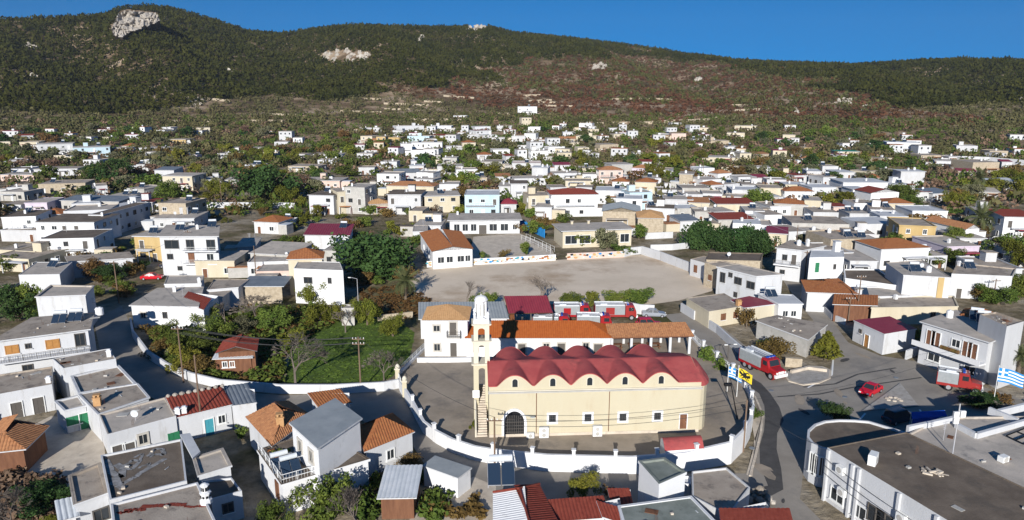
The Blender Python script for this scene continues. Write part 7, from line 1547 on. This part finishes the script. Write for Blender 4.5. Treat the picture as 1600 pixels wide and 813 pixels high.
    for s in (-1, 1): b = VB(); b.tube((fx_ - .05, s * .78, 1.15), (fx_ + .09, s * .78, 1.15), .15, n=10); b.build('headlight', 'lamp_glass', g)
    b = VB(); b.bbox(xb + .2, xb + .5, -.8, .8, 2.82, 3.0); b.build('light_bar', 'tarp_blue', g)
    for x in ((x1 - .8, x0 + 1.5) if L < 7.4 else (x1 - .9, x0 + 1.3, x0 + 2.4)):
        for s in (-1, 1): wheel(g, x, s * (W / 2 - .16), .52, .34, None)
    return g
def car(label, rear, front, paint, name='car', cat='car', wagon=False, L=None, base=.02, W=1.72):
    g, D = vehicle(name, label, cat, rear, front, None, base, L); L = L or max(3.6, min(4.8, D)); x0, x1 = -L / 2, L / 2; H = 1.45 if not wagon else 1.75
    def cs(x, w, z0, z1): return [(x, -w / 2 + .08, z0), (x, w / 2 - .08, z0), (x, w / 2, z0 + .2), (x, w / 2 - .05, z1), (x, -w / 2 + .05, z1), (x, -w / 2, z0 + .2)]
    b = VB(); b.loft([cs(x0, W - .2, .35, .78), cs(x0 + .15, W, .25, .92), cs(x0 + L * .3, W, .22, .95), cs(x0 + L * .68, W, .22, .92), cs(x1 - .35, W - .05, .25, .78), cs(x1 - .05, W - .2, .32, .62), cs(x1, W - .35, .36, .55)]); b.build('body', paint, g, smooth=False)
    ca, cb = (x0 + L * (.1 if wagon else .17), x0 + L * .70); ra, rb_ = (x0 + L * (.12 if wagon else .32), x0 + L * .56)
    b = VB(); z = .9; b.loft([[(ca, -W / 2 + .08, z), (cb, -W / 2 + .08, z), (cb, W / 2 - .08, z), (ca, W / 2 - .08, z)], [(ra, -W / 2 + .24, H - .04), (rb_, -W / 2 + .24, H - .04), (rb_, W / 2 - .24, H - .04), (ra, W / 2 - .24, H - .04)]]); b.build('window', 'glass', g)
    b = VB(); b.loft([[(ra - .06, -W / 2 + .2, H - .045), (rb_ + .06, -W / 2 + .2, H - .045), (rb_ + .06, W / 2 - .2, H - .045), (ra - .06, W / 2 - .2, H - .045)], [(ra + .1, -W / 2 + .3, H + .02), (rb_ - .1, -W / 2 + .3, H + .02), (rb_ - .1, W / 2 - .3, H + .02), (ra + .1, W / 2 - .3, H + .02)]])
    for s in (-1, 1):
        for xa, xz in ((cb, rb_), (ca, ra), ((ca + cb) / 2, (ra + rb_) / 2)): b.tube((xa, s * (W / 2 - .07), z), (xz, s * (W / 2 - .23), H - .03), .045, n=4)
    b.build('roof', paint, g)
    for x in (x1 - .75, x0 + .75):
        for s in (-1, 1): wheel(g, x, s * (W / 2 - .1), .31, .2, None)
    for s in (-1, 1):
        b = VB(); b.bbox(x1 - .12, x1 + .01, s * .55 - .16, s * .55 + .16, .52, .66); b.build('headlight', 'lamp_glass', g); b = VB(); b.bbox(x0 - .01, x0 + .08, s * .6 - .14, s * .6 + .14, .65, .82); b.build('tail_light', 'truck_red', g)
    b = VB(); b.bbox(x1 - .06, x1 + .05, -W / 2 + .25, W / 2 - .25, .3, .46); b.build('bumper', 'black', g); return g
fire_truck('red fire engine with a long bonnet and white bumper driving past the traffic island', (1163, 568), (1220, 595), True, None, 'truck_red', True, 2.65, False)
fire_truck('red fire engine with grey shutters parked in front of the large balcony house', (1463, 603), (1532, 615), True, None, 'truck_red2', True, 2.6, False)
fire_truck('large pinkish-red fire engine with silver sides parked before the white wall', (930, 498), (991, 498), False, 7.6, 'truck_red2', True, 2.8)
fire_truck('silver-sided fire engine half hidden behind the maroon shed', (866, 498), (922, 498), False, 6.8, 'truck_red', True, 2.7)
fire_truck('short fire engine with a grey canopy parked just behind the long hall', (901, 514), (955, 515), False, 6.2, 'truck_red', True, 2.6, False)
fire_truck('fire engine with its white body under the maroon shed roof', (832, 515), (892, 516), False, 6.6, 'truck_red', True, 2.5, False)
car('silver-grey car parked beside the white field gate', (1003, 494), (1040, 495), 'car_grey', L=4.4)
car('red pick-up parked behind the brown tiled shelter', (989, 512), (1039, 511), 'car_red', wagon=True, L=4.8, name='pickup_truck', cat='pickup truck', W=1.8)
car('shiny red car standing alone on the road by the traffic triangle', (1377, 606), (1342, 624), 'car_red', L=4.0)
car('red car parked at the edge of the shaded lawn', (220, 437), (256, 436), 'car_red', L=4.6)
car('dark blue car under the three-storey balcony house', (252, 418), (278, 419), 'car_dark', L=4.4)
car('white car parked on the terrace beyond the olive trees', (1476, 268), (1490, 267), 'frame_white', L=4.4, base=.02)
car('dark car under the pale shelter beside the date palm', (1548, 376), (1565, 377), 'car_dark', L=4.3)
car('red van parked between the white houses far up the village', (1166, 339), (1178, 338), 'car_red', L=4.6, wagon=True)
car('dark van in deep shade beside the blue canopy', (1388, 662), (1422, 654), 'car_dark', L=4.8, wagon=True, name='parked_van', cat='van')
# ---------------------------------------------------------------- traffic islands
ip = [(1222, 586), (1240, 578), (1262, 573), (1285, 574), (1299, 580), (1298, 592), (1280, 600), (1255, 603), (1232, 597)]
bm = MB(); p_ = [P(x, y, 0) for x, y in ip]; pl = [(p.x, p.y) for p in p_]
if sum(pl[i][0] * pl[(i + 1) % len(pl)][1] - pl[(i + 1) % len(pl)][0] * pl[i][1] for i in range(len(pl))) < 0: pl = pl[::-1]
g = thing('traffic_island', 'rounded traffic island with gravel and a pale kerb beside the fire engine', 'island', (sum(p.x for p in p_) / len(p_), sum(p.y for p in p_) / len(p_), 0))
bm.prism(pl, -.2, .16); bm.build('kerb', 'concrete', g); b = MB(); b.face([(p.x, p.y, .172) for p in offs([Vector((x, y, 0)) for x, y in pl], -.3)]); b.build('gravel', 'gravel', g)
b = MB(); c_ = [P(x, y, .17) for x, y in [(1236, 583), (1262, 577), (1292, 581)]]
for a_, e_ in zip(c_[:-1], c_[1:]): n_ = Vector((-(e_ - a_).y, (e_ - a_).x, 0)).normalized() * .2; b.prism([tuple(a_ - n_)[:2], tuple(e_ - n_)[:2], tuple(e_ + n_)[:2], tuple(a_ + n_)[:2]], .15, .6)
b.build('planter_wall', 'concrete', g); b = MB(); c2 = P(1243, 577, 0); b.box((c2.x, c2.y + 1.0, .7), (2.4, .6, 1.4), -.2); b.build('planter_wall', 'stone', g)
ti = [(1352, 642), (1406, 603), (1430, 634)]; q = [P(x, y, 0) for x, y in ti]; g = thing('paved_triangle', 'triangular paved traffic island with pale kerb lines on the road', 'island', sum(q, Vector()) / 3)
b = MB(); b.prism([tuple(p)[:2] for p in q], -.1, .12); b.build('kerb', 'concrete', g); 
ii = offs([Vector((p.x, p.y, 0)) for p in q], -.35); b = MB(); b.face([(p.x, p.y, .135) for p in ii]); b.build('paving', 'gravel', g); cc = sum(ii, Vector((0, 0))) / 3; b = MB()
for k in range(7): t = k * .9; b.lathe((cc.x + .7 * math.cos(t) * (1 + k * .1), cc.y + .6 * math.sin(t), .12), [(.3, 0), (.3, .1), (.2, .16)], 7)
o = b.build('paving_stones', 'concrete', g); o['kind'] = 'stuff'
# painted give-way and edge lines
for k, pts in enumerate(([(1262, 606), (1300, 586), (1302, 560)], [(1352, 646), (1340, 660)], [(1437, 640), (1445, 655)])):
    b = MB(); c_ = [P(x, y, .034) for x, y in pts]
    for a_, e_ in zip(c_[:-1], c_[1:]): n_ = Vector((-(e_ - a_).y, (e_ - a_).x, 0)).normalized() * .12; b.face([a_ - n_, e_ - n_, e_ + n_, a_ + n_])
    b.build('road_line', 'frame_white', None, kind='structure')
b = MB(); c_ = [P(x, y, .03) for x, y in [(1172, 650), (1190, 652), (1178, 690), (1176, 745), (1166, 742), (1180, 690)]]; b.face(c_[:3] + [c_[3], c_[4], c_[5]]); b.build('pavement', 'concrete', None, kind='structure')
rg = random.Random(12); mats_ = ['asphalt_dark', 'yard', 'concrete', 'yard']
for k in range(46):
    x, y = rg.uniform(1060, 1560), rg.uniform(495, 800)
    if not inpoly(x, y, PLAZA) or inpoly(x, y, ip): continue
    p = P(x, y, .036 + .0006 * k); L_ = rg.uniform(.5, 2.6); n_ = rg.randint(5, 8); an = rg.random() * 3; b = MB(); b.face([(p.x + L_ * rg.uniform(.7, 1.1) * math.cos(t * 6.283 / n_) * math.cos(an) - .35 * L_ * math.sin(t * 6.283 / n_) * math.sin(an), p.y + L_ * math.cos(t * 6.283 / n_) * math.sin(an) + .35 * L_ * math.sin(t * 6.283 / n_) * math.cos(an), p.z) for t in range(n_)]); b.build('road_patch', 'yard' if k % 3 else 'asphalt_dark', None, kind='structure')
for x, y in ((1205, 610), (1320, 620), (1250, 545), (1175, 700), (1400, 590), (1130, 530)):
    p = P(x, y, .07); b = MB(); b.lathe((p.x, p.y, .03), [(.34, 0), (.34, .045), (.26, .05)], 14); b.build('manhole_cover', 'metal_dark', None, kind='structure')
kb = thing('kerb', 'pale kerb stones along the pavement beside the curved church wall', 'kerb', P(1182, 660, 0)); kp = [P(x, y, 0) for x, y in [(1172, 745), (1180, 715), (1188, 680), (1192, 650), (1180, 622), (1160, 600), (1130, 574), (1098, 550)]]
for a_, e_ in zip(kp[:-1], kp[1:]):
    L_ = (e_ - a_).length; n_ = max(1, int(L_ / 1.05)); an = math.atan2((e_ - a_).y, (e_ - a_).x)
    for k in range(n_):
        c_ = a_ + (e_ - a_) * ((k + .5) / n_); b = MB(); b.box((c_.x, c_.y, .02 + rg.uniform(0, .012)), (L_ / n_ - .04, .26, .26), an + rg.uniform(-.02, .02)); b.build('kerb_stone', 'concrete', kb)
# ---------------------------------------------------------------- poles, lamps, flags, cables
def pole(label, x, yb, ytop, arms=1, m='pole_wood', name='utility_pole', r=.13, z=0.0):
    p = P(x, yb, z) if yb > 330 else T(x, yb); h = hgt(p, ytop) - p.z; g = thing(name, label, 'pole', p); b = MB(); b.tube(p - Vector((0, 0, .3)), p + Vector((0, 0, h)), r, r * .65, 7); b.build('shaft', m, g)
    for k in range(arms):
        b = MB(); zz = p.z + h - .35 - k * .7; b.box((p.x, p.y - .12, zz), (1.7, .1, .12)); b.build('crossarm', m, g)
        b = MB()
        for t in (-.75, -.3, .3, .75): b.lathe((p.x + t, p.y - .12, zz + .06), [(.04, 0), (.06, .06), (.05, .14), (.02, .2)], 6)
        b.build('insulator', 'frame_white', g)
    return p + Vector((0, 0, h))
pt = {}
pt['a'] = pole('brown utility pole in front of the church portal by the curved wall', 773, 742, 652, 1)
pt['b'] = pole('red-brown pole standing against the right end of the curved wall', 1161, 706, 625, 0)
pt['c'] = pole('utility pole at the end of the lawn garden carrying many lines', 564, 612, 526, 2)
pt['d'] = pole('thin utility pole behind the long white street wall', 287, 598, 510, 1)
pt['e'] = pole('utility pole beside the bright red tiled roof', 317, 682, 555, 0)
pt['f'] = pole('utility pole on the shaded lawn', 186, 474, 408, 1); pt['g'] = pole('utility pole at the corner of the shaded street', 146, 505, 464, 2, 'chrome')
pt['h'] = pole('dark pole in front of the pink terrace house', 401, 440, 384, 0); pt['i'] = pole('pole in front of the three-storey balcony house', 300, 425, 360, 1); pt['j'] = pole('second pole in front of the three-storey balcony house', 316, 412, 362, 0)
pt['k'] = pole('tall brown pole on the lane by the wide-balcony house', 1257, 440, 392, 1); pt['l'] = pole('pole beside the terrace roof with orange tiles', 1338, 500, 430, 1); pt['m'] = pole('leaning pole in front of the tiled terrace', 1325, 504, 464, 1); pt['n'] = pole('pole beside the tan-roofed house on the olive slope', 1551, 474, 436, 1)
pt['o'] = pole('pole at the corner of the large balcony house', 1539, 590, 530, 0); pt['p'] = pole('pole between the orchards in the middle distance', 1098, 278, 254, 0); pt['q'] = pole('pole beside the tall dark tree line', 347, 322, 280, 0); pt['r'] = pole('grey drainpipe pole against the tall sloping-roofed house', 564, 738, 655, 0, 'metal_grey')
pt['s'] = pole('thin pole near the pale blue house', 988, 306, 275, 0); pt['t'] = pole('pole among the dense houses on the right slope', 1243, 395, 352, 0)
def cable(label, a, b, sag=.6, r=.025):
    a = Vector(a); b = Vector(b); n = 12; pts = [a + (b - a) * (k / n) - Vector((0, 0, sag * 4 * (k / n) * (1 - k / n))) for k in range(n + 1)]; m = MB(); m.path(pts, r, 4); return tag(m.build('overhead_cable', 'cable', None), label, 'cable', 'overhead cables')
ca = pt['a'] - Vector((0, 0, .4)); cb = pt['b']
cable('upper overhead cable crossing in front of the church wall', ca, cb - Vector((0, 0, .2)), .9); cable('lower overhead cable crossing in front of the church wall', ca - Vector((0, 0, .5)), cb - Vector((0, 0, 1.0)), 1.0)
for k, (dx, w_) in enumerate(((-.75, 'outermost'), (-.3, 'second'), (.3, 'third'), (.75, 'innermost'))):
    cable(f'{w_} line strung from the garden pole to the thin street-wall pole', pt['c'] + Vector((dx, 0, -.1)), pt['d'] + Vector((dx, 0, -.1)), 1.0, .022)
    cable(f'{w_} lower line strung across the garden between the two poles', pt['c'] + Vector((dx, 0, -.85)), pt['d'] + Vector((dx, 0, -.9)), 1.1, .018)
cable('line from the thin street-wall pole to the shaded lawn pole', pt['d'], pt['f'], 1.0, .02); cable('line from the garden pole to the pole at the church portal', pt['c'], pt['a'], 1.2, .022); cable('line over the roofs from lawn pole to balcony house pole', pt['f'], pt['i'], 1.0, .02)
cable('cable over the road from the curved wall pole to the large building', pt['b'], P(1293, 700, 5.3), .8, .02); cable('long cable from the balcony house pole across the road', pt['o'], pt['b'], 1.6, .018)
for k in range(3): cable(('uppermost', 'middle', 'lowest')[k] + ' cable along the long side wall of the large building', qb[0] + nr * 0 + Vector((-.35, -.35, -.9 - k * .8)), qb[1] + Vector((-.35, -.35, -1.3 - k * .8)), .5, .022)
def lamp(label, x, yb, ytop, reach=(.8, 0), m='frame_dark', z=.02):
    p = P(x, yb, z); h = hgt(p, ytop) - z; g = thing('street_lamp', label, 'street lamp', p); b = MB(); b.tube(p, p + Vector((0, 0, h)), .07, .05, 7); b.tube(p + Vector((0, 0, h)), p + Vector((reach[0], reach[1], h + .25)), .04, n=5); b.build('shaft', m, g); b = MB(); b.box((p.x + reach[0] * 1.25, p.y + reach[1] * 1.25, h + .22 + z), (.55, .22, .12), math.atan2(reach[1], reach[0])); b.build('lamp_head', 'lamp_glass', g)
lamp('black street lamp with an arm behind the yellow flag', 1123, 560, 541); lamp('second black street lamp further up the road from the flags', 1137, 562, 540); lamp('grey street lamp bending over the garden end beside the white house', 560, 478, 436, (-1.2, .2), 'chrome')
for x, yb, yt, l in ((1140, 655, 604, 'black floodlight post inside the church yard wall'),):
    p = P(x + 12, yb, YZ); h = hgt(p, yt) - YZ; g = thing('floodlight_post', l, 'lamp post', p); b = MB(); b.tube(p, p + Vector((-.9, .6, h)), .08, .06, 7); b.build('shaft', 'black', g); b = MB(); b.box((p.x - 1.3, p.y + .6, p.z + h), (.9, .4, .35)); b.build('lamp_head', 'black', g)
def flag(label, x, yb, ytop, w_, h_, cells, cols, pole_m='frame_white', lean=0.0, drop=0.0, emblem=None, z=0.0, ang=-.15):
    p = P(x, yb, z); H_ = hgt(p, ytop) - z; g = thing('flag', label, 'flag', p); tp = p + Vector((lean, 0, H_)); b = MB(); b.tube(p, tp, .05, .035, 7); b.lathe(tp, [(.03, 0), (.09, .06), (.03, .16)], 8); b.build('flag_pole', pole_m, g)
    nx, ny = cells; i = 0; b = MB(); d = Vector((math.cos(ang), math.sin(ang), -drop))
    for jy in range(ny * 1 + 1):
        for jx in range(nx + 1):
            u, v = jx / nx, jy / ny; q = tp + d * (u * w_) - Vector((0, 0, .15 + v * h_)) + Vector((0, .22 * w_ / 3 * math.sin(u * 7 + v) * u, .12 * h_ * math.sin(u * 5) * u)); b.v.append(tuple(q))
    for jy in range(ny):
        for jx in range(nx): a = jy * (nx + 1) + jx; b.f.append((a, a + nx + 1, a + nx + 2, a + 1)); b.m.append(cols(jx, jy))
    return g, b
def greek(jx, jy):
    if jx < 8 and jy < 10: return 0 if (jy // 2 == 2 or jx // 2 == 2 - 0 and False or jx in (3, 4)) else 1
    return 1 if (jy // 2) % 2 == 0 else 0
g, b = flag('blue and white striped Greek flag on a white pole in front of the balcony house', 1551, 636, 573, 3.5, 1.9, (22, 18), greek, drop=.22, ang=-.1); b.build('flag_cloth', ['frame_white', 'blue_paint'], g)
g, b = flag('blue and white striped flag folded on a pole at the church yard corner', 1136, 612, 571, 2.0, 1.5, (16, 18), greek, drop=.45, ang=.1, z=YZ); b.build('flag_cloth', ['frame_white', 'blue_paint'], g)
EAG = ['..................', '...##......##.....', '..####....####....', '.....##..##.......', '.##...####...##...', '.###..####..###...', '.####.####.####...', '.##############...', '..############....', '...##########.....', '....########......', '...##.####.##.....', '..##..####..##....', '.....##..##.......', '....##....##......', '..................']
def eag(jx, jy): return 1 if EAG[jy][jx] == '#' else 0
g, b = flag('yellow flag with a black double-headed eagle hanging beside the road', 1151, 620, 573, 1.9, 1.35, (18, 16), eag, drop=.5, ang=-.05, z=YZ); b.build('flag_cloth', ['flag_yellow', 'black'], g)
# rubble heap, planters
p0 = P(1180, 783, 0); b = MB(); rg = random.Random(4)
for k in range(46):
    t = rg.random() * 6.28; r_ = rg.random() ** .6 * 2.6; s = rg.uniform(.2, .45); r_ *= .55; z_ = max(0, 1.6 - r_); b.lathe((p0.x + r_ * math.cos(t) * 1.3, p0.y + r_ * math.sin(t), z_ * rg.uniform(.2, 1)), [(s * .6, 0), (s, s * .4), (s * .8, s * .9), (s * .2, s * 1.2)], 6)
o = b.build('rubble_heap', ['rock'], None); o['kind'] = 'stuff'; tag(o, 'heap of pale broken stone beside the bare tan flat roof', 'rubble')
tg = thing('wood_pile', 'small pile of weathered timber and stones on the brown flat roof', 'pile', P(1458, 741, 5.55)); b = MB(); c_ = P(1458, 741, 5.5)
for k in range(12): b.box((c_.x + rg.uniform(-.8, .8), c_.y + rg.uniform(-.4, .4), c_.z + rg.uniform(.08, .35)), (rg.uniform(.5, 1.2), .18, .16), rg.uniform(0, 3))
b.build('timber', 'concrete', tg)
for (x, y), (x2, y2) in (((1466, 745), (1530, 785)),):
    a_, e_ = P(x, y, 5.6), P(x2, y2, 5.6); m = MB(); m.tube(a_, e_, .05, n=5); tag(m.build('roof_pipe', 'metal_light', None), 'thin pale pipe running along the brown flat roof', 'pipe')
# ---------------------------------------------------------------- thin air between the camera and the far slopes
hz = MB(); hz.box((0, 0, 142), (5400, 5400, 292)); ho = hz.build('haze', 'white', None, kind='stuff'); ho.data.materials.clear()
hm = bpy.data.materials.new('haze'); hm.use_nodes = True; ht_ = hm.node_tree; ht_.nodes.remove(ht_.nodes['Principled BSDF']); pv = ht_.nodes.new('ShaderNodeVolumePrincipled'); pv.inputs['Color'].default_value = (.86, .92, 1, 1); pv.inputs['Density'].default_value = .00006; pv.inputs['Anisotropy'].default_value = .2
ht_.links.new(pv.outputs[0], ht_.nodes['Material Output'].inputs['Volume']); ho.data.materials.append(hm)
